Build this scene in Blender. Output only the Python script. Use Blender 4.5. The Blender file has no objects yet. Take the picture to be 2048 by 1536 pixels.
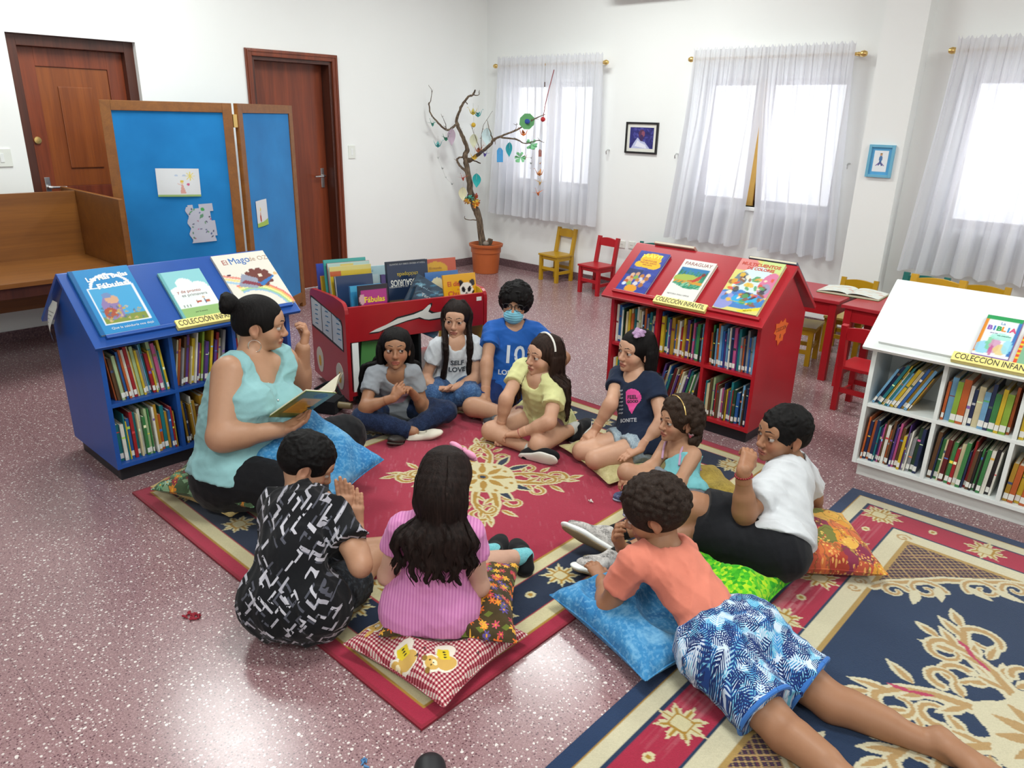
import bpy, bmesh, math, random
import numpy as np
from mathutils import Vector, Matrix, Quaternion
V = Vector; PI = math.pi
SC = bpy.context.scene; COL = SC.collection
# ---------------------------------------------------------------- camera
YAW, PITCH, ROLL, FPX = 2.3094, 0.3441, 0.0243, 1495.27
CAM = V((6.2843, -6.3655, 1.6545))
_f = V((math.cos(YAW)*math.cos(PITCH), math.sin(YAW)*math.cos(PITCH), -math.sin(PITCH)))
_r = V((math.sin(YAW), -math.cos(YAW), 0)); _u = _r.cross(_f)
_r2 = math.cos(ROLL)*_r + math.sin(ROLL)*_u; _u2 = -math.sin(ROLL)*_r + math.cos(ROLL)*_u
cd = bpy.data.cameras.new('camera'); cd.sensor_width = 36; cd.lens = FPX/2048*36; cd.clip_start = .05
cam = bpy.data.objects.new('camera', cd); COL.objects.link(cam)
cam.matrix_world = Matrix(((_r2.x, _u2.x, -_f.x, CAM.x), (_r2.y, _u2.y, -_f.y, CAM.y), (_r2.z, _u2.z, -_f.z, CAM.z), (0, 0, 0, 1)))
SC.camera = cam
# ---------------------------------------------------------------- view, world, lights
SC.view_settings.view_transform = 'Standard'; SC.view_settings.look = 'None'
SC.view_settings.gamma = 1; SC.view_settings.use_curve_mapping = False
SC.view_settings.exposure = 0.0
W = bpy.data.worlds.new('sky'); SC.world = W; W.use_nodes = True
W.node_tree.nodes['Background'].inputs[0].default_value = (.93, .96, 1, 1)
W.node_tree.nodes['Background'].inputs[1].default_value = 4.6
LAMPS = [(1.4, -4.3), (2.4, -1.7), (5.0, -4.5), (7.3, -1.7), (5.5, -7.4), (8.5, -6.2)]
LAMP_W = 63.0
CEIL = 3.35
for i, (x, y) in enumerate(LAMPS):
    ld = bpy.data.lights.new('ceiling_tube_light', 'AREA'); ld.shape = 'RECTANGLE'; ld.size = 1.25; ld.size_y = .5
    ld.energy = LAMP_W; ld.color = (.95, 1.0, .965)
    lo = bpy.data.objects.new('ceiling_tube_light', ld); COL.objects.link(lo); lo.location = (x, y, CEIL-.095)
# ---------------------------------------------------------------- helpers
MATS = {}
def lin(c):
    return tuple((x/12.92 if x <= .04045 else ((x+.055)/1.055)**2.4) for x in c[:3])
def hexc(h): return lin([int(h[i:i+2], 16)/255 for i in (0, 2, 4)])
class NT:
    def __init__(s, name, rough=.5, spec=.5, coat=0, sheen=0, sss=0, metal=0):
        s.m = bpy.data.materials.new(name); s.m.use_nodes = True; s.t = s.m.node_tree
        s.b = s.t.nodes['Principled BSDF']; b = s.b.inputs
        b['Roughness'].default_value = rough; b['Specular IOR Level'].default_value = spec; b['Metallic'].default_value = metal
        if coat: b['Coat Weight'].default_value = coat; b['Coat Roughness'].default_value = .15
        if sheen: b['Sheen Weight'].default_value = sheen
        if sss: b['Subsurface Weight'].default_value = sss; b['Subsurface Radius'].default_value = (.012, .005, .003); b['Subsurface Scale'].default_value = 1
        MATS[name] = s.m
    def n(s, typ, ins=None, **props):
        nd = s.t.nodes.new('ShaderNode'+typ)
        for k, v in props.items(): setattr(nd, k, v)
        for k, v in (ins or {}).items():
            i = nd.inputs[k]
            if hasattr(v, 'is_output') or isinstance(v, bpy.types.NodeSocket): s.t.links.new(v, i)
            else:
                if isinstance(v, tuple) and len(v) == 3 and i.type == 'RGBA': v = (*v, 1)
                i.default_value = v
        return nd
    def math(s, op, a, b=None, c=None, clamp=False):
        ins = {0: a}
        if b is not None: ins[1] = b
        if c is not None: ins[2] = c
        nd = s.n('Math', ins, operation=op); nd.use_clamp = clamp
        return nd.outputs[0]
    def mix(s, f, a, b, blend='MIX'):
        nd = s.t.nodes.new('ShaderNodeMix'); nd.data_type = 'RGBA'; nd.blend_type = blend
        for i, v in ((0, f), (6, a), (7, b)):
            if isinstance(v, bpy.types.NodeSocket): s.t.links.new(v, nd.inputs[i])
            else: nd.inputs[i].default_value = (*v, 1) if isinstance(v, tuple) and len(v) == 3 else v
        return nd.outputs[2]
    def ramp(s, f, stops, interp='LINEAR'):
        nd = s.n('ValToRGB', {0: f}); cr = nd.color_ramp; cr.interpolation = interp
        while len(cr.elements) < len(stops): cr.elements.new(.5)
        for e, (p, c) in zip(cr.elements, stops): e.position = p; e.color = (*c, 1)
        return nd.outputs[0]
    def coord(s, kind='Object', scale=(1, 1, 1), rot=(0, 0, 0), loc=(0, 0, 0)):
        tc = s.n('TexCoord'); mp = s.n('Mapping', {'Vector': tc.outputs[kind], 'Scale': scale, 'Rotation': rot, 'Location': loc})
        return mp.outputs[0]
    def color(s, c):
        if isinstance(c, bpy.types.NodeSocket): s.t.links.new(c, s.b.inputs['Base Color'])
        else: s.b.inputs['Base Color'].default_value = (*c, 1)
    def bump(s, h, strength=.3, dist=.002):
        nd = s.n('Bump', {'Height': h, 'Strength': strength, 'Distance': dist}); s.t.links.new(nd.outputs[0], s.b.inputs['Normal'])
    def rough(s, v): s.t.links.new(v, s.b.inputs['Roughness'])
def plain(name, c, rough=.5, spec=.5, noise=.06, nscale=9, bump=0, **k):
    if name in MATS: return MATS[name]
    m = NT(name, rough, spec, **k)
    v = m.coord(); nz = m.n('TexNoise', {'Vector': v, 'Scale': nscale, 'Detail': 4})
    c2 = tuple(min(1, x*(1+noise)) for x in c); c1 = tuple(x*(1-noise) for x in c)
    m.color(m.ramp(nz.outputs[0], [(.3, c1), (.7, c2)]))
    if bump:
        n2 = m.n('TexNoise', {'Vector': v, 'Scale': 260, 'Detail': 2}); m.bump(n2.outputs[0], bump, .001)
    return m.m
def painted(hexs, rough=.35, name=None):
    return plain(name or 'paint_'+hexs, hexc(hexs), rough, noise=.04)
def vcol(name='vertex_print', rough=.45, coat=0, spec=.5):
    if name in MATS: return MATS[name]
    m = NT(name, rough, spec, coat=coat); a = m.n('VertexColor', layer_name='Col'); m.color(a.outputs[0]); return m.m
def link(o, parent=None):
    COL.objects.link(o)
    if parent: o.parent = parent
    return o
def tag(o, label=None, cat=None, group=None, kind=None):
    if label: o['label'] = label
    if cat: o['category'] = cat
    if group: o['group'] = group
    if kind: o['kind'] = kind
    return o
def empty(name, M=None, label=None, cat=None, group=None):
    o = bpy.data.objects.new(name, None); o.empty_display_size = .05; link(o)
    if M is not None: o.matrix_basis = M if isinstance(M, Matrix) else Matrix.Translation(M)
    return tag(o, label, cat, group)
def mesh_np(name, verts, faces, mat=None, parent=None, smooth=False, cols=None, M=None, midx=None):
    me = bpy.data.meshes.new(name)
    verts = np.asarray(verts, np.float32)
    if isinstance(faces, np.ndarray):
        nf, k = faces.shape
        me.vertices.add(len(verts)); me.vertices.foreach_set('co', verts.ravel())
        me.loops.add(nf*k); me.loops.foreach_set('vertex_index', faces.astype(np.int32).ravel())
        me.polygons.add(nf); me.polygons.foreach_set('loop_start', np.arange(0, nf*k, k, dtype=np.int32)); me.polygons.foreach_set('loop_total', np.full(nf, k, np.int32))
        me.update(calc_edges=True)
    else:
        me.from_pydata([tuple(map(float, v)) for v in verts], [], faces)
    if cols is not None:
        ca = me.color_attributes.new('Col', 'FLOAT_COLOR', 'POINT')
        c4 = np.ones((len(verts), 4), np.float32); c4[:, :3] = cols; ca.data.foreach_set('color', c4.ravel())
    me.polygons.foreach_set('use_smooth', np.full(len(me.polygons), smooth))
    if mat is not None:
        for m in (mat if isinstance(mat, (list, tuple)) else [mat]): me.materials.append(m)
    if midx is not None: me.polygons.foreach_set('material_index', np.asarray(midx, np.int32))
    o = bpy.data.objects.new(name, me); link(o, parent)
    if M is not None: o.matrix_basis = M if isinstance(M, Matrix) else Matrix.Translation(M)
    return o
class MB:
    """collects shapes into one mesh"""
    def __init__(s): s.v = []; s.f = []; s.mi = []; s.cur = 0
    def add(s, vs, fs, M=None):
        o = len(s.v)
        if M is not None: vs = [M @ V(v) for v in vs]
        s.v += [tuple(v) for v in vs]; s.f += [tuple(i+o for i in f) for f in fs]; s.mi += [s.cur]*len(fs)
        return s
    def box(s, a, b, M=None, bev=0):
        (x0, y0, z0), (x1, y1, z1) = a, b
        if bev <= 0:
            vs = [(x, y, z) for z in (z0, z1) for y in (y0, y1) for x in (x0, x1)]
            fs = [(0, 2, 3, 1), (4, 5, 7, 6), (0, 1, 5, 4), (2, 6, 7, 3), (0, 4, 6, 2), (1, 3, 7, 5)]
            return s.add(vs, fs, M)
        bm = bmesh.new(); bmesh.ops.create_cube(bm, size=1)
        for v in bm.verts: v.co = V((x0+(v.co.x+.5)*(x1-x0), y0+(v.co.y+.5)*(y1-y0), z0+(v.co.z+.5)*(z1-z0)))
        bmesh.ops.bevel(bm, geom=bm.edges[:], offset=bev, segments=2, affect='EDGES', profile=.7)
        s.bm(bm, M); return s
    def bm(s, bm, M=None):
        bm.verts.index_update(); s.add([v.co.copy() for v in bm.verts], [[v.index for v in f.verts] for f in bm.faces], M); bm.free()
    def bar(s, p, q, w, h, up=(0, 0, 1), bev=.002):
        p, q = V(p), V(q); d = (q-p); L = d.length; d.normalize(); u = V(up); r = d.cross(u)
        if r.length < 1e-4: r = d.cross(V((0, 1, 0)))
        r.normalize(); u = r.cross(d)
        M = Matrix(((r.x, d.x, u.x, p.x), (r.y, d.y, u.y, p.y), (r.z, d.z, u.z, p.z), (0, 0, 0, 1)))
        return s.box((-w/2, 0, -h/2), (w/2, L, h/2), M, bev)
    def prism(s, poly, z0, z1, M=None):
        n = len(poly)
        vs = [(x, y, z0) for x, y in poly]+[(x, y, z1) for x, y in poly]
        fs = [tuple(range(n-1, -1, -1)), tuple(range(n, 2*n))]+[(i, (i+1) % n, n+(i+1) % n, n+i) for i in range(n)]
        return s.add(vs, fs, M)
    def tube(s, pts, rad, n=8, cap=True):
        pts = [V(p) for p in pts]; k = len(pts)
        rad = rad if isinstance(rad, (list, tuple)) else [rad]*k
        o = len(s.v); t0 = (pts[1]-pts[0]).normalized(); a = t0.orthogonal().normalized(); vs = []
        for i in range(k):
            t = (pts[min(i+1, k-1)]-pts[max(i-1, 0)])
            t = t.normalized() if t.length > 1e-9 else t0
            a = (a-t*a.dot(t)); a = a.normalized() if a.length > 1e-6 else t.orthogonal().normalized(); b = t.cross(a)
            vs += [pts[i]+(a*math.cos(2*PI*j/n)+b*math.sin(2*PI*j/n))*rad[i] for j in range(n)]
        fs = [(i*n+j, i*n+(j+1) % n, (i+1)*n+(j+1) % n, (i+1)*n+j) for i in range(k-1) for j in range(n)]
        if cap: fs += [tuple(range(n-1, -1, -1)), tuple(range((k-1)*n, k*n))]
        return s.add(vs, fs)
    def lathe(s, prof, n=32, M=None, cap=True):
        vs = [(r*math.cos(2*PI*j/n), r*math.sin(2*PI*j/n), z) for r, z in prof for j in range(n)]; k = len(prof)
        fs = [(i*n+j, i*n+(j+1) % n, (i+1)*n+(j+1) % n, (i+1)*n+j) for i in range(k-1) for j in range(n)]
        if cap: fs += [tuple(range(n-1, -1, -1)), tuple(range((k-1)*n, k*n))]
        return s.add(vs, fs, M)
    def ball(s, c, r, n=12, M=None, sc=(1, 1, 1)):
        prof = [(math.sin(PI*i/n)*1.0, -math.cos(PI*i/n)) for i in range(n+1)]; prof[0] = (.001, -1); prof[-1] = (.001, 1)
        T = Matrix.Translation(c) @ (M.to_4x4() if M else Matrix()) @ Matrix.Diagonal((r*sc[0], r*sc[1], r*sc[2], 1))
        return s.lathe(prof, n*2, T)
    def obj(s, name, mat, parent=None, smooth=False, M=None):
        o = mesh_np(name, s.v, s.f, mat, parent, smooth, M=M, midx=s.mi if isinstance(mat, (list, tuple)) else None)
        if smooth:
            me = o.data; me.set_sharp_from_angle(angle=math.radians(38))
        return o
def text(name, body, size, M, mat, parent=None, extrude=.0006, align='CENTER', track=1, fit=None, shear=0, bold=0):
    c = bpy.data.curves.new(name, 'FONT'); c.body = body; c.size = size; c.align_x = align; c.align_y = 'CENTER'; c.extrude = extrude
    c.space_character = track; c.resolution_u = 3; c.shear = shear; c.offset = bold
    t = bpy.data.objects.new(name, c); me = bpy.data.meshes.new_from_object(t)
    if fit:
        xs = [v.co.x for v in me.vertices]; w = max(xs)-min(xs); k = fit/w
        for v in me.vertices: v.co.x *= k
    bpy.data.objects.remove(t); bpy.data.curves.remove(c)
    me.materials.append(mat); me.name = name
    o = bpy.data.objects.new(name, me); link(o, parent); o.matrix_basis = M
    return o
def basis(o, x, y, z): return Matrix(((x[0], y[0], z[0], o[0]), (x[1], y[1], z[1], o[1]), (x[2], y[2], z[2], o[2]), (0, 0, 0, 1)))
def RZ(a): return Matrix.Rotation(a, 4, 'Z')
def T(*p): return Matrix.Translation(p)
class Ras:
    """tiny raster for printed covers, drawings and rugs (linear RGB, row 0 at the bottom)"""
    def __init__(s, w, h, res, bg):
        s.w, s.h, s.res = w, h, res; s.nx = max(2, int(round(w/res))+1); s.ny = max(2, int(round(h/res))+1)
        s.X, s.Y = np.meshgrid(np.linspace(0, w, s.nx), np.linspace(0, h, s.ny)); s.c = np.zeros((s.ny, s.nx, 3), np.float32); s.c[:] = hexc(bg) if isinstance(bg, str) else bg
    def put(s, m, c, a=1.0):
        c = np.array(hexc(c) if isinstance(c, str) else c, np.float32); s.c[m] = s.c[m]*(1-a)+c*a
    def rect(s, x0, y0, x1, y1, c, a=1): s.put((s.X >= x0) & (s.X <= x1) & (s.Y >= y0) & (s.Y <= y1), c, a)
    def ell(s, x, y, rx, ry, c, a=1, rot=0):
        dx, dy = s.X-x, s.Y-y
        if rot: dx, dy = dx*math.cos(rot)+dy*math.sin(rot), -dx*math.sin(rot)+dy*math.cos(rot)
        s.put((dx/rx)**2+(dy/ry)**2 <= 1, c, a)
    def pmask(s, pts):
        m = np.zeros(s.X.shape, bool); n = len(pts)
        for i in range(n):
            (x0, y0), (x1, y1) = pts[i], pts[(i+1) % n]
            if y0 == y1: continue
            c = ((y0 > s.Y) != (y1 > s.Y)) & (s.X < (x1-x0)*(s.Y-y0)/(y1-y0)+x0); m ^= c
        return m
    def poly(s, pts, c, a=1): s.put(s.pmask(pts), c, a)
    def line(s, pts, w, c, w1=None, a=1):
        d = np.full(s.X.shape, 9.0); n = len(pts); w1 = w if w1 is None else w1
        xs = [p[0] for p in pts]; ys = [p[1] for p in pts]; mg = max(w, w1)+s.res
        i0, i1 = np.searchsorted(s.X[0], [min(xs)-mg, max(xs)+mg]); j0, j1 = np.searchsorted(s.Y[:, 0], [min(ys)-mg, max(ys)+mg])
        if i1 <= i0 or j1 <= j0: return
        X, Y = s.X[j0:j1, i0:i1], s.Y[j0:j1, i0:i1]; m = np.zeros(X.shape, bool)
        for i in range(n-1):
            (x0, y0), (x1, y1) = pts[i], pts[i+1]; L = (x1-x0)**2+(y1-y0)**2+1e-12
            t = np.clip(((X-x0)*(x1-x0)+(Y-y0)*(y1-y0))/L, 0, 1)
            ww = w+(w1-w)*(i+t)/(n-1)
            m |= np.hypot(X-x0-t*(x1-x0), Y-y0-t*(y1-y0)) <= ww/2
        sub = s.c[j0:j1, i0:i1]; cc = np.array(hexc(c) if isinstance(c, str) else c, np.float32); sub[m] = sub[m]*(1-a)+cc*a
    def speckle(s, rng, amt): s.c *= (1+amt*(rng.random(s.c.shape[:2])-.5))[..., None]
    def obj(s, name, mat, parent=None, M=None, Z=None, cent=False):
        z = np.zeros(s.X.shape) if Z is None else Z
        X, Y = (s.X-s.w/2, s.Y-s.h/2) if cent else (s.X, s.Y)
        vs = np.stack([X, Y, z], -1).reshape(-1, 3); i = np.arange(s.nx*s.ny).reshape(s.ny, s.nx)
        f = np.stack([i[:-1, :-1], i[:-1, 1:], i[1:, 1:], i[1:, :-1]], -1).reshape(-1, 4)
        return mesh_np(name, vs, f, mat, parent, True, s.c.reshape(-1, 3), M)
def spiral(cx, cy, r0, r1, a0, turns, n=26):
    return [(cx+(r0+(r1-r0)*i/(n-1))*math.cos(a0+turns*2*PI*i/(n-1)), cy+(r0+(r1-r0)*i/(n-1))*math.sin(a0+turns*2*PI*i/(n-1))) for i in range(n)]
# ---------------------------------------------------------------- setting materials
def wood(name, c1, c2, axis='z', rough=.35, scale=1.0, coat=.15, streak=14):
    if name in MATS: return MATS[name]
    m = NT(name, rough, .5, coat=coat); sc = {'x': (.6, streak, streak), 'y': (streak, .6, streak), 'z': (streak, streak, .6)}[axis]
    v = m.coord(scale=tuple(x*scale for x in sc)); n1 = m.n('TexNoise', {'Vector': v, 'Scale': 1.0, 'Detail': 6, 'Roughness': .6, 'Distortion': .6})
    v2 = m.coord(scale=tuple(x*scale*3.2 for x in sc)); n2 = m.n('TexNoise', {'Vector': v2, 'Scale': 2.2, 'Detail': 3})
    f = m.math('ADD', m.math('MULTIPLY', n1.outputs[0], .7), m.math('MULTIPLY', n2.outputs[0], .3))
    m.color(m.ramp(f, [(.30, hexc(c1)), (.5, tuple((a+b)/2 for a, b in zip(hexc(c1), hexc(c2)))), (.68, hexc(c2))])); return m.m
M_wall = plain('wall_paint', (.86, .875, .86), .75, .25, .012, 1.3)
M_white = painted('e9ecea', .3, 'white_paint')
M_doorwood = wood('door_wood', '5a2411', '8a3f1e', 'z', .4)
M_doorwood2 = wood('door_panel_wood', '6f3411', '95501d', 'z', .38)
M_doordark = wood('door_frame_wood', '371911', '55291a', 'z', .4)
M_oak = wood('oak_wood', '70421a', '8f5a22', 'z', .42); M_oakx = wood('oak_wood_flat', '6d4016', '8c5820', 'y', .42, .8)
M_steel = plain('brushed_steel', (.62, .62, .62), .28, metal=1); M_brass = plain('brass', (.72, .5, .18), .3, metal=.8)
M_plastic = painted('e3e6df', .4, 'plastic_white'); M_black = plain('black_plastic', (.012, .012, .014), .45)
def floor_mat():
    m = NT('terrazzo', .2, .5); v = m.coord()
    base = m.n('TexNoise', {'Vector': v, 'Scale': 1.2, 'Detail': 5})
    c = m.ramp(base.outputs[0], [(.3, hexc('856769')), (.7, hexc('957778'))])
    g = m.n('TexNoise', {'Vector': v, 'Scale': 160, 'Detail': 2}); c = m.mix(m.math('MULTIPLY', m.ramp(g.outputs[0], [(.45, (0, 0, 0)), (.6, (1, 1, 1))]), .45), c, hexc('7a525a'))
    for sc, thr, var, col in ((125, .10, .3, '9c7c80'), (95, -.12, .42, '5d4046'), (75, -.30, .60, 'c9bebb'), (40, -.42, .62, 'd8d0cc')):
        vo = m.n('TexVoronoi', {'Vector': v, 'Scale': sc, 'Randomness': 1.0}, voronoi_dimensions='2D')
        sep = m.n('SeparateColor', {0: vo.outputs['Color']})
        nz = m.n('TexNoise', {'Vector': v, 'Scale': sc*2.5, 'Detail': 1})
        d = m.math('ADD', vo.outputs['Distance'], m.math('MULTIPLY', m.math('SUBTRACT', nz.outputs[0], .5), .35))
        k = m.math('LESS_THAN', d, m.math('ADD', m.math('MULTIPLY', sep.outputs[0], var), thr)); c = m.mix(k, c, hexc(col))
    # faint tile joints every 40 cm
    sx = m.n('SeparateXYZ', {0: v}); k = None
    for ax in (0, 1):
        a = m.math('ABSOLUTE', m.math('SUBTRACT', m.math('FRACT', m.math('DIVIDE', sx.outputs[ax], .6)), .5)); b = m.math('GREATER_THAN', a, .4975); k = b if k is None else m.math('MAXIMUM', k, b)
    m.color(m.mix(m.math('MULTIPLY', k, .45), c, hexc('5b4247')))
    r = m.n('TexNoise', {'Vector': v, 'Scale': 3.0, 'Detail': 3}); m.rough(m.math('ADD', m.math('MULTIPLY', r.outputs[0], .12), .17)); return m.m
def granite():
    m = NT('skirting_granite', .3); v = m.coord(scale=(40, 40, 40)); n = m.n('TexNoise', {'Vector': v, 'Scale': 2.0, 'Detail': 4})
    m.color(m.ramp(n.outputs[0], [(.35, hexc('553f43')), (.6, hexc('7a5f63')), (.75, hexc('98807f'))])); return m.m
M_gran = granite()
RX1, RY0 = 9.6, -9.2
b = MB().box((-.25, RY0, -.1), (RX1, .25, 0)); tag(b.obj('floor', floor_mat()), 'shiny mauve terrazzo floor with pale stone chips', kind='structure')
b = MB().box((-.25, RY0, CEIL), (RX1, .25, CEIL+.1)); tag(b.obj('ceiling', M_wall), kind='structure')
D1, D2 = (-4.63, -3.775, 2.112), (-2.835, -2.03, 2.085)
b = MB()
ys = [RY0, D1[0], D1[1], D2[0], D2[1], .25]
for i in (0, 2, 4): b.box((-.25, ys[i], 0), (0, ys[i+1], CEIL))
for d in (D1, D2): b.box((-.25, d[0], d[2]), (0, d[1], CEIL))
tag(b.obj('wall_left', M_wall), 'white plastered wall with the two wooden doors', kind='structure')
WIN = [(.30, 1.47), (2.68, 3.95), (4.78, 6.06), (7.0, 8.3)]; WZ = (.95, 2.0)
b = MB(); xs = [0]+[x for w in WIN for x in w]+[RX1]
for i in range(0, len(xs), 2): b.box((xs[i], 0, 0), (xs[i+1], .25, CEIL))
for w in WIN: b.box((w[0], 0, 0), (w[1], .25, WZ[0])); b.box((w[0], 0, WZ[1]), (w[1], .25, CEIL))
tag(b.obj('wall_back', M_wall), 'white wall with curtained windows', kind='structure')
b = MB().box((RX1, RY0, 0), (RX1+.2, .25, CEIL)); tag(b.obj('wall_right', M_wall), kind='structure')
b = MB().box((-.25, RY0-.2, 0), (RX1+.2, RY0, CEIL)); tag(b.obj('wall_front', M_wall), kind='structure')
b = MB().box((4.18, -.15, 0), (4.478, 0, CEIL)); tag(b.obj('trim_1', M_wall), 'white square pillar against the window wall', kind='structure')
b = MB(); h = .084
for y0, y1 in ((RY0, D1[0]), (D1[1], -2.892), (-1.974, 0)): b.box((0, y0, 0), (.014, y1, h), bev=.002)
tag(b.obj('baseboard_left', M_gran), kind='structure')
b = MB().box((.014, -.014, 0), (4.18, 0, h), bev=.002).box((4.478, -.014, 0), (RX1, 0, h), bev=.002).box((4.166, -.164, 0), (4.492, -.15, h)).box((4.166, -.15, 0), (4.18, 0, h)).box((4.478, -.15, 0), (4.492, 0, h))
tag(b.obj('baseboard_back', M_gran), kind='structure')
# windows: brown frame, two sashes, glass
M_glass = NT('window_glass', .02, .5); M_glass.b.inputs['Transmission Weight'].default_value = 1; M_glass.b.inputs['IOR'].default_value = 1.1; M_glass = M_glass.m
M_winframe = wood('window_frame_wood', '4a2413', '6b3a1e', 'z'); M_mull = painted('d9a94e', .5, 'mullion_paint')
for i, (a, c) in enumerate(WIN):
    b = MB(); m_ = (a+c)/2-(.10 if i == 1 else 0)
    for p, q in (((a, .1, WZ[0]), (a+.05, .16, WZ[1])), ((c-.05, .1, WZ[0]), (c, .16, WZ[1])), ((a, .1, WZ[0]), (c, .16, WZ[0]+.05)), ((a, .1, WZ[1]-.05), (c, .16, WZ[1])), ((m_-.075, .1, WZ[0]), (m_-.03, .16, WZ[1])), ((m_+.03, .1, WZ[0]), (m_+.075, .16, WZ[1]))): b.box(p, q, bev=.004)
    w = tag(b.obj('window_%d' % (i+1), M_winframe), kind='structure')
    MB().box((m_-.03, .085, WZ[0]), (m_+.03, .15, WZ[1]), bev=.004).obj('mullion', M_mull, w)
    for x0, x1 in ((a+.05, m_-.075), (m_+.075, c-.05)): MB().box((x0, .127, WZ[0]+.05), (x1, .133, WZ[1]-.05)).obj('glass_pane', M_glass, w)
    MB().box((a-.03, -.03, WZ[0]-.03), (c+.03, .1, WZ[0]), bev=.004).obj('window_sill', M_wall, w)
# door 1: old panelled door, set back in its opening
def lever(b, x, y, z, s):
    b.box((x, y-.018, z-.09), (x+.008, y+.018, z+.09), bev=.003)
    b.tube([(x+.006, y, z+.02), (x+.045, y, z+.02), (x+.05, y+s*.02, z+.02), (x+.05, y+s*.11, z+.018)], [.011, .011, .01, .008], 10)
y0, y1, zt = D1
b = MB()
b.box((-.17, y0, 0), (-.05, y0+.07, zt), bev=.004).box((-.17, y1-.07-.0, 0), (-.05, y1, zt), bev=.004).box((-.17, y0+.07, zt-.075), (-.05, y1-.07, zt), bev=.004)
d = tag(b.obj('door_1', M_doordark), 'dark panelled wooden door behind the blue screen', kind='structure')
b = MB(); fx = -.13; a0, a1 = y0+.07, y1-.07
b.box((fx-.03, a0, 0), (fx, a1, zt-.075))
for p, q in (((a0, 0), (a0+.115, zt-.075)), ((a1-.115, 0), (a1, zt-.075)), ((a0+.115, zt-.2), (a1-.115, zt-.075)), ((a0+.115, .95), (a1-.115, 1.08)), ((a0+.115, 0), (a1-.115, .2))): b.box((fx, p[0], p[1]), (fx+.015, q[0], q[1]), bev=.003)
b.obj('door_leaf', M_doorwood, d)
b = MB()
for z0, z1 in ((.2, .95), (1.08, zt-.2)): b.box((fx, a0+.117, z0+.002), (fx+.006, a1-.117, z1-.002)).box((fx+.004, a0+.24, z0+.13), (fx+.016, a1-.24, z1-.13), bev=.006)
b.obj('door_panel', M_doorwood2, d)
b = MB(); lever(b, fx+.015, a0+.06, 1.06, 1); b.obj('door_handle', M_steel, d)
b = MB(); b.lathe([(.012, 0), (.026, .002), (.024, .012), (.008, .014)], 14, basis((fx+.015, a0+.045, 1.41), (0, 1, 0), (0, 0, 1), (1, 0, 0))); b.obj('door_lock', M_brass, d)
# door 2: plain reddish door with moulded casing
b = MB(); c0, c1, cz = -2.891, -1.976, 2.142
for p, q in (((c0, 0), (c0+.058, cz)), ((c1-.058, 0), (c1, cz)), ((c0+.058, cz-.058), (c1-.058, cz))): b.box((-.004, p[0], p[1]), (.02, q[0], q[1]), bev=.006)
for p, q in (((c0+.012, 0), (c0+.026, cz-.012)), ((c1-.026, 0), (c1-.012, cz-.012)), ((c0+.026, cz-.026), (c1-.026, cz-.012))): b.box((.018, p[0], p[1]), (.027, q[0], q[1]), bev=.003)
d = tag(b.obj('door_2', M_doorwood), 'plain reddish brown door with steel lever handle', kind='structure')
y0, y1, zt = D2
b = MB().box((-.2, y0, 0), (-.004, y0+.03, zt)).box((-.2, y1-.03, 0), (-.004, y1, zt)).box((-.2, y0+.03, zt-.03), (-.004, y1-.03, zt)); b.obj('door_jamb', M_doordark, d)
b = MB().box((-.17, y0+.03, .005), (-.13, y1-.03, zt-.03), bev=.002); b.obj('door_leaf', M_doorwood, d)
b = MB(); lever(b, -.13, y1-.085, 1.05, -1); b.obj('door_handle', M_steel, d)
# plates on the walls
def plate(name, label, M, w, h, kind):
    o = MB().box((-w/2, -h/2, 0), (w/2, h/2, .009), bev=.003).obj(name, M_plastic, M=M); tag(o, label, 'outlet' if kind else 'switch')
    b = MB()
    if kind: b.lathe([(.019, .009), (.021, .0105), (.0, .0105)], 16, cap=False); b.obj('socket', M_plastic, o); MB().ball((-.008, 0, .0105), .003, 6).ball((.008, 0, .0105), .003, 6).obj('socket_hole', M_black, o)
    else: b.box((-.012, -.03, .008), (.012, .03, .0125), bev=.002); b.obj('rocker', M_white, o)
BL = lambda y, z: basis((0, y, z), (0, 1, 0), (0, 0, 1), (1, 0, 0)); BB = lambda x, z: basis((x, 0, z), (1, 0, 0), (0, 0, 1), (0, -1, 0))
plate('light_switch', 'white switch plate on the wall right of the plain door', BL(-1.855, 1.292), .078, .122, 0)
plate('light_switch', 'white switch plate at left edge of picture beside panelled door', BL(-4.79, 1.3), .12, .12, 0)
plate('wall_outlet', 'white wall socket behind the red chair, left one of two', BB(1.953, .457), .078, .07, 1)
plate('wall_outlet', 'white wall socket between red chair and red bookcase, right one of two', BB(2.07, .462), .078, .07, 1)
# ceiling lamps (above the picture)
for i, (x, y) in enumerate(LAMPS):
    o = MB().box((x-.64, y-.27, CEIL-.085), (x+.64, y+.27, CEIL), bev=.006).obj('ceiling_lamp', M_white); tag(o, 'white fluorescent ceiling lamp above the reading circle', 'lamp', 'ceiling lamps')
# air conditioner: only its lower edge reaches the picture
o = MB().box((1.70, -.2, 2.725), (2.62, 0, 3.0), bev=.02).obj('air_conditioner', painted('cfc8bd', .4)); tag(o, 'pale wall unit whose lower edge shows at the top of the picture', 'air conditioner')
MB().box((1.75, -.19, 2.715), (2.57, -.05, 2.73), bev=.004).obj('air_outlet', painted('7d6d5c', .5), o)
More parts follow.
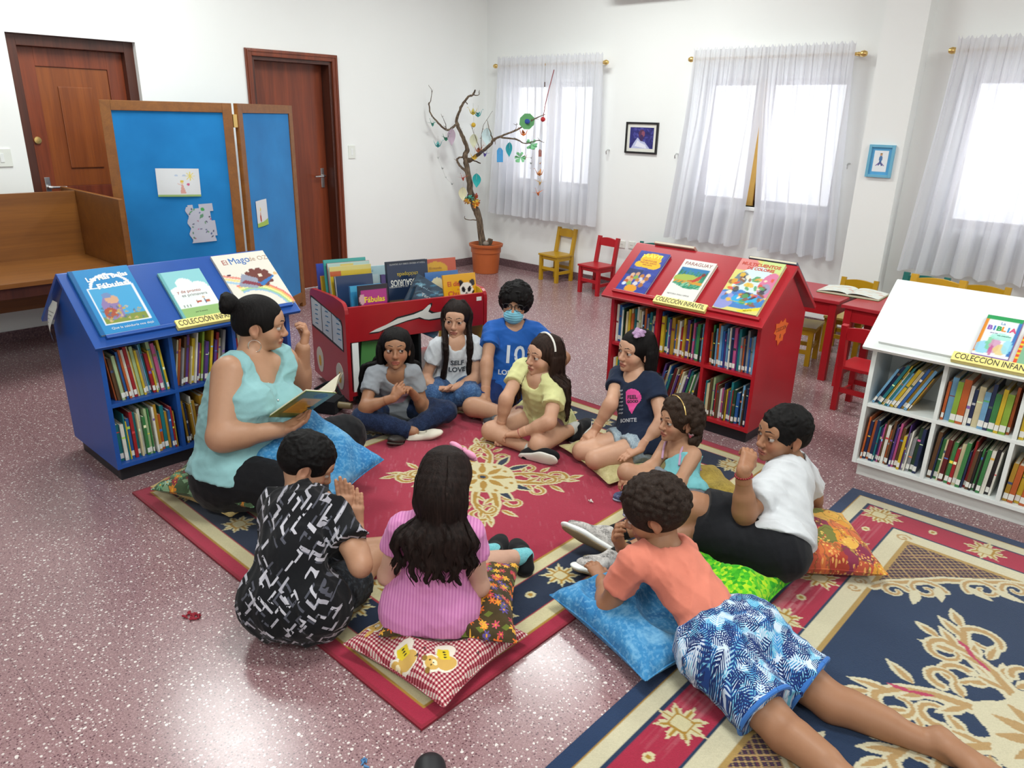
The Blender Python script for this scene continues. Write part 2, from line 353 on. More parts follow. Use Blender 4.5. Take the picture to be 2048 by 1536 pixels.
# ---------------------------------------------------------------- curtains
def curtain_mat():
    m = NT('curtain_voile', .8, .1); nt = m.t; v = m.coord(scale=(1, 1, 1))
    n = m.n('TexNoise', {'Vector': v, 'Scale': 3, 'Detail': 2}); c = m.ramp(n.outputs[0], [(.3, (.76, .79, .84)), (.7, (.80, .83, .87))])
    d = m.n('BsdfDiffuse', {'Color': c}); tr = m.n('BsdfTranslucent', {'Color': (.86, .84, .88)}); tp = m.n('BsdfTransparent', {'Color': (1, 1, 1)})
    a = m.n('MixShader', {0: .42, 1: d.outputs[0], 2: tr.outputs[0]}); bb = m.n('MixShader', {0: .10, 1: a.outputs[0], 2: tp.outputs[0]})
    nt.links.new(bb.outputs[0], nt.nodes['Material Output'].inputs['Surface']); return m.m
M_curt = curtain_mat(); M_rod = wood('rod_wood', 'b98a35', 'd8ac55', 'x')
def curtain(x0, x1, b0, b1, edge, seed, label, nf=9, cut=None):
    """one panel: x0..x1 at the rod, b0..b1 at the hem; edge: list of (z, x) for the inner edge"""
    rng = random.Random(seed); nx, nz = 190, 30; ph = [rng.uniform(0, 6.28) for _ in range(6)]; vs = []
    zs = [2.235, 2.20, 2.165, 2.15, 2.12, 2.07, 2.03]+[2.0-(2.0-.615)*j/(nz-8) for j in range(nz-7)]
    for j, z in enumerate(zs):
        t = max(0, (2.15-z)/1.53); A = .010+.036*min(1, t*1.6)
        if z > 2.1: A = .009
        for i in range(nx+1):
            u = i/nx; L, R = x0+(b0-x0)*t**1.3, x1+(b1-x1)*t**1.3
            if edge:
                side, pts = edge; e = np.interp(-z, [-p[0] for p in pts], [p[1] for p in pts])
                if side == 'R': R = e
                else: L = e
            w = nf*2*PI*u
            g = math.sin(w+ph[0]+.8*math.sin(2*PI*u*1.7+ph[1])+.5*t*math.sin(5*u+ph[2]))
            f = .55*math.sin(4.3*w+ph[3])*max(0, 1-t*2.2)+.22*math.sin(2.2*w+ph[4])
            yy = -.129+.02*min(1, t*3)-A*(g+f)-.02*t
            dz = .012*math.sin(4.3*w+ph[5])*(1 if z > 2.2 else 0) + (.008*math.sin(w+ph[2]) if j == len(zs)-1 else 0)
            vs.append((L+(R-L)*u+.006*math.sin(2.6*w), yy, z+dz))
    i = np.arange(len(vs)).reshape(len(zs), nx+1); f = np.stack([i[:-1, :-1], i[1:, :-1], i[1:, 1:], i[:-1, 1:]], -1).reshape(-1, 4)
    o = mesh_np('curtain', vs, f, M_curt, None, True); return tag(o, label, 'curtain', 'white window curtains')
def rod(x0, x1, label):
    o = MB().tube([(x0+.04, -.1, 2.155), (x1-.04, -.1, 2.155)], .012, 12).obj('curtain_rod', M_rod, None, True); tag(o, label, 'curtain rod', 'wooden curtain rods')
    for x, s in ((x0, 1), (x1, -1)):
        MB().lathe([(.004, -.035), (.016, -.03), (.024, -.01), (.02, .012), (.012, .02), (.015, .028), (.012, .045)], 14, basis((x+s*.03, -.1, 2.155), (0, 1, 0), (0, 0, s), (s, 0, 0))).obj('finial', M_brass, o, True)
        MB().box((x+s*.09-.008, -.1, 2.145), (x+s*.09+.008, 0, 2.165)).obj('bracket', M_rod, o)
rod(.205, 1.71, 'wooden curtain rod over the window beside the bare tree'); rod(2.58, 4.085, 'wooden curtain rod over the middle window'); rod(4.64, 6.2, 'wooden curtain rod right of the pillar')
curtain(.29, .96, .21, .965, None, 3, 'left curtain panel of the window behind the bare tree', 6)
curtain(.955, 1.665, .955, 1.68, None, 5, 'right curtain panel of the window behind the bare tree', 6)
curtain(2.64, 3.30, 2.52, 3.24, ('R', [(2.15, 3.30), (1.75, 3.295), (.95, 3.255), (.6, 3.235)]), 7, 'left curtain panel of the middle window, beside its narrow gap', 5.5)
curtain(3.30, 4.01, 3.40, 4.10, ('L', [(2.15, 3.30), (1.75, 3.31), (.95, 3.385), (.6, 3.37)]), 11, 'right curtain panel of the middle window, next to the pillar', 6)
curtain(4.69, 5.42, 4.60, 5.42, None, 13, 'left curtain panel of the window right of the pillar', 6)
curtain(5.42, 6.12, 5.42, 6.2, None, 17, 'right curtain panel at the right edge behind the white bookcase', 6)
for x, lab in ((1.72, 'small curtain hook on wall right of the tree window'), (2.50, 'small curtain hook on wall left of the middle window'), (4.06, 'small curtain hook on wall left of the pillar')):
    o = MB().tube([(x, 0, 1.36), (x, -.035, 1.36), (x, -.055, 1.345), (x, -.05, 1.32)], .006, 8).obj('curtain_hook', M_steel, None, True); tag(o, lab, 'hook', 'curtain hooks')
# ---------------------------------------------------------------- pictures on the wall
def picture(name, label, M, w, h, fw, fm, mat_c, art, mw):
    b = MB()
    for p, q in (((-w/2, -h/2), (-w/2+fw, h/2)), ((w/2-fw, -h/2), (w/2, h/2)), ((-w/2+fw, -h/2), (w/2-fw, -h/2+fw)), ((-w/2+fw, h/2-fw), (w/2-fw, h/2))): b.box((*p, 0), (*q, .022), bev=.003)
    o = tag(b.obj(name, fm, M=M), label, 'picture')
    MB().box((-w/2+fw, -h/2+fw, .004), (w/2-fw, h/2-fw, .010)).obj('mount', painted(mat_c, .7), o)
    iw, ih = w-2*fw-2*mw, h-2*fw-2*mw; r = Ras(iw, ih, .004, '202060'); art(r, iw, ih); r.obj('print', vcol(), o, T(-iw/2, -ih/2, .0108))
def art1(r, w, h):
    r.c[:] = hexc('2b2a72'); rg = np.random.default_rng(4)
    for _ in range(60): r.ell(rg.random()*w, rg.random()*h, .02, .008, ('39398c', '1f1d55', '5150a0')[rg.integers(3)], .6, rg.random()*3)
    r.poly([(.02, 0), (.05, .05), (.09, .10), (.12, .07), (.17, .06), (.21, .02), (.23, 0)], 'b9bedd'); r.poly([(.06, .02), (.09, .075), (.13, .05), (.18, .035), (.2, .0)], 'e3e4f0')
    r.ell(w*.5, h*.68, .035, .042, '54304f'); r.ell(w*.56, h*.7, .02, .025, '8a4c62'); r.ell(w*.5, h*.5, .02, .03, '3d2756')
def art2(r, w, h):
    r.c[:] = hexc('e9eef2'); r.ell(w*.5, h*.62, .011, .03, '4a76a8'); r.ell(w*.5, h*.82, .009, .009, 'd8a982'); r.ell(w*.5, h*.85, .01, .005, '8a6a34')
    r.poly([(.015, .04), (w*.5, .075), (w-.015, .04), (w*.5, .055)], '7a5aa0'); r.line([(w*.45, .07), (w*.4, .045)], .008, '3f5f90'); r.line([(w*.55, .07), (w*.62, .045)], .008, '3f5f90')
picture('framed_picture', 'black framed print in deep blue between the first two windows', BB(2.092, 1.485), .36, .285, .017, painted('1c1a1a', .35), 'dfdfd6', art1, .03)
picture('framed_picture', 'light blue framed small drawing hung on the white pillar', basis((4.336, -.15, 1.397), (1, 0, 0), (0, 0, 1), (0, -1, 0)), .185, .236, .02, painted('6fb2cf', .35), '57a6d6', art2, .022)
# ---------------------------------------------------------------- books
ORD = ['leftmost', 'second from left', 'third from left', 'fourth from left', 'fifth from left', 'sixth from left', 'seventh from left', 'eighth from left', 'ninth from left', 'tenth from left', 'eleventh from left', 'twelfth from left'] + ['%s from left' % w for w in '13th 14th 15th 16th 17th 18th 19th 20th 21st 22nd 23rd 24th 25th 26th 27th 28th 29th 30th'.split()]
CN = {'white': 'd9d6cb', 'cream': 'c9bd97', 'yellow': 'c9ab2c', 'mustard': 'a8812a', 'orange': 'b5592a', 'red': '9c2429', 'dark red': '5f1c22', 'pink': 'b5507f', 'purple': '54377a', 'navy': '1d2c50', 'blue': '2a5a9c', 'light blue': '6c9dc0', 'teal': '1e7078', 'green': '3a7a45', 'lime green': '86a53c', 'dark green': '24412f', 'brown': '5d4029', 'grey': '85868a', 'black': '1b1b1f', 'pale green': 'a3b78a'}
M_page = painted('d8d0bb', .8, 'book_pages'); M_lab = painted('e4e3dd', .5, 'spine_label_paper')
BM = {k: plain('book_cover_'+k.replace(' ', '_'), hexc(v), .38, noise=.10, nscale=22) for k, v in CN.items()}
BM2 = {k: plain('book_band_'+k.replace(' ', '_'), tuple(min(1, x*1.9+.03) for x in hexc(v)), .4) for k, v in CN.items()}
def shelf_book(M, t, d, h, col, label, group, rng):
    """spine faces local -y, thickness along x"""
    c = .0016; b = MB()
    b.box((0, 0, 0), (t, c, h)).box((0, c, 0), (c, d, h)).box((t-c, c, 0), (t, d, h))
    b.cur = 1
    if rng.random() < .5:
        z = rng.uniform(.45, .85)*h; b.box((.0004, -.0004, z-rng.uniform(.003, .014)), (t-.0004, .0004, z))
    o = b.obj('book', [BM[col], BM2[rng.choice(list(CN))]], M=M); tag(o, label, 'book', group)
    MB().box((c, c, .003), (t-c, d-.003, h-.003)).obj('pages', M_page, o)
    if t > .006 and rng.random() < .85: MB().box((.0003, -.0009, .012), (t-.0003, -.0002, .012+min(.03, .018+t*.5))).obj('spine_label', M_lab, o)
def fill(Mc, x0, x1, z0, n, pal, hr, where, group, seed, lean=0, tmax=.02, gap=0, d0=.02):
    rng = random.Random(seed); x = x0+.001+(hr[1]*math.sin(-lean)+.004 if lean < 0 else 0); ts = [rng.uniform(.5, 1.5) for _ in range(n)]
    ca = math.cos(lean); w = (x1-x0-.004-gap-(hr[1]*math.sin(abs(lean))+(.008 if lean else 0)))*ca; k = w/sum(ts); last = None
    for i in range(n):
        t = min(ts[i]*k, .034); h = rng.uniform(*hr); col = rng.choice([c for c in pal if c != last]); last = col
        a = lean+rng.uniform(-.0025, .0025)
        zz = z0+.0006+(max(0, t*math.sin(a)))
        M = Mc @ T(x, d0+rng.uniform(0, .025), zz) @ Matrix.Rotation(a, 4, 'Y')
        size = 'tall' if h > hr[0]+.75*(hr[1]-hr[0]) else 'short' if h < hr[0]+.2*(hr[1]-hr[0]) else 'slim' if t < .008 else 'thick' if t > .016 else 'plain'
        shelf_book(M, max(.003, t-.0016), .17 if h < .22 else .2, h, col, '%s %s book, %s on the %s' % (size, col, ORD[i], where), group, rng)
        x += t/ca
def art_book(name, M, w, h, t, bg, label, art, cover, group=None, texts=(), res=.005):
    """book whose printed front cover faces local +z, x to the right, y up the page"""
    c = .0025; b = MB().box((0, 0, 0), (w, h, c), bev=.001).box((0, 0, t-c), (w, h, t), bev=.001).box((0, 0, c), (c, h, t-c))
    o = tag(b.obj(name, painted(cover, .3), M=M), label, 'book', group)
    MB().box((c, .003, c), (w-.003, h-.003, t-c)).obj('pages', M_page, o)
    r = Ras(w-.002, h-.002, res, bg); art(r, w, h)
    r.obj('cover_picture', vcol('cover_print', .22, .4), o, T(.001, .001, t+.0006))
    for s, sz, x, y, col, rot, *e in texts:
        text('title', s, sz, T(x, y, t+.0012) @ RZ(rot), painted(col, .4), o, .0003, fit=(e[0] if e else None), bold=(e[1] if len(e) > 1 else 0))
    return o
# ---------------------------------------------------------------- house-shaped bookcases
BW, BD, BZ0, BZ1, BRI = .94, .55, .072, .655, .915
def bookcase(colhex, M, label, plinth):
    mat = painted(colhex, .32); mp = painted(plinth, .45); b = MB()
    root = empty('bookcase', M, label, 'bookcase')
    MB().box((.02, .035, 0), (BW-.02, BD-.035, BZ0), bev=.003).obj('plinth', mp, root)
    for x in (0, BW-.02):
        b = MB(); poly = [(0, BZ0), (BD, BZ0), (BD, BZ1), (BD/2, BRI), (0, BZ1)]
        b.prism(poly, x, x+.02, basis((0, 0, 0), (0, 1, 0), (0, 0, 1), (1, 0, 0))); b.obj('side_panel', mat, root)
    MB().box((.02, .002, BZ0), (BW-.02, BD-.002, BZ0+.02), bev=.002).obj('bottom_board', mat, root)
    MB().box((.02, .002, .372), (BW-.02, BD-.002, .39), bev=.002).obj('middle_shelf', mat, root)
    MB().box((.02, BD/2-.008, BZ0+.02), (BW-.02, BD/2+.008, .84)).obj('back_board', mat, root)
    for x in (.3165, .629): MB().box((x-.009, .003, BZ0+.02), (x+.009, BD-.003, .70), bev=.0015).obj('divider', mat, root)
    for s, nm in ((0, 'roof_panel'), (1, 'roof_panel')):
        P0 = V((0, -.06, .665)); P1 = V((0, BD/2, .93)); d = (P1-P0); L = d.length; d.normalize(); n = V((1, 0, 0)).cross(d)
        Mr = basis(P0, (1, 0, 0), d, n)
        if s: Mr = Matrix(((-1, 0, 0, BW), (0, -1, 0, BD), (0, 0, 1, 0), (0, 0, 0, 1))) @ Mr
        o = MB().box((-.03 if not s else -.03, 0, 0), (BW+.03, L+.008, .018), bev=.002).obj(nm, mat, root, M=Mr)
        if not s:
            MB().box((.03, .035, .018), (BW+.03-.03, .053, .034), bev=.002).obj('book_ledge', mat, root, M=Mr)
            root_M = M @ Mr
    return root, root_M
def sign(root, Mr_local, x0, x1):
    o = MB().box((x0, .012, .02), (x1, .06, .042), bev=.003).obj('sign_board', painted('e6d985', .45), root, M=Mr_local)
    text('sign_lettering', 'COLECCIÓN INFANTIL', .043, T((x0+x1)/2, .036, .043), painted('3d3a2c', .5), o, .0003, fit=(x1-x0)*.93)
Mloc = basis((0, -.06, .665), (1, 0, 0), V((0, .335, .265)).normalized(), V((1, 0, 0)).cross(V((0, .335, .265)).normalized()))
M_RED = T(3.785, -2.76, 0); M_BLUE = T(2.857, -5.29, 0) @ RZ(PI/2); M_WHI = T(5.258, -2.71, 0)
red, R_RED = bookcase('a81a26', M_RED, 'red house-shaped bookcase between the navy-shirted girl and the red tables', '1c1c22'); sign(red, Mloc, .325, .645)
blue, R_BLUE = bookcase('1f4f9e', M_BLUE, 'blue house-shaped bookcase behind the woman', '17191f'); sign(blue, Mloc, .33, .65)
whi, R_WHI = bookcase('e4e9e7', M_WHI, 'white house-shaped bookcase at the right edge', 'd9dcd8'); sign(whi, Mloc, .338, .66)
# star sticker on the red gable
pts = []
for i in range(18):
    a = 2*PI*i/18; r_ = (.075 if i % 2 else .056)*(1+.15*math.sin(3*a)); pts.append((r_*1.12*math.cos(a), r_*.95*math.sin(a)))
st = MB().prism(pts, 0, .0015).obj('sticker', painted('e2641c', .6), red, M=basis((BW+.001, .24, .60), (0, 1, 0), (0, 0, 1), (1, 0, 0)))
text('sticker_lettering', 'COLECCIÓN', .03, T(0, .012, .0017), painted('3a1a10', .6), st, .0002, fit=.125); text('sticker_lettering', '8', .034, T(0, -.03, .0017), painted('3a1a10', .6), st, .0002)
# paper note on the blue gable
b = MB(); n = 8
for i in range(n+1):
    t = i/n; x = .0+.03*math.sin(t*2.2)**2*1.2
    b.v += [(-.06, t*-.18, x+.004+.02*t), (.06, t*-.18, x*.6+.004)]
b.f = [(2*i, 2*i+1, 2*i+3, 2*i+2) for i in range(n)]; b.mi = [0]*n
note = b.obj('paper_note', painted('cfd2cc', .8), M=basis((2.42, -5.302, .80), (-1, 0, 0), (0, 0, 1), (0, -1, 0))); tag(note, 'white paper note taped on the side of the blue bookcase', 'paper')
for k in range(5): MB().box((-.04, -.05-.018*k, .0), (.035, -.052-.018*k, .001)).obj('text_line', painted('6d706e', .8), note, M=T(0, 0, .022+.003*k))
# ---- books in the bookcases
warm = ['yellow', 'orange', 'cream', 'red', 'green', 'teal', 'white', 'brown', 'mustard', 'blue']; cool = ['blue', 'light blue', 'teal', 'white', 'pale green', 'navy', 'purple', 'pink', 'yellow', 'orange', 'green', 'cream']
mixd = ['navy', 'blue', 'teal', 'green', 'dark green', 'white', 'yellow', 'red', 'cream', 'purple', 'black', 'grey', 'light blue', 'brown', 'orange']
gB, gR, gW = 'books on the blue bookcase', 'books on the red bookcase', 'books on the white bookcase'
U, Lo = .39, .092
fill(M_BLUE, .024, .305, U, 22, ['grey', 'white', 'pink', 'cream', 'teal', 'yellow', 'orange', 'blue', 'brown', 'pale green', 'red', 'light blue'], (.19, .255), 'blue bookcase, upper left shelf', gB, 1, -.10)
fill(M_BLUE, .024, .305, Lo, 21, ['pale green', 'green', 'mustard', 'orange', 'white', 'white', 'yellow', 'teal', 'blue', 'red', 'cream', 'pink', 'lime green'], (.18, .25), 'blue bookcase, lower left shelf', gB, 2, -.02)
fill(M_BLUE, .328, .618, U, 20, ['yellow', 'cream', 'grey', 'red', 'purple', 'white', 'teal', 'orange', 'mustard', 'lime green', 'brown'], (.18, .25), 'blue bookcase, upper middle shelf', gB, 3, .16)
fill(M_BLUE, .328, .618, Lo, 18, ['orange', 'red', 'brown', 'mustard', 'teal', 'white', 'navy', 'cream'], (.17, .235), 'blue bookcase, lower middle shelf', gB, 4, -.05)
fill(M_BLUE, .64, .918, U, 16, warm, (.18, .25), 'blue bookcase, upper right shelf', gB, 5, 0)
fill(M_RED, .024, .305, U, 22, mixd, (.17, .235), 'red bookcase, upper left shelf', gR, 6, 0)
fill(M_RED, .024, .15, Lo, 8, ['yellow', 'lime green', 'teal', 'white'], (.19, .235), 'red bookcase, lower left shelf', gR, 7, 0)
fill(M_RED, .328, .618, U, 23, ['pink', 'blue', 'white', 'red', 'yellow', 'green', 'purple', 'mustard', 'navy', 'teal', 'black', 'light blue'], (.17, .235), 'red bookcase, upper middle shelf', gR, 8, 0)
fill(M_RED, .328, .618, Lo, 19, ['dark red', 'cream', 'white', 'blue', 'teal', 'orange', 'brown', 'green', 'grey', 'purple'], (.18, .245), 'red bookcase, lower middle shelf', gR, 9, .22)
fill(M_RED, .64, .918, U, 22, ['teal', 'purple', 'pink', 'orange', 'green', 'light blue', 'blue', 'black', 'white', 'navy', 'yellow', 'grey'], (.17, .24), 'red bookcase, upper right shelf', gR, 10, -.03)
fill(M_RED, .64, .918, Lo, 24, mixd+['pink', 'pale green'], (.17, .235), 'red bookcase, lower right shelf', gR, 11, 0)
fill(M_WHI, .03, .305, U, 13, ['yellow', 'cream', 'light blue', 'navy', 'green', 'mustard', 'light blue', 'teal', 'blue'], (.18, .235), 'white bookcase, upper left shelf', gW, 12, .42)
fill(M_WHI, .026, .305, Lo, 22, ['yellow', 'dark green', 'grey', 'cream', 'teal', 'brown', 'green', 'purple', 'navy', 'mustard', 'white', 'orange', 'pink'], (.17, .235), 'white bookcase, lower left shelf', gW, 13, .05)
fill(M_WHI, .33, .618, U, 13, ['grey', 'green', 'light blue', 'white', 'light blue', 'orange', 'yellow', 'navy', 'cream', 'lime green'], (.17, .235), 'white bookcase, upper middle shelf', gW, 14, .02)
fill(M_WHI, .328, .618, Lo, 20, ['red', 'green', 'cream', 'dark red', 'grey', 'navy', 'mustard', 'blue', 'brown', 'white', 'black'], (.18, .24), 'white bookcase, lower middle shelf', gW, 15, .05)
fill(M_WHI, .64, .80, Lo, 6, ['white', 'mustard', 'yellow', 'orange', 'pale green'], (.17, .23), 'white bookcase, lower right shelf', gW, 16, .06)
fill(M_WHI, .64, .76, U, 5, ['cream', 'blue', 'yellow', 'white'], (.17, .23), 'white bookcase, upper right shelf', gW, 17, 0)
# ---- display books lying on the sloping roofs
def disp(MR, x, w, h, tilt=0, t=.014): return MR @ T(x, .054, .0185) @ RZ(tilt), w, h, t
def aB1(r, w, h):
    r.c[:] = hexc('2f86c0'); r.rect(0, 0, .018, h, '1d5f97'); r.rect(.035, .045, w-.02, h*.70, 'e9edf0'); r.rect(.042, .052, w-.027, h*.68, '4aa0cf')
    r.line(spiral(w*.55, h*.66, .085, .085, 0.15, .45, 20), .012, 'e9edf0'); r.rect(.042, .052, w-.027, .09, '7f8f45')
    r.poly([(.06, .07), (.06, .16), (.09, .215), (.125, .20), (.14, .14), (.135, .08)], '8a78a8'); r.ell(.115, .185, .028, .025, 'caa184'); r.ell(.1, .21, .02, .016, '6f88b5'); r.ell(.085, .11, .03, .03, 'a5543f')
    rg = np.random.default_rng(2)
    for _ in range(40): r.ell(.05+rg.random()*.16, .06+rg.random()*.09, .008, .005, ('c6b089', '5f7f9c', '4f6c80', 'b9a24b')[rg.integers(4)], .8, rg.random()*3)
def aB2(r, w, h):
    r.c[:] = hexc('8cc6cc'); r.rect(0, 0, w, h*.24, '8fb573')
    r.rect(.012, h*.22, w, h*.50, 'dfe7e5')
    for x, y, rx, ry in ((.09, .215, .04, .035), (.15, .19, .045, .03), (.05, .17, .04, .03), (.12, .17, .06, .03), (.18, .155, .04, .03)): r.ell(x, y, rx, ry, 'e2e9e8')
    r.rect(0, 0, .01, h, '6aa9ae'); r.rect(w*.5, .09, w*.62, .1, 'b4503e'); r.rect(w*.5, .085, w*.51, .105, '9a4a3c'); r.rect(w*.68, .082, w*.71, .115, '3a5a8a'); r.ell(w*.70, .12, .006, .006, 'caa184'); r.rect(w*.72, .086, w*.8, .1, 'b4674e')
    for x in (.03, .045, .06): r.rect(x, .07, x+.006, .085, '6d7f70')
def aB3(r, w, h):
    r.c[:] = hexc('dcd8cd'); rg = np.random.default_rng(8)
    for k, c in enumerate(('d9776f', 'e3b56d', 'e6df93', '9fc58f', '8fb3cf')): r.line(spiral(w*.35, -.03, .19-.011*k, .19-.011*k, 0, .3, 24), .011, c)
    for k, c in enumerate(('d98f7f', 'e3cf8d', '9fbfd5')): r.line([(0, h*.62-.02*k), (w*.4, h*.5-.02*k)], .014, c)
    r.ell(w*.62, h*.52, .062, .052, '6e3f3a')
    for a in range(10): r.ell(w*.62+.06*math.cos(a*.63), h*.52+.05*math.sin(a*.63), .016, .016, '6e3f3a')
    r.ell(w*.66, h*.55, .012, .012, 'd9cfc0'); r.poly([(w*.4, h*.44), (w*.62, h*.36), (w*.9, h*.5), (w*.9, h*.53), (w*.6, h*.43), (w*.42, h*.47)], '3b74b5'); r.poly([(.05, h*.4), (.14, h*.33), (.17, h*.5), (.1, h*.62)], '8f95a8'); r.poly([(.07, h*.46), (.16, h*.36), (.17, h*.4), (.1, h*.5)], '823f4c'); r.ell(w*.95, h*.55, .012, .01, 'd9b37f'); r.rect(.02, h*.6, .04, h*.63, '4a3040')
MB1 = disp(R_BLUE, .012, .255, .375, .0); art_book('picture_book', MB1[0], *MB1[1:], '2f86c0', 'big glossy blue fable book at the left on the blue bookcase roof', aB1, '2a78b2', None, [('Las Más Bellas', .036, .145, .318, 'efeee6', .08, .18, .0012), ('Fábulas', .04, .15, .268, 'efeee6', .05, .13, .0015), ('Que la sabiduría nos dejó', .017, .145, .026, 'd9dde0', 0, .18)])
MB2 = disp(R_BLUE, .378, .205, .30); art_book('picture_book', MB2[0], *MB2[1:], '8cc6cc', 'pale blue and green picture book in the middle of the blue roof', aB2, '7fb8b5', None, [('y de pronto', .024, .095, .168, 'a8594e', 0), ('es primavera', .024, .112, .144, '8a8f8c', 0), ('por la autora', .011, .1, .04, '5f7a50', 0)])
MB3 = disp(R_BLUE, .672, .29, .365); art_book('picture_book', MB3[0], *MB3[1:], 'dcd8cd', 'cream picture book with rainbow at the right on the blue roof', aB3, 'd3cfc2', None, [('El', .045, .05, .31, 'a85f5a', 0), ('Mago', .06, .13, .315, '2f66b0', .06, .11), ('de OZ', .04, .235, .315, 'b59a86', 0)])
def aR1(r, w, h):
    r.c[:] = hexc('32449a'); rg = np.random.default_rng(3)
    for _ in range(25): r.ell(rg.random()*w, rg.random()*h, .03, .02, ('2a3a86', '4b62b8', '3b51a8')[rg.integers(3)], .5)
    for x, y, rx, ry in ((.1, .25, .07, .03), (.05, .21, .035, .025), (.14, .21, .045, .03), (.1, .22, .06, .035), (.1, .28, .06, .02)): r.ell(x, y, rx, ry, 'e3b428')
    r.rect(0, .12, .1, .165, '27324f', .8)
    for k, (x, y) in enumerate(((.05, .12), (.08, .13), (.115, .12), (.15, .13), (.035, .09), (.06, .08), (.1, .085), (.14, .08))): r.ell(x, y, .014, .016, ('cfa98a', 'c69673', 'b7793f', 'dcb894')[k % 4]); r.ell(x, y-.025, .016, .016, ('b55a2a', '7fa04f', 'c9c6cf', 'a56a3a')[k % 4])
    r.ell(.09, .02, .04, .03, 'd8962b'); r.ell(.03, .05, .012, .014, 'ccd3e6')
def aR2(r, w, h):
    r.c[:] = hexc('dfdeda'); r.rect(.012, .075, w-.012, h*.80, '2f8a6a'); r.rect(.012, h*.62, w-.012, h*.80, '2a74a8'); rg = np.random.default_rng(5)
    for _ in range(50): x = .015+rg.random()*(w-.03); r.line([(x, h*.58), (x+.004, h*.60+rg.random()*.04)], .006, ('1f6a58', '2a8060', '3f8f70')[rg.integers(3)])
    r.ell(w*.4, h*.52, .08, .035, '9fb24f'); r.rect(.012, h*.42, w-.012, h*.48, 'c9912f')
    for _ in range(60): x, y = .015+rg.random()*(w-.035), .08+rg.random()*.05; r.line([(x, y), (x+.012, y+.012)], .004, ('5fb08a', '2a7a5f', '88c0a0')[rg.integers(3)])
    r.poly([(.09, .145), (.12, .155), (.15, .19), (.165, .195), (.155, .155), (.13, .138)], 'b8402f'); r.ell(.165, .2, .012, .012, '7a2f2a'); r.line([(.118, .14), (.116, .085)], .004, 'c98a3f')
    r.poly([(.012, .075), (w-.012, .075), (w-.012, .095), (.1, .085), (.012, .115)], 'dfdeda')
def aR3(r, w, h):
    rg = np.random.default_rng(6); r.c[:] = hexc('d6cf7a')
    for x, y, rx, ry, c in ((.02, .33, .09, .05, 'd98a86'), (.2, .34, .08, .05, 'c6d98f'), (.13, .2, .1, .12, 'cfe3e6'), (.22, .2, .05, .09, 'd27a9c'), (.1, .08, .16, .06, '4a7fc0'), (.03, .06, .06, .06, '8f95cf'), (.15, .085, .08, .035, '39a5d8'), (.06, .22, .035, .05, '6d7f8a'), (.21, .17, .03, .04, '9a95b0')): r.ell(x, y, rx, ry, c)
    for _ in range(60):
        x, y = .02+rg.random()*.21, .06+rg.random()*.19; r.ell(x, y, .006+rg.random()*.016, .006+rg.random()*.012, ('e0b53a', '3f3f48', 'd8573c', '4f9a5f', '3f7fc0', 'e9dfc6', '8a5a3a', 'd9a03a')[rg.integers(8)], .9, rg.random()*3)
    r.poly([(.15, 0), (.245, .03), (.245, .055), (.13, .008)], 'e3d13a')
q = disp(R_RED, .045, .2, .315); art_book('picture_book', *q, '32449a', 'dark blue book with a yellow cloud title on the red roof', aR1, '2f4190', None, [('¡AAVY!', .04, .1, .278, 'f0dc2a', 0, .13, .002), ('CUENTOS DEL', .015, .1, .242, 'b5482a', 0), ('PAÍS DEL AMIGO', .015, .1, .225, 'b5482a', 0), ('PARA NIÑOS', .011, .1, .209, 'b5482a', 0)])
q = disp(R_RED, .352, .2, .298, t=.018); art_book('picture_book', *q, 'dfdeda', 'white book titled with a country name and green painting, middle of the red roof', aR2, 'd5d4cf', None, [('PARAGUAY', .034, .1, .268, '8f4a44', 0, .165), ('HISTORIA PARA NIÑOS', .013, .09, .038, '8a8780', 0)])
q = disp(R_RED, .67, .248, .365, t=.02); art_book('picture_book', *q, 'd6cf7a', 'large multicoloured story book at the right on the red roof', aR3, 'c8c27f', None, [('MULTICUENTOS', .03, .125, .33, 'c0402f', 0, .215, .001), ('DE COLORES', .026, .135, .302, 'c0402f', 0, .15, .001), ('edición especial para niños', .009, .11, .065, 'e5d94a', 0), ('RELATO', .012, .19, .02, '5a4a20', .3)])
def aW1(r, w, h):
    r.c[:] = hexc('dfeaea'); r.rect(0, h-.022, w, h, '2f9a5a'); r.rect(0, .03, .012, h-.022, 'd98a2f'); r.rect(w-.014, .03, w, h-.022, '3f74b5'); r.rect(0, 0, w, .018, '7a4f9a')
    for i, (x, y, rx, ry, c) in enumerate(((.03, .06, .03, .035, '7fc3dc'), (.05, .09, .015, .04, '6fc08f'), (.07, .08, .02, .045, 'c58ab0'), (.095, .06, .025, .03, 'd9c07a'), (.115, .08, .018, .04, '8fd0e0'), (.08, .13, .04, .02, '9fdcd0'), (.062, .05, .008, .03, 'b84f8a'))): r.ell(x, y, rx, ry, c, .85)
def aW2(r, w, h):
    r.c[:] = hexc('7fae8f'); r.rect(0, 0, .012, h, 'd6502f'); 
    for k in range(9): r.rect(0, .03+.025*k, .012, .04+.025*k, 'e3c83a')
q = disp(R_WHI, .40, .138, .245); o = art_book('picture_book', *q, 'dfeaea', 'colourful children\'s book lying above the yellow sign on the white bookcase', aW1, '8f5aa0', None, [('La', .02, .07, .205, '3f74b5', 0), ('para los', .009, .05, .148, '7a4f9a', 0), ('más pequeños', .009, .09, .138, '3f8f6a', 0)])
for k, (ch, c) in enumerate(zip('BIBLIA', ('8a5ab0', '3f74c0', '2f9a5a', 'e08a2f', '3f8fc8', 'd0507a'))): text('title', ch, .034, T(.027+.0175*k, .174, q[3]+.0012), painted(c, .4), o, .0003, bold=.0015)
q = disp(R_WHI, .557, .15, .19); art_book('picture_book', *q, '7fae8f', 'book with red and yellow striped spine cut by the right edge', aW2, 'c94f2f')
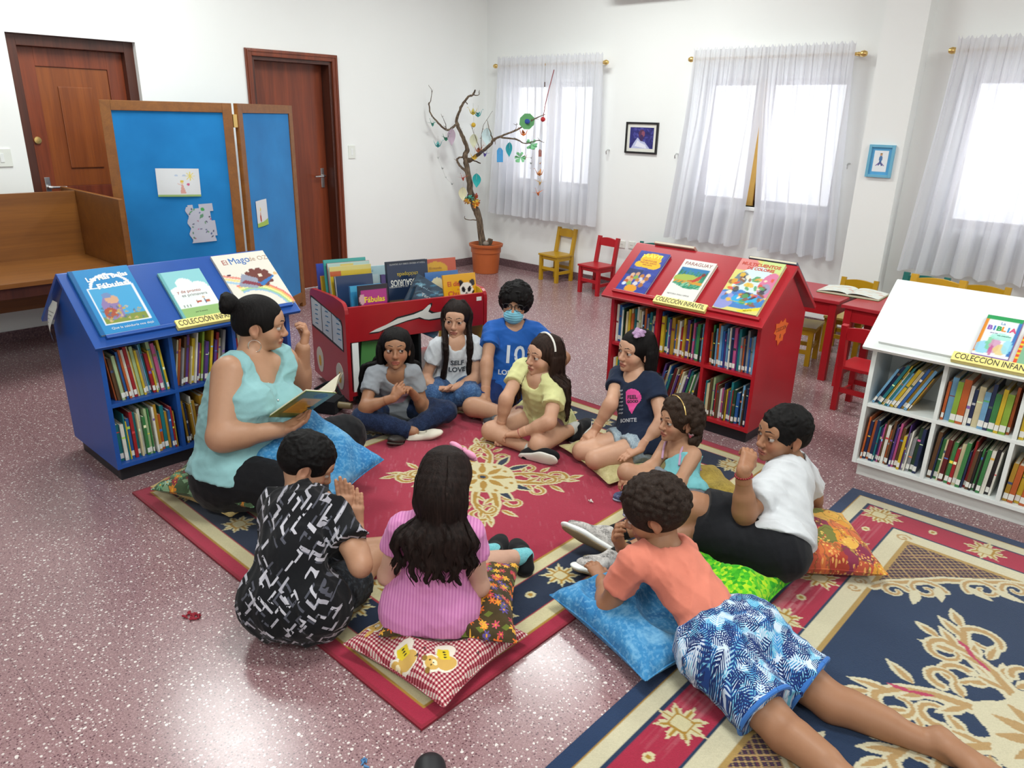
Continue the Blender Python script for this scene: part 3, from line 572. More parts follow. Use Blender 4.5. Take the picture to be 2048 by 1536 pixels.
# books showing over the red ridge from the slope behind, and on the far side of the white one
for x, w, h, hexs, lab in ((.09, .27, .40, 'b98f80', 'brownish closed book peeping over the red ridge, left one'), (.69, .27, .39, '4f5d6e', 'dark-edged book peeping over the red ridge behind the multicoloured one')):
    Mr = M_RED @ (Matrix(((-1, 0, 0, BW), (0, -1, 0, BD), (0, 0, 1, 0), (0, 0, 0, 1))) @ Mloc)
    o = MB().box((0, 0, 0), (w, h, .016), bev=.002).obj('picture_book', painted(hexs, .4), M=Mr @ T(BW-x-w, .054, .0185)); tag(o, lab, 'book'); MB().box((.004, .004, .003), (w-.004, h+.0015, .013)).obj('pages', M_page, o)
# ---------------------------------------------------------------- bus-shaped book trolley
BP = V((2.822, -3.952, 0)); bn = V((.264, .965, 0)).normalized(); bd = V((-bn.y, bn.x, 0))
M_BUS = basis(BP, bn, bd, (0, 0, 1))     # x along the near side, y to the back, z up
BLn, BWd = .885, .64
m_busred = painted('9c1a22', .3); m_dk = painted('18242a', .5); m_yel = painted('c9a21c', .4)
bus = empty('book_trolley', M_BUS, 'red bus-shaped book trolley with painted windows and headlights', 'book trolley')
def plate_poly(): # rounded end plate (y, z)
    P = [(0, .05), (0, .575)]+[(.06-.06*math.cos(a), .575+.06*math.sin(a)) for a in (.4, .8, 1.2, 1.57)]+[(.2, .64), (.44, .622)]+[(.58+.06*math.sin(a), .555+.055*math.cos(a)) for a in (.2, .6, 1.0, 1.57)]+[(.64, .05)]
    return P
PY = basis((0, 0, 0), (0, 1, 0), (0, 0, 1), (1, 0, 0))
for nm, x, mt in (('cab_panel', -.022, m_busred), ('rear_panel', BLn, m_busred)): MB().prism(plate_poly(), x, x+.022, PY).obj(nm, mt, bus)
MB().prism([(p[0]*.97+.01, p[1]) for p in plate_poly()], BLn-.004, BLn, PY).obj('rear_lining', m_yel, bus)
MB().box((0, 0, .405), (BLn-.004, .02, .612), bev=.002).obj('side_panel', m_busred, bus)
MB().box((0, BWd-.02, .405), (BLn-.004, BWd, .56), bev=.002).obj('side_panel', m_busred, bus)
MB().box((0, .02, .40), (BLn-.004, BWd-.02, .415)).obj('tray_floor', m_dk, bus); MB().box((0, 0, .075), (BLn-.004, BWd, .10), bev=.002).obj('bottom_board', m_busred, bus)
MB().box((.29, .02, .415), (.302, BWd-.02, .575)).obj('tray_divider', m_dk, bus); MB().box((.575, .02, .415), (.587, BWd-.02, .575)).obj('tray_divider', m_dk, bus)
MB().box((.44, .02, .10), (.456, BWd-.02, .40)).obj('centre_partition', painted('14181b', .5), bus); MB().box((.70, .01, .10), (.712, .2, .40)).obj('yellow_partition', m_yel, bus)
MB().box((0, BWd/2-.01, .10), (.44, BWd/2+.01, .40)).obj('back_board', painted('8f8f8c', .6), bus); MB().box((.012, .004, .10), (.05, .02, .40)).obj('white_post', M_white, bus)
for x in (.06, BLn-.08):
    for y in (.06, BWd-.06):
        w = MB().lathe([(.0, -.012), (.024, -.012), (.027, 0), (.024, .012), (.0, .012)], 16, T(x, y, .028) @ Matrix.Rotation(PI/2, 4, 'X'), cap=False).box((x-.006, y-.018, .028), (x+.006, y+.018, .076)).obj('caster', M_black, bus)
# cab windows and headlights: flat paint patches on the outer face
CX = -.0225; Mcab = basis((CX, 0, 0), (0, 1, 0), (0, 0, 1), (1, 0, 0)); Mcab = basis((CX, .64, 0), (0, -1, 0), (0, 0, 1), (-1, 0, 0))  # x from far edge to near edge
m_pane = painted('b9c0c2', .5); m_line = painted('2f6f92', .6); m_out = painted('141416', .6)
win = [[(.025, .375), (.025, .535), (.035, .55), (.215, .54), (.215, .37)], [(.228, .37), (.228, .54), (.40, .53), (.40, .36)], [(.413, .36), (.413, .53), (.555, .51), (.575, .49), (.575, .35)]]
MB().prism([(.013, .362), (.013, .555), (.03, .562), (.57, .525), (.588, .495), (.588, .338)], 0, .0008, Mcab).obj('window_outline', m_out, bus)
rg = random.Random(3)
for k, p in enumerate(win):
    o = MB().prism(p, .0008, .0016, Mcab).obj('painted_window', m_pane, bus); b = MB()
    for j in range(5):
        x = p[0][0]+.05+rg.random()*.04; z = .395+.03*j; b.prism([(x, z), (x+.06, z+.006), (x+.055, z+.012), (x+.01, z+.008)], .0016, .002, Mcab)
    b.obj('blue_stroke', m_line, o)
for y, z in ((.135, .168), (.50, .165)):
    pts = [(y+.066*math.cos(a)*(1+.06*math.sin(3*a)), z+.083*math.sin(a)) for a in [2*PI*i/24 for i in range(24)]]
    o = MB().prism([(a, c) for a, c in pts], 0, .0012, Mcab).obj('painted_headlight', painted('c4bfae', .5), bus); MB().prism([(y+.022*math.cos(a), z-.008+.036*math.sin(a)) for a in [2*PI*i/16 for i in range(16)]], .0012, .002, Mcab).obj('yellow_yolk', painted('c79a1c', .5), o)
Msw = basis((0, -.0004, 0), (1, 0, 0), (0, 0, 1), (0, -1, 0))
sw = [(.12, .452), (.16, .468), (.22, .485), (.30, .515), (.40, .528), (.46, .545), (.50, .575), (.513, .578), (.515, .565), (.497, .535), (.52, .52), (.60, .525), (.67, .52), (.75, .54), (.76, .515), (.68, .495), (.60, .488), (.50, .485), (.47, .492), (.44, .507), (.36, .497), (.26, .476), (.18, .452)]
cx, cz = .44, .51
MB().prism([(x+(.010 if x > cx else -.008), z+(.009 if z > .478+.1*(x-.12) else -.008)) for x, z in sw], 0, .0008, Msw).obj('swoosh_outline', m_out, bus)
MB().prism(sw, .0008, .0016, Msw).obj('white_swoosh', painted('cfcfca', .5), bus)
MB().box((BLn-.055, -.002, .565), (BLn-.02, 0, .59)).obj('inventory_label', M_lab, bus)
# books in the tray: cover faces the near side (-y local)
def tray(x, y, w, h, t, bg, label, art, cover, texts=(), lean=.22, z=.417, roll=0, yaw=0, zb=None):
    M = M_BUS @ T(x, y, z+.045) @ RZ(yaw) @ Matrix.Rotation(PI/2-lean, 4, 'X') @ RZ(roll)
    return art_book('picture_book', M, w, h, t, bg, label, art, cover, 'books in the bus trolley', texts, .006)
flat = lambda *cs: (lambda r, w, h: [r.rect(*(c[i]*(w if i % 2 == 0 else h) for i in range(4)), c[4]) for c in cs])
tray(-.005+.02, .56, .2, .30, .012, '3b4fa8', 'blue and violet picture book at the back left of the trolley', flat((0, .5, 1, 1, '4a58b8'), (.2, .2, .9, .5, '8fb0dc')), '3a3f90', [('LUNA', .03, .1, .26, 'cfd6ea', 0)], .12)
tray(.015, .50, .17, .235, .012, 'c9a42a', 'yellow book with orange edge at back left of the trolley', flat((0, 0, .2, .5, 'c9652a'), (.6, .5, .75, .7, '5f7f9c')), 'c07a2a', (), .12)
tray(.02, .42, .27, .345, .01, '3a9a94', 'tall teal book, back one of the left stack in the trolley', flat((0, .9, 1, 1, '49aca6')), '2f8a86', (), .14)
tray(.03, .385, .27, .33, .012, 'b5cfc8', 'pale green book in front of the tall teal one', flat((.3, .9, .6, .97, 'd9c46a')), 'a33b3f', (), .15)
tray(.03, .345, .265, .315, .01, 'd2b52f', 'yellow book behind the navy one in the trolley', flat((0, .82, .25, .9, 'c0582a'), (0, .9, 1, 1, 'd8cb7a')), 'cfc9ae', (), .16)
tray(.035, .28, .24, .27, .014, '2b3d60', 'plain navy book in the middle of the left stack', flat((0, 0, .02, 1, 'd8d3c2')), '263656', (), .18)
tray(.07, .15, .2, .235, .02, '3a8fc0', 'light blue book behind the magenta fable book', flat((0, .85, 1, 1, '56b0d8')), '2f7fb0', (), .1)
def aF(r, w, h):
    r.c[:] = hexc('27202c'); r.rect(.014, 0, w-.014, h-.03, 'a8307f'); r.ell(.022, h*.62, .018, .03, 'c9a0a8'); r.ell(w*.8, .04, .022, .018, 'd9b06a'); r.ell(.04, .035, .02, .02, 'c9809a')
tray(.085, .06, .185, .21, .012, 'a8307f', 'magenta fable book at the front of the trolley', aF, '27202c', [('Fábulas', .046, .098, .125, 'e3cf2a', 0, .125, .001), ('clásicas', .014, .1, .088, 'b89ac0', 0)], .1, z=.46)
tray(.285, .5, .17, .27, .014, 'bcdde6', 'pale sky blue picture book at the back of the trolley', flat((0, 0, 1, .3, 'c9a27f'), (.2, .55, .6, .8, 'd5ebf0')), 'a9c9d2', [('sol', .022, .06, .24, '5f8fa8', 0)], .1)
tray(.315, .27, .03, .26, .02, '4a3a72', 'narrow purple book beside the dinosaur encyclopedia', flat((0, 0, 1, .5, '8a2f3f')), '2f3560', (), .1)
def aD(r, w, h):
    r.c[:] = hexc('23334f'); r.rect(0, 0, w, h*.3, '8a7444', .6); r.ell(w*.8, h*.2, .05, .06, 'a5864a', .7); r.rect(0, h*.95, w, h, '1a2436')
tray(.35, .26, .275, .335, .03, '23334f', 'tall dark dinosaur encyclopedia standing upside down in the trolley', aD, '1e2c45', [('DINOSAURIOS', .055, .138, .205, 'dfe0da', PI, .235, .001), ('Enciclopedia', .036, .135, .252, 'c9b12a', PI, .14), ('NUESTROS AMIGOS', .014, .21, .176, 'cfd2d0', PI), ('DE LA PREHISTORIA', .014, .07, .18, 'cfd2d0', PI), ('TODA LA VERDAD SOBRE LOS GIGANTES', .014, .138, .318, 'b5b9b8', PI, .24)], .12)
def aT(r, w, h):
    r.c[:] = hexc('2a4258'); rg = np.random.default_rng(1)
    for _ in range(50): r.ell(rg.random()*w, rg.random()*h, .025, .006, ('3f7fa0', '1c2a3a', '4a6a7a', '6fa3ba')[rg.integers(4)], .7, .6)
tray(.33, .10, .24, .30, .016, '2a4258', 'dark blue nature book leaning in front of the dinosaur one', aT, '1f2f3f', [('Animales', .032, .12, .24, '8fb5c8', 0, .16)], .28, roll=-.62, z=.455)
tray(.35, .05, .23, .26, .014, '27364a', 'dark book with a red picture, lowest front in middle tray', lambda r, w, h: (aT(r, w, h), r.ell(w*.4, h*.5, .08, .05, '8a3a2f')), '1f2a38', [('Tecnología', .03, .12, .22, 'c6c9c8', 0, .15)], .3, roll=-.5, z=.41)
def aO(r, w, h):
    r.c[:] = hexc('bf5a44'); r.ell(w*.45, h*.78, .085, .05, 'd3a02a')
tray(.605, .33, .27, .315, .014, 'bf5a44', 'big salmon red book at the back right of the trolley', aO, 'b5503c', [('El mundo', .024, .12, .255, '8a4a20', 0), ('de los animales', .016, .12, .232, '8a4a20', 0)], .16)
def aBl(r, w, h):
    r.c[:] = hexc('3f73b5'); r.ell(w*.35, h*.5, .06, .09, 'ddd9b8'); r.ell(w*.5, h*.2, .06, .05, '7fa5c8'); r.ell(w*.3, h*.3, .02, .03, 'c9b04a')
tray(.60, .22, .235, .255, .014, '3f73b5', 'blue book with a pale round picture beside the panda one', aBl, '3566a5', (), .2)
def aP(r, w, h):
    r.c[:] = hexc('dfa51a'); x, y = w*.68, h*.46
    r.ell(x-.035, y+.055, .02, .02, '1e1c20'); r.ell(x+.045, y+.055, .02, .02, '1e1c20'); r.ell(x, y+.01, .048, .05, 'e5e3da'); r.ell(x-.02, y+.015, .013, .018, '1e1c20', 1, .4); r.ell(x+.022, y+.015, .013, .018, '1e1c20', 1, -.4); r.ell(x, y-.01, .008, .006, '1e1c20'); r.ell(x, y-.065, .05, .03, '4f8a3a'); r.line([(x+.05, y-.0), (x+.02, y-.05)], .012, '1e1c20')
tray(.655, .09, .23, .215, .014, 'dfa51a', 'yellow book with a panda face at the right of the trolley', aP, 'd2981a', [('El día', .042, .07, .155, 'b8402a', 0, .085, .0008), ('de', .018, .1, .12, 'b8402a', 0), ('Chu', .042, .065, .095, 'b8402a', 0, .075, .0008)], .2, z=.46)
# lower shelf books
for k, (x, w, h, c, lab) in enumerate(((.03, .05, .26, '2f5f9c', 'blue book low in the open side of the trolley'), (.06, .16, .29, '4f8a4a', 'green and white book on the lower shelf of the trolley'), (.36, .05, .25, '9c8f6a', 'beige book on the lower trolley shelf behind the grey-shirted girl'))):
    o = MB().box((0, 0, 0), (.03 if w < .1 else w, .2 if w < .1 else .02, h), bev=.002).obj('picture_book', painted(c, .4), M=M_BUS @ T(x, .03+.02*k, .1) @ Matrix.Rotation(.1*(k == 1), 4, 'Y')); tag(o, lab, 'book', 'books in the bus trolley'); MB().box((.003, .003, .003), ((.03 if w < .1 else w)-.003, (.2 if w < .1 else .02)-.002, h+.001)).obj('pages', M_page, o)
# ---------------------------------------------------------------- folding screen, study desk
def screen_panel(root, p, q, H=1.695):
    p, q = V((*p, 0)), V((*q, 0)); d = (q-p); L = d.length; d.normalize(); n = V((-d.y, d.x, 0)); n = n if n.dot(CAM-p) > 0 else -n; s = 1 if V((0, 0, 1)).cross(n).dot(d) > 0 else -1
    M = basis(p, d, (0, 0, 1), d.cross(V((0, 0, 1)))); M = M if d.cross(V((0, 0, 1))).dot(n) > 0 else basis(q, -d, (0, 0, 1), (-d).cross(V((0, 0, 1))))
    b = MB(); f = .065; z0 = .04
    for a, c in (((0, 0), (f, H)), ((L-f, 0), (L, H)), ((f, H-f), (L-f, H)), ((f, z0), (L-f, z0+.09))): b.box((*a, -.016), (*c, .016), bev=.003)
    fr = b.obj('screen_frame', M_oak, root, M=M)
    bb = MB().box((f, z0+.08, -.006), (L-f, H-f, .006)).obj('felt_panel', m_felt, fr); 
    b = MB(); b.box((f, .9, .006), (L-f, .901, .0065)); 
    return M, L
m = NT('blue_felt', .85, .2, sheen=.2); v = m.coord(); n1 = m.n('TexNoise', {'Vector': v, 'Scale': 2.5, 'Detail': 4}); m.color(m.ramp(n1.outputs[0], [(.3, hexc('156fb0')), (.7, hexc('1f82c6'))])); n2 = m.n('TexNoise', {'Vector': v, 'Scale': 300}); m.bump(n2.outputs[0], .2, .001); m_felt = m.m
scr = empty('folding_screen', V((.9, -3.52, 0)), 'wood-framed folding screen with blue felt panels and pinned drawings', 'folding screen')
Minv = Matrix.Translation(V((-.9, 3.52, 0)))
MS1, L1 = screen_panel(scr, (.62, -4.32), (.915, -3.535)); MS2, L2 = screen_panel(scr, (.92, -3.505), (.43, -2.757))
for c in scr.children: c.matrix_basis = Minv @ c.matrix_basis
for z in (1.53, .3): MB().box((.90, -3.535, z), (.93, -3.505, z+.09), bev=.002).obj('hinge', M_brass, scr, M=Minv)
def paper(name, label, M, w, h, art, bend=.006, outline=None):
    r = Ras(w, h, .004, 'd4d7da'); art(r, w, h); Z = bend*np.sin(r.X/w*3.1)*np.cos(r.Y/h*2.2)+.003
    if outline is not None:
        o = r.obj(name, vcol('paper_print', .8), None, M, Z); me = o.data; bm = bmesh.new(); bm.from_mesh(me)
        dead = [f for f in bm.faces if not outline(f.calc_center_median().x/w, f.calc_center_median().y/h)]; bmesh.ops.delete(bm, geom=dead, context='FACES'); bm.to_mesh(me); bm.free()
    else: o = r.obj(name, vcol('paper_print', .8), None, M, Z)
    return tag(o, label, 'drawing')
def onpanel(M, x, z, rot=0): return M @ T(x, z, .0075) @ RZ(rot)
def d1(r, w, h):
    r.rect(0, 0, w, .012, '8fae6a'); r.poly([(w*.52, .02), (w*.66, .02), (w*.6, .085), (w*.56, .085)], 'cf9a90'); r.ell(w*.58, .1, .011, .012, 'd9bf8a'); r.ell(w*.58, .108, .012, .007, 'd2b23a'); r.ell(w*.72, .085, .01, .01, 'c25a80'); r.line([(w*.56, .08), (w*.48, .09)], .004, 'cf9a90')
    for k in range(8): a = k*PI/4; r.line([(w*.78, h*.73), (w*.78+.03*math.cos(a), h*.73+.03*math.sin(a))], .005, 'd8c86a')
    for x in (.46, .64): r.ell(w*x, h*.75, .012, .006, '9ab0cf', .7)
def d2(r, w, h):
    r.c[:] = hexc('b4b6c4'); rg = np.random.default_rng(11)
    for k, c in enumerate(('2f3f5a', '3a7a4a', 'b04a7a', '4a5a7a', '5a8a5f', '2f3550', '9a5a6a', '3f4f80', '4a9a5a', '5f5f7f', '35704a', '2f2f4f')*2): x, y = .02+rg.random()*(w-.04), .03+rg.random()*(h-.06); r.ell(x, y, .006+rg.random()*.004, .005, c, .9, rg.random()*3)
    r.ell(w*.62, h*.86, .013, .013, '3f9a50'); r.poly([(w*.45, h*.62), (w*.6, h*.66), (w*.62, h*.75), (w*.5, h*.72)], '5a8a6a')
def d3(r, w, h):
    r.poly([(0, 0), (w, 0), (w, .05), (w*.5, .035), (0, .03)], '9fbb58'); r.ell(w*.3, .065, .011, .03, 'b04a3a'); r.ell(w*.32, .1, .006, .012, 'cf9a80'); r.poly([(w*.28, .115), (w*.42, .13), (w*.36, .15)], 'd8c04a'); r.line([(w*.3, .09), (w*.38, .12)], .004, 'c98f6a')
paper('child_drawing', 'white drawing of a girl in pink dress pinned on the blue screen', onpanel(MS1, .285, 1.055, -.015), .285, .195, d1)
paper('cut_paper', 'torn grey paper with stickers pinned low on the blue screen', onpanel(MS1, .465, .715, .06), .19, .275, d2, .004, lambda x, y: not ((y > .9 and .3 < x < .5) or (x > .88 and .55 < y < .8) or (x > .9 and y < .14 and x > .95-.3*(y)) or (x < .1 and y > .95) or (x < .04+.04*math.sin(20*y))))
paper('child_drawing', 'white drawing with green grass pinned on the right screen panel', onpanel(MS2, .155, .79, .03), .175, .2, d3)
# study desk (double sided carrel): divider, back, desktop
dk = empty('study_desk', V((.75, -4.9, 0)), 'wooden study desk with high back and side divider at left edge', 'desk'); Md = Matrix.Translation(V((-.75, 4.9, 0)))
MB().box((-.0+.06, -4.475, .0), (1.12, -4.445, 1.095), bev=.003).obj('side_divider', M_oakx, dk, M=Md)
MB().box((.33, -6.6, .30), (.355, -4.475, 1.09), bev=.003).obj('back_panel', M_oakx, dk, M=Md)
MB().box((.355, -6.6, .615), (1.12, -4.475, .645), bev=.003).obj('desktop', M_oakx, dk, M=Md)
MB().box((1.06, -6.6, .545), (1.085, -4.475, .615)).obj('apron', M_doordark, dk, M=Md)
MB().box((.06, -6.6, .615), (.33, -4.475, .645)).obj('desktop', M_oakx, dk, M=Md)
# ---------------------------------------------------------------- little chairs and tables
def chair(M, hexs, label, group='small painted chairs', seat=None):
    """front towards -y, seat .28 high, back .54"""
    mt = painted(hexs, .38); ms = painted(seat, .35) if seat else mt
    o = empty('kids_chair', M, label, 'chair', group); w, d = .27, .25
    MB().box((-w/2-.005, -d/2-.012, .268), (w/2+.005, d/2-.005, .286), bev=.003).obj('seat', ms, o)
    for s in (-1, 1):
        x = s*(w/2-.017)
        MB().box((x-.017, -d/2, 0), (x+.017, -d/2+.034, .268), bev=.002).obj('leg', mt, o)
        b = MB(); b.bar((x, d/2-.017, 0), (x, d/2-.017, .29), .034, .034, (1, 0, 0)); b.bar((x, d/2-.017, .28), (x, d/2+.028, .545), .034, .034, (1, 0, 0)); b.obj('back_leg', mt, o)
        MB().box((x-.009, -d/2+.03, .085), (x+.009, d/2-.03, .115)).obj('stretcher', mt, o)
        MB().box((x-.009, -d/2+.03, .225), (x+.009, d/2-.03, .268)).obj('apron', mt, o)
    for y, z0, z1 in ((-d/2+.017, .12, .15), (d/2-.017, .12, .15), (-d/2+.017, .23, .268)): MB().box((-w/2+.034, y-.008, z0), (w/2-.034, y+.008, z1)).obj('rail', mt, o)
    b = MB(); pl = [(-w/2+.03, .455), (w/2-.03, .455)]+[((w/2-.03)*(1-2*k/8), .525+.014*math.sin(PI*k/8)) for k in range(9)]
    b.prism(pl, d/2+.006, d/2+.024, Matrix(((1, 0, 0, 0), (0, 0, 1, 0), (0, 1, 0, 0), (0, 0, 0, 1)))); b.obj('top_rail', mt, o)
    return o
YE, RE, TE = 'b98e12', 'b01822', '1a6a62'
chair(T(1.245, -.175, 0) @ RZ(-.1), YE, 'yellow wooden child chair by the wall, right of the flower pot')
chair(T(1.905, -.34, 0) @ RZ(-.1), RE, 'red wooden child chair by the wall, left of the red bookcase')
chair(T(2.45, -.26, 0) @ RZ(.35), TE, 'teal chair mostly hidden behind the left end of the red bookcase')
chair(T(4.43, -.55, 0) @ RZ(.05), YE, 'yellow chair on the far side of the red table, below the pillar', seat='b59a52')
chair(T(4.26, -1.02, 0) @ RZ(PI*.5+.15) @ T(0, 0, 0), YE, 'yellow chair seen between red bookcase and red table legs', seat='b8a030')
chair(T(4.98, -1.75, 0) @ RZ(PI-.06), RE, 'red chair pulled up to the near side of the right red table')
chair(T(4.85, -.476, .0) @ Matrix.Scale(1.155, 4), TE, 'teal chair under the right window behind the white bookcase')
chair(T(5.235, -.475, .0) @ Matrix.Scale(1.14, 4), YE, 'ochre yellow chair behind the white bookcase at the far right')
chair(T(5.02, -.89, .0) @ Matrix.Scale(1.27, 4), 'c79a1c', 'bright yellow chair whose back rail shows along the white bookcase ridge')
def table(M, label):
    mt = painted(RE, .35); top = painted('b03038', .3); o = empty('kids_table', M, label, 'table', 'red child tables'); w, d, h = .6, .5, .56
    MB().box((0, 0, h-.022), (w, d, h), bev=.004).obj('tabletop', top, o)
    for x in (.02, w-.065):
        for y in (.02, d-.065): MB().box((x, y, 0), (x+.045, y+.045, h-.022), bev=.002).obj('leg', mt, o)
    for a, c in (((.04, .03), (w-.04, .048)), ((.04, d-.048), (w-.04, d-.03)), ((.03, .04), (.048, d-.04)), ((w-.048, .04), (w-.03, d-.04))): MB().box((*a, h-.11), (*c, h-.022)).obj('apron', mt, o)
table(T(4.025, -1.395, 0) @ RZ(.02), 'red child table next to the red bookcase, left of the pair'); table(T(4.66, -1.445, 0) @ RZ(-.03), 'red child table behind the white bookcase, right of the pair')
def openbook(name, M, w, h, label, art):
    o = empty(name, M, label, 'book')
    for s in (-1, 1):
        r = Ras(w, h, .006, 'd9dcd4'); art(r, w, h); u = r.X/w; Z = .006+.02*np.sin(np.clip(u if s > 0 else 1-u, 0, 1)**.6*PI)*.7
        r.obj('printed_page', vcol('paper_print', .8), o, T(0 if s > 0 else -w, 0, 0), Z)
        MB().box((s*w if s < 0 else 0, 0, -.002), (0 if s < 0 else w, h, .0055)).obj('page_block', M_page, o)
        MB().box((s*(w+.004) if s < 0 else 0, -.004, -.005), (0 if s < 0 else w+.004, h+.004, -.002)).obj('cover', painted('7f9a72', .5), o)
def ao(r, w, h):
    rg = np.random.default_rng(int(w*1000))
    for _ in range(14): r.ell(rg.random()*w, rg.random()*h, .02, .012, ('d9b59a', 'c7c2b0', 'e0c9a8', 'c98f86')[rg.integers(4)], .6)
openbook('open_book', T(4.60, -1.185, .567) @ RZ(.04), .2, .245, 'open picture book lying across the two red tables', ao)
o = MB().box((0, 0, 0), (.09, .12, .002)).obj('paper_card', painted('d9d6d0', .7), M=T(4.19, -1.33, .561) @ RZ(.5)); tag(o, 'small white card on the left red table', 'card')
MB().box((.03, .04, .002), (.06, .08, .0025)).obj('card_print', painted('b08a86', .7), o)
# ---------------------------------------------------------------- potted bare tree with paper ornaments
BRANCH = {
'trunk': ([(0.44, -0.43, 0.22), (0.405, -0.452, 0.311), (0.375, -0.479, 0.572), (0.334, -0.517, 0.732), (0.309, -0.539, 0.837), (0.293, -0.554, 0.995), (0.273, -0.572, 1.149), (0.261, -0.583, 1.252), (0.280, -0.565, 1.303)], .042, .026),
'b1': ([(0.280, -0.565, 1.303), (0.245, -0.598, 1.429), (0.202, -0.637, 1.552), (0.194, -0.644, 1.602), (0.229, -0.612, 1.726), (0.279, -0.566, 1.826), (0.318, -0.531, 1.851), (0.337, -0.514, 1.900)], .024, .008),
'b1x': ([(0.279, -0.566, 1.762), (0.252, -0.591, 1.80)], .006, .002), 'b1y': ([(0.329, -0.521, 1.851), (0.364, -0.489, 1.852), (.37, -.484, 1.9)], .006, .002),
'b1b': ([(0.194, -0.644, 1.56), (0.18, -0.754, 1.50), (0.165, -0.851, 1.551), (0.122, -0.935, 1.656), (0.108, -0.948, 1.765)], .014, .006),
'b1c': ([(0.112, -0.948, 1.74), (0.157, -0.948, 1.861), (0.169, -1.005, 1.926)], .005, .0015), 'b1d': ([(0.18, -0.77, 1.505), (0.203, -0.816, 1.576), (0.198, -0.866, 1.658)], .005, .0015),
'b2': ([(0.292, -0.554, 1.191), (0.457, -0.539, 1.286), (0.562, -0.512, 1.365), (0.604, -0.496, 1.421), (0.668, -0.46, 1.453), (0.85, -0.363, 1.541), (0.95, -0.294, 1.621), (1.053, -0.222, 1.677)], .022, .004),
'b2a': ([(0.596, -0.503, 1.411), (0.572, -0.525, 1.504), (0.548, -0.547, 1.61)], .009, .002), 'b2c': ([(0.60, -0.497, 1.42), (0.62, -0.50, 1.40), (0.636, -0.508, 1.375)], .006, .002), 'b2d': ([(0.78, -0.405, 1.505), (0.79, -0.37, 1.53), (0.80, -0.365, 1.588)], .005, .0015),
'b2b': ([(0.668, -0.46, 1.443), (0.816, -0.382, 1.428), (0.898, -0.341, 1.391), (1.003, -0.268, 1.424), (1.064, -0.235, 1.407)], .010, .003),
'b2e': ([(0.44, -0.535, 1.30), (0.400, -0.556, 1.42), (0.359, -0.606, 1.566)], .005, .0015), 'b2f': ([(0.45, -0.53, 1.31), (0.468, -0.530, 1.520), (0.560, -0.480, 1.699)], .005, .0012),
'b3': ([(0.285, -0.565, 1.07), (0.235, -0.61, 1.12), (0.205, -0.635, 1.178), (0.212, -0.630, 1.222), (0.280, -0.570, 1.222), (0.320, -0.529, 1.202), (0.387, -0.468, 1.169)], .015, .006),
'b4': ([(0.365, -0.49, 0.571), (0.27, -0.575, 0.575), (0.262, -0.583, 0.611)], .006, .003)}
m = NT('bare_bark', .75, .3); v = m.coord(scale=(30, 30, 8)); n1 = m.n('TexNoise', {'Vector': v, 'Scale': 2, 'Detail': 5}); m.color(m.ramp(n1.outputs[0], [(.3, hexc('3b3028')), (.55, hexc('6a5a4a')), (.75, hexc('8a7862'))])); m.bump(n1.outputs[0], .6, .006); M_bark = m.m
M_terra = plain('terracotta_plastic', hexc('b35a2a'), .5, noise=.05)
tree = empty('potted_tree', V((.44, -.43, 0)), 'bare branching tree in a terracotta pot standing in the room corner', 'tree'); Mi = Matrix.Translation(V((-.44, .43, 0)))
MB().lathe([(.135, 0), (.14, .004), (.158, .225), (.166, .228), (.168, .29), (.186, .292), (.19, .318), (.178, .322), (.165, .30), (.158, .28)], 40, T(.44, -.43, 0)).obj('pot', M_terra, tree, True, M=Mi)
MB().lathe([(.001, .285), (.16, .28), (.16, .27)], 30, T(.44, -.43, 0), cap=False).obj('soil', plain('soil', hexc('4a3a2c'), .9, bump=.4), tree, M=Mi)
def smoothp(p, k=5):
    P = [V(x) for x in p]; out = []
    for i in range(len(P)-1):
        a, b_, c, d = P[max(i-1, 0)], P[i], P[i+1], P[min(i+2, len(P)-1)]
        for j in range(k):
            t = j/k; out.append(.5*((2*b_)+(c-a)*t+(2*a-5*b_+4*c-d)*t*t+(3*b_-a-3*c+d)*t**3))
    return out+[P[-1]]
b = MB(); rg = random.Random(5)
for nm, (p, r0, r1) in BRANCH.items():
    P = smoothp(p, 5); n = len(P); P = [q+V((rg.uniform(-1, 1), rg.uniform(-1, 1), rg.uniform(-.5, .5)))*.004 for q in P]
    b.tube(P, [max(.0015, r0+(r1-r0)*(i/(n-1))**.8)*(1+rg.uniform(-.1, .1)) for i in range(n)], 9)
    for k in range(int(n/4)):
        i = rg.randrange(2, n-1); d = V((rg.uniform(-1, 1), rg.uniform(-1, 1), rg.uniform(-.2, 1))).normalized()*rg.uniform(.02, .045); b.tube([P[i], P[i]+d*.6, P[i]+d], [.004, .002, .0008], 5)
b.obj('branches', M_bark, tree, True, M=Mi)
MB().tube([(.44, -.42, .27), (.47, -.40, .34), (.475, -.395, .37)], [.03, .03, .027], 10).obj('cut_stub', M_bark, tree, True, M=Mi); MB().ball((.475, -.47, .325), .034, 10, sc=(1, 1, .8)).obj('stone', plain('stone', hexc('8f8478'), .8), tree, True, M=Mi)
M_thr = plain('thread', (.5, .5, .48), .7)
def nm_col(h): return painted(h, .6, 'paper_'+h)
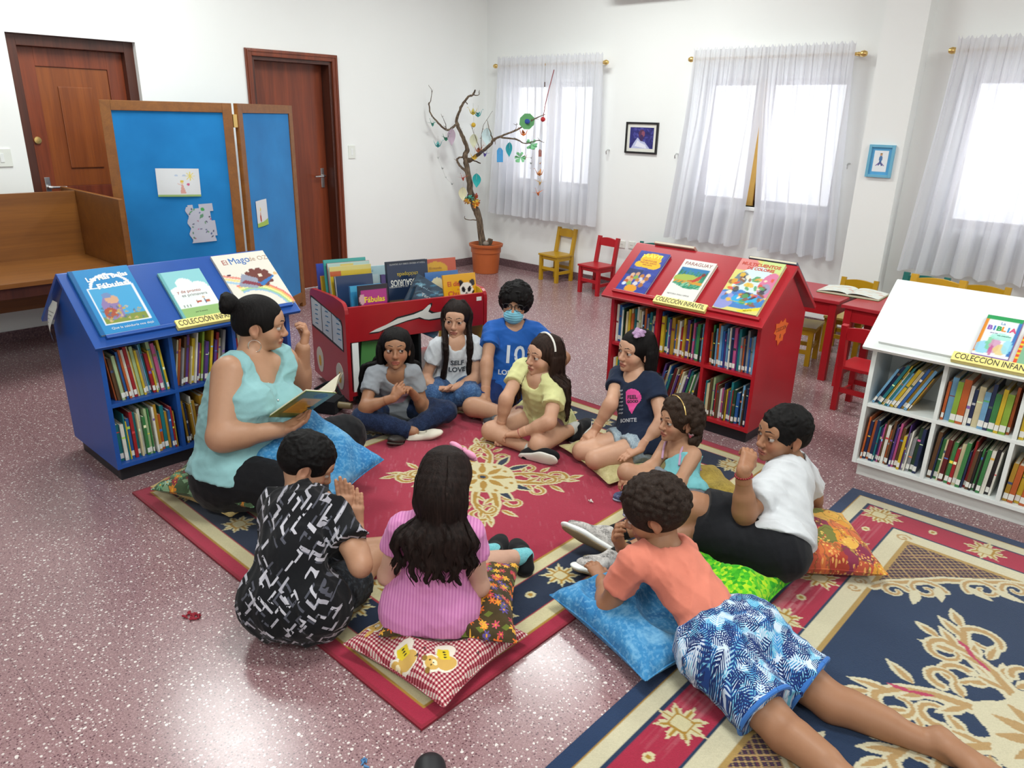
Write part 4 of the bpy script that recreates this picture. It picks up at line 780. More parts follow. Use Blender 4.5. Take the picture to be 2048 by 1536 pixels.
def crane(b, s, rng):
    """folded paper bird: body, two wings, neck, tail"""
    a = rng.uniform(0, 6.3); R = RZ(a) @ Matrix.Rotation(rng.uniform(-.3, .3), 4, 'X')
    P = lambda *q: R @ V([x*s for x in q])
    body = [P(-.25, 0, -.1), P(.25, 0, -.1), P(0, .09, .1), P(0, -.09, .1), P(0, 0, -.28)]
    b.add(body, [(0, 2, 3), (1, 3, 2), (0, 4, 2), (1, 2, 4), (0, 3, 4), (1, 4, 3)])
    for sg in (-1, 1): w = [P(-.2, 0, .05), P(.2, 0, .05), P(.02, sg*.75, .28), P(0, sg*.02, .03)]; b.add(w, [(0, 1, 2), (0, 2, 3), (1, 3, 2)])
    for sg in (-1, 1):
        t = [P(sg*.18, .035, -.05), P(sg*.18, -.035, -.05), P(sg*.5, 0, .55), P(sg*.24, 0, -.15)]; b.add(t, [(0, 1, 2), (1, 3, 2), (3, 0, 2)])
    b.add([P(.5, 0, .55), P(.47, .02, .5), P(.66, 0, .45), P(.47, -.02, .5)], [(0, 1, 2), (0, 2, 3), (1, 3, 2)])
def leafm(b, s, rng, seg=10):
    R = RZ(rng.uniform(0, 1.2)+.4); pts = []
    for k in range(seg+1): t = k/seg; wv = .32*math.sin(PI*t**.8); pts.append((wv, -t, .06*math.sin(3*t)))
    vs = []
    for wv, z, y in pts: vs += [R @ V((-wv*s, y*s, z*s)), R @ V((0, y*s+.03*s, z*s)), R @ V((wv*s, y*s, z*s))]
    fs = [f for k in range(seg) for f in ((3*k, 3*k+1, 3*k+4, 3*k+3), (3*k+1, 3*k+2, 3*k+5, 3*k+4))]; b.add([v+V((0, 0, s*.5)) for v in vs], fs)
def puff(b, s, rng):
    for k in range(16):
        a = rng.uniform(0, 6.3); e = rng.uniform(-1, 1); d = V((math.cos(a)*math.cos(e), math.sin(a)*math.cos(e), math.sin(e))); p = d.orthogonal().normalized()
        b.add([V((0, 0, 0)), d*s*.45+p*s*.12, d*s*.55, d*s*.45-p*s*.12], [(0, 1, 2), (0, 2, 3)])
ORN = [('crane', (0.133, -0.925, 1.558), '2f8a78', 'green paper crane on the far left branch tip'), ('crane', (0.173, -0.889, 1.353), '3fa0a0', 'teal paper crane hanging lowest at the left of the tree'), ('crane', (0.204, -0.804, 1.418), '1f7a5a', 'dark green paper crane beside the mauve leaf'), ('leaf', (0.250, -0.762, 1.434), 'b8a4b4', 'mauve paper leaf left of the tree fork'),
('crane', (0.420, -0.551, 1.661), '3a9a9c', 'teal paper crane right of the tall upright branch'), ('crane', (0.382, -0.586, 1.680), 'c9b53a', 'small yellow paper crane near tree top'), ('bead', (0.386, -0.582, 1.557), 'c9a42a', 'yellow paper ball in the middle of the tree'), ('leaf', (0.520, -0.516, 1.448), 'c3d9dc', 'pale blue paper leaf in the middle of the tree'), ('leaf', (0.391, -0.578, 1.399), 'd0d3b5', 'pale cream paper leaf in the middle of the tree'),
('crane', (0.506, -0.529, 1.268), '5a4aa0', 'purple paper crane right of the trunk'), ('crane', (0.395, -0.573, 1.233), 'd9b23a', 'yellow paper crane at the trunk fork'), ('crane', (0.438, -0.557, 1.310), 'b0623f', 'brown orange paper crane above the purple one'), ('tagp', (0.680, -0.483, 1.270), '2a86c0', 'bright blue paper tag hanging under the right branch'), ('leaf', (0.753, -0.417, 1.327), '1f9aa5', 'teal paper leaf next to the blue tag'),
('octo', (0.909, -0.331, 1.606), '5a9a5f', 'green octagon ornament with blue cap on the right branch'), ('crane', (0.885, -0.353, 1.489), 'd0702a', 'orange paper bird below the green octagon'), ('bead', (1.056, -0.254, 1.629), 'b01a22', 'red bead at the tip of the right branch'), ('puff', (0.948, -0.295, 1.385), '7ac08a', 'pale green paper flower on the right branch'), ('puff', (0.866, -0.370, 1.252), '7ac08a', 'small green paper ball below the right branch'), ('crane', (0.901, -0.338, 1.248), 'b8503a', 'red paper crane beside the small green ball'),
('tagp', (1.042, -0.266, 1.303), '8a4a3f', 'small brown tag at the far right of the tree'), ('crane', (1.043, -0.265, 1.100), 'd08a4a', 'light orange crane, top of the right hand string'), ('crane', (1.050, -0.259, 1.005), 'c9a25a', 'tan crane in the middle of the right hand string'), ('crane', (1.037, -0.271, 0.898), 'd9702a', 'bright orange crane at the bottom of the right hand string'), ('crane', (0.317, -0.667, 1.016), 'b8402a', 'red paper crane against the trunk'), ('leaf', (0.436, -0.582, 1.000), '1fa5a5', 'turquoise paper leaf right of the lower trunk'), ('leaf', (0.305, -0.655, 0.854), 'd9d5b0', 'cream paper leaf left of the flower cluster')]
rg = random.Random(9)
for kind, p, c, lab in ORN:
    b = MB(); s = {'crane': .10, 'leaf': .15, 'bead': .024, 'tagp': .05, 'octo': .07, 'puff': .12}[kind]
    if kind == 'crane': crane(b, s, rg)
    elif kind == 'leaf': leafm(b, s*(1.15 if c in ('b8a4b4', 'c3d9dc') else 1), rg)
    elif kind == 'bead': b.ball((0, 0, 0), s, 8)
    elif kind == 'puff': puff(b, s, rg)
    elif kind == 'tagp': k = 1 if c == '2a86c0' else .5; b.prism([(-.032*k, -.075*k), (.032*k, -.075*k), (.032*k, .045*k), (.012*k, .075*k), (-.012*k, .075*k), (-.032*k, .045*k)], -.001, .001, basis((0, 0, 0), _r2, _u2, -_f))
    elif kind == 'octo': b.prism([(.078*math.cos(a+.39)*(1+.1*math.cos(2*a)), .082*math.sin(a+.39)) for a in [k*PI/4 for k in range(8)]], -.004, .004, basis((0, 0, 0), (.74, .67, 0), (0, 0, 1), (.67, -.74, 0)))
    nmx = {'crane': 'paper_crane', 'leaf': 'paper_leaf', 'bead': 'bead', 'puff': 'paper_flower', 'tagp': 'paper_tag', 'octo': 'paper_octagon'}[kind]
    o = b.obj(nmx, nm_col(c), M=T(*p)); tag(o, lab, 'ornament', 'paper ornaments on the bare tree')
    if kind == 'octo': MB().ball((0, 0, 0), .04, 8, sc=(1, .25, .6)).obj('blue_cap', nm_col('2a4a9a'), o, M=T(.012, -.012, .0))
    MB().tube([(0, 0, .01), (.003, 0, .09 if kind != 'leaf' else .12)], .0012, 4).obj('thread', M_thr, o)
o = MB().tube([(1.077, -.135, 2.1), (1.07, -.2, 1.9), (1.062, -.24, 1.75), (1.056, -.25, 1.63)], .004, 6).obj('red_string', nm_col('8a1f2a')); tag(o, 'long red string hanging from the curtain rod to the red bead', 'string')
def chain(pts, c, lab):
    o = MB().tube(smoothp(pts, 4), .0012, 4).obj('butterfly_garland', M_thr); tag(o, lab, 'garland'); rg = random.Random(2)
    for p in pts[1:]: b = MB(); crane(b, .035, rg); b.obj('paper_butterfly', nm_col(c), o, M=T(*p))
chain([(0.173, -0.889, 1.303), (0.172, -0.889, 1.223), (0.206, -0.858, 1.118), (0.233, -0.834, 1.028), (0.280, -0.791, 0.962)], '8f9494', 'thin garland of small grey butterflies at the left of the tree'); chain([(0.941, -0.301, 1.40), (0.947, -0.296, 1.250), (0.948, -0.295, 1.195), (0.946, -0.298, 1.145)], '9aa09c', 'short garland of grey butterflies below the green paper flower')
chain([(1.043, -.265, 1.31), (1.045, -.263, 1.2)], 'c98a5a', 'thin string carrying the three orange cranes')
# paper flowers wrapped round the trunk
fl_ = empty('flower_cluster', V((.33, -.545, .775)), 'cluster of coloured paper flowers tied round the trunk', 'ornament'); rg = random.Random(12)
for k, c in enumerate(('d8822a', 'c9b52f', 'b8402a', '8a2f5a', '2f9a7a', 'd9a02f', '4fb5a0', 'e0b53a', 'c9502a', 'b5702f', '2f7a4a', 'd08a3a')):
    a = k*.9; b = MB(); puff(b, .075, rg); b.obj('paper_flower', nm_col(c), fl_, M=T(.055*math.cos(a), .055*math.sin(a), rg.uniform(-.05, .05)))
# ---------------------------------------------------------------- rugs
def rug_mat():
    m = NT('rug_pile', .95, .1, sheen=.25); a = m.n('VertexColor', layer_name='Col'); v = m.coord()
    n1 = m.n('TexNoise', {'Vector': v, 'Scale': 420, 'Detail': 2}); m.color(m.mix(m.math('MULTIPLY', n1.outputs[0], .35), a.outputs[0], (.0, .0, .0)))
    m.bump(n1.outputs[0], .5, .003); return m.m
M_rug = rug_mat()
CRE, GOL, NAV, RED1, DRED = 'cfc59c', 'a9802f', '182740', 'a3233f', '7a1c30'
def flower(r, x, y, s, rng):
    pts = []
    for i in range(48):
        a = 2*PI*i/48; q = s*(.74+.20*math.cos(8*a)+.10*math.cos(24*a)+rng.uniform(-.05, .05)); pts.append((x+q*math.cos(a), y+q*math.sin(a)))
    r.poly(pts, CRE)
    for k in range(4):
        a = k*PI/2; c, sn = math.cos(a), math.sin(a)
        r.line([(x+.35*s*c-.3*s*sn, y+.35*s*sn+.3*s*c), (x+.35*s*c+.3*s*sn, y+.35*s*sn-.3*s*c)], .006, GOL); r.line([(x+.35*s*c, y+.35*s*sn), (x+.75*s*c, y+.75*s*sn)], .006, GOL)
        a += PI/4; c, sn = math.cos(a), math.sin(a); r.line([(x+.42*s*c, y+.42*s*sn), (x+.7*s*c, y+.7*s*sn)], .009, GOL)
def dot(r, x, y, s=.02): r.poly([(x+s*math.cos(a), y+s*1.2*math.sin(a)) for a in [k*PI/3 for k in range(6)]], CRE); r.ell(x, y, s*.45, s*.5, GOL)
def scroll(r, pts, w, w1, c0=CRE, c1=GOL): r.line(pts, w, c0, w1); r.line(pts, w*.42, c1, w1*.42)
def leafs(r, x, y, a, L, w, c):
    n = 9; p = [(i/n, math.sin(PI*(i/n)**.8)) for i in range(n+1)]; ca, sa = math.cos(a), math.sin(a)
    up = [(x+L*t*ca-w*h*sa, y+L*t*sa+w*h*ca) for t, h in p]; dn = [(x+L*t*ca+w*h*sa, y+L*t*sa-w*h*ca) for t, h in p[::-1]]; r.poly(up+dn, c)
def acanthus(r, x, y, a, s, flip, c0, c1, c2=None):
    """a scrolling branch: stem, curl and serrated leaves"""
    f = -1 if flip else 1
    P = lambda u, v: (x+s*(u*math.cos(a)-f*v*math.sin(a)), y+s*(u*math.sin(a)+f*v*math.cos(a)))
    stem = [P(.0, 0), P(.25, .03), P(.5, .1), P(.7, .22), P(.82, .4)]
    curl = [P(.82-.0+.16*math.cos(q)*(1-q/9)-.16, .40+.16*math.sin(q)*(1-q/9)) for q in [k*.35 for k in range(15)]]
    curl2 = [P(.5+.15*math.sin(q)*(1-q/8), -.03-.15*(1-math.cos(q))*(1-q/9)) for q in [k*.35 for k in range(13)]]
    for wv, col in ((1.0, c0), (.45, c1)):
        r.line(stem, .17*s*wv, col, .10*s*wv); r.line(curl, .11*s*wv, col, .05*s*wv); r.line(curl2, .10*s*wv, col, .05*s*wv)
        for u, v_, da, L in ((.3, .06, 1.0, .28), (.55, .14, .9, .26), (.75, .3, .3, .3), (.85, .42, .7, .25), (.35, -.02, -.9, .22), (.65, .1, -.5, .3)):
            q = P(u, v_); leafs(r, q[0], q[1], a+f*da, L*s*(1 if wv == 1 else .8), .055*s*(1 if wv == 1 else .45), col)
    if c2:
        for u, v_, da in ((.5, .12, .5), (.62, .2, .2)): q = P(u, v_); leafs(r, q[0], q[1], a+f*da, .2*s, .02*s, c2)
def corner(r, cx, cy, sx, sy, L, field, cols, dark):
    """lattice triangle closed by a scroll, at an inner corner of the field"""
    P = lambda u, v: (cx+sx*u, cy+sy*v); tri = [P(0, 0), P(L, 0), P(L*.62, L*.28), P(L*.28, L*.62), P(0, L)]; m = r.pmask(tri)
    r.put(m, dark); k = ((r.X-cx)*sx+(r.Y-cy)*sy); q = ((r.X-cx)*sx-(r.Y-cy)*sy)
    g = (np.abs((k/.028) % 1-.5) < .10) | (np.abs((q/.028) % 1-.5) < .10); r.put(m & g, cols[1]); g2 = (np.abs((k/.028) % 1-.5) > .40); r.put(m & g2 & ~g, '5a2a3f')
    sc = [P(L*1.02, 0), P(L*.86, L*.08), P(L*.66, L*.26), P(L*.44, L*.44), P(L*.26, L*.66), P(L*.08, L*.86), P(0, L*1.02)]
    scroll(r, sc, .045, .045, cols[0], cols[1])
    for u, v, a0, t, rr in ((L*.74, L*.36, 2.2, 1.2, .07), (L*.36, L*.74, -.6, -1.2, .07), (L*.95, L*.16, 2.4, 1.0, .05), (L*.16, L*.95, -.8, -1.0, .05)):
        s = spiral(0, 0, rr, .012, a0, t, 24); scroll(r, [P(u+x, v+y) for x, y in s], .034, .02, cols[0], cols[1])
    for u, v, a in ((L*.6, L*.42, .3), (L*.42, L*.6, 1.2), (L*.8, L*.3, .1), (L*.3, L*.8, 1.4)): q = P(u, v); leafs(r, q[0], q[1], math.atan2(sy*math.sin(a), sx*math.cos(a)), .11, .02, cols[0])
def ring(r, d, w, h, c): r.put((np.minimum(np.minimum(r.X, w-r.X), np.minimum(r.Y, h-r.Y)) >= d), c)
def border_flowers(r, w, h, d, xs, ys, s, rng):
    for x in xs:
        for y in (d, h-d): flower(r, x, y, s, rng)
    for y in ys:
        for x in (d, w-d): flower(r, x, y, s, rng)
def rug(name, label, x, y, w, h, draw, seed, z=.009, frill=0):
    r = Ras(w, h, .0045, RED1); rng = random.Random(seed); draw(r, w, h, rng); g = np.random.default_rng(seed)
    r.speckle(g, .10)
    Z = z+.0015*np.sin(r.X*5+1)*np.sin(r.Y*4)+.0*r.X
    o = r.obj(name, M_rug, M=T(x, y, 0), Z=Z); tag(o, label, 'rug')
    MB().box((0, 0, .0005), (w, h, z-.003), bev=.002).obj('rug_backing', painted(frill or '6d1a2c', .9), o)
    return o
def wear(r, m, c, g, n, L, a=.35, ang=None, wd=.006):
    yy, xx = np.nonzero(m)
    for _ in range(n):
        i = g.integers(len(xx)); x, y = r.X[yy[i], xx[i]], r.Y[yy[i], xx[i]]; t = (g.random()*.6-.3 if ang is None else ang)
        l = L*g.random(); r.line([(x, y), (x+l*math.cos(t), y+l*math.sin(t))], wd*(.5+g.random()), c, a=a*g.random())
def draw1(r, w, h, rng):
    r.c[:] = hexc('8f1f33'); g = np.random.default_rng(21)
    for d, c in ((.012, RED1), (.055, GOL), (.066, CRE), (.118, 'a3333f'), (.124, NAV), (.274, 'a3333f'), (.279, CRE), (.325, GOL), (.336, RED1)): ring(r, d, w, h, c)
    xs = [w/2+k*.405 for k in (-2, -1, 0, 1, 2)]; ys = [h/2+k*.344 for k in (-3, -2, -1, 0, 1, 2, 3)]
    border_flowers(r, w, h, .2, xs, ys[1:-1] if False else ys, .075, rng)
    for x in [w/2+k*.405+.2 for k in (-2, -1, 0, 1)]:
        for y in (.2, h-.2): dot(r, x, y)
    for y in [h/2+k*.344+.172 for k in (-3, -2, -1, 0, 1, 2)]:
        for x in (.2, w-.2): dot(r, x, y)
    fm = (np.minimum(np.minimum(r.X, w-r.X), np.minimum(r.Y, h-r.Y)) > .337)
    wear(r, fm, 'c47b86', g, 900, .06, .40, 2.4, .004); wear(r, fm, 'b8506a', g, 120, .1, .3, 2.4, .010)
    for sx, sy, cx, cy in ((1, 1, .336, .336), (-1, 1, w-.336, .336), (1, -1, .336, h-.336), (-1, -1, w-.336, h-.336)): corner(r, cx, cy, sx, sy, .32, RED1, (CRE, GOL), '2a2038')
    cx, cy = w/2+.01, h/2+.03
    for sx in (1, -1):
        for sy in (1, -1):
            acanthus(r, cx+sx*.10, cy+sy*.05, math.atan2(sy*.45, sx), .33, sx*sy < 0, CRE, GOL); acanthus(r, cx+sx*.06, cy+sy*.09, math.atan2(sy*1.0, sx*.5), .27, sx*sy > 0, CRE, GOL)
            leafs(r, cx+sx*.12, cy+sy*.03, math.atan2(sy*.25, sx), .16, .028, CRE); leafs(r, cx+sx*.13, cy+sy*.035, math.atan2(sy*.25, sx), .13, .018, NAV)
            leafs(r, cx+sx*.03, cy+sy*.13, math.atan2(sy, sx*.3), .15, .028, CRE); leafs(r, cx+sx*.032, cy+sy*.14, math.atan2(sy, sx*.3), .12, .017, NAV)
    r.poly([(cx+.19*math.cos(a)*(1+.08*math.cos(4*a)), cy+.15*math.sin(a)*(1+.08*math.cos(4*a))) for a in [k*PI/20 for k in range(40)]], CRE)
    for k in range(8): a = k*PI/4; leafs(r, cx+.04*math.cos(a), cy+.035*math.sin(a), a, .1, .018, GOL)
    for k in range(14): a = k*2*PI/14; r.ell(cx+.155*math.cos(a), cy+.122*math.sin(a), .012, .009, GOL)
    r.ell(cx, cy, .03, .026, GOL); r.ell(cx, cy, .016, .013, NAV)
def draw2(r, w, h, rng):
    r.c[:] = hexc('20375a'); g = np.random.default_rng(22); N2 = '1b3150'; TAN = 'b08f5f'; CR2 = 'cbc3a6'
    for d, c in ((.05, GOL), (.056, CR2), (.108, N2), (.118, RED1), (.258, N2), (.268, CR2), (.335, 'a98a4f'), (.352, N2)): ring(r, d, w, h, c)
    e = np.minimum(np.minimum(r.X, w-r.X), np.minimum(r.Y, h-r.Y)); bm_ = (e > .12) & (e < .256)
    g2 = np.random.default_rng(5)   # worn stripes across the red band on the left side
    for _ in range(260):
        y = g2.random()*h
        if .35 < y < h-.15: x = .12+g2.random()*.1; r.line([(x, y), (x+.0, y+.05+g2.random()*.2)], .004+g2.random()*.005, 'c48a8f', a=.35*min(1, 1.2-abs(y-1.3))*g2.random()) if abs(y-1.3) < 1.1 else None
    xs = [w/2+k*.4 for k in (-2, -1, 0, 1, 2)]; ys = [h/2+k*.34 for k in (-3, -2, -1, 0, 1, 2, 3)]
    border_flowers(r, w, h, .182, xs, ys, .082, rng)
    for x in [w/2+k*.4+.2 for k in (-2, -1, 0, 1)]:
        for y in (.182, h-.182): dot(r, x, y, .018)
    for y in [h/2+k*.34+.17 for k in (-3, -2, -1, 0, 1, 2)]:
        for x in (.182, w-.182): dot(r, x, y, .018)
    for y in (h/2-.35, h/2+.40):    # scroll marks on the inner cream band
        for x in (.30, w-.30):
            for q in (-1, 1): r.line(spiral(x, y+q*.03, .024, .006, 0, q*1.2, 18), .008, TAN)
    for sx, sy, cx, cy in ((1, 1, .352, .352), (-1, 1, w-.352, .352), (1, -1, .352, h-.352), (-1, -1, w-.352, h-.352)):
        corner(r, cx, cy, sx, sy, .42, N2, (CR2, TAN), '242038')
        r.line(spiral(cx-sx*.03, cy-sy*.03, .03, .006, .5, 1.2, 18), .009, TAN)
    cx, cy = w/2, h/2
    for sx in (1, -1):
        for sy in (1, -1):
            acanthus(r, cx+sx*.05, cy+sy*.10, math.atan2(sy*.35, sx), .44, sx*sy < 0, CR2, TAN, 'b03a5a'); acanthus(r, cx+sx*.08, cy+sy*.05, math.atan2(sy*1.2, sx*.6), .40, sx*sy > 0, CR2, TAN, 'b03a5a')
        acanthus(r, cx+sx*.1, cy, math.atan2(.05, sx), .42, False, CR2, TAN, 'b03a5a')
    r.poly([(cx+.2*math.cos(a)*(1+.1*math.cos(6*a)), cy+.2*math.sin(a)*(1+.1*math.cos(6*a))) for a in [k*PI/30 for k in range(60)]], CR2)
    for k in range(12): a = k*PI/6; leafs(r, cx+.04*math.cos(a), cy+.04*math.sin(a), a, .13, .02, TAN)
    r.ell(cx, cy, .03, .03, 'b03a5a')
rug('rug', 'large crimson rug with navy border under the reading circle', 2.99, -5.29, 2.0, 2.42, draw1, 31, .009, '7a1828')
rug('rug', 'navy blue rug with crimson band at the right, under the lying boy', 5.33, -5.285, 2.0, 2.42, draw2, 32, .010, '1d2f4c')
# red lint, paper scraps, and the dark shoe tip at the bottom edge
def lint(name, p, s, hexs, lab, seed, n=9):
    rg = random.Random(seed); b = MB()
    for _ in range(n): q = V((rg.gauss(0, s), rg.gauss(0, s), .003)); b.tube([q, q+V((rg.uniform(-s, s), rg.uniform(-s, s), .004)), q+V((rg.uniform(-s, s)*1.5, rg.uniform(-s, s)*1.5, .0))], [.003, .004, .002], 5)
    tag(b.obj(name, painted(hexs, .9), M=T(*p)), lab, 'lint')
lint('fluff', (4.035, -5.50, .0), .012, '8a1c2c', 'tuft of red fluff on the terrazzo left of the printed-shirt boy', 1, 14)
lint('paper_scrap', (4.965, -5.47, .0), .006, '4f7fae', 'tiny blue scrap on the floor below the near rug corner', 2, 5)
lint('paper_scrap', (4.52, -3.88, .011), .005, 'dedad2', 'tiny white scrap on the red rug by the patterned shoe', 3, 4)
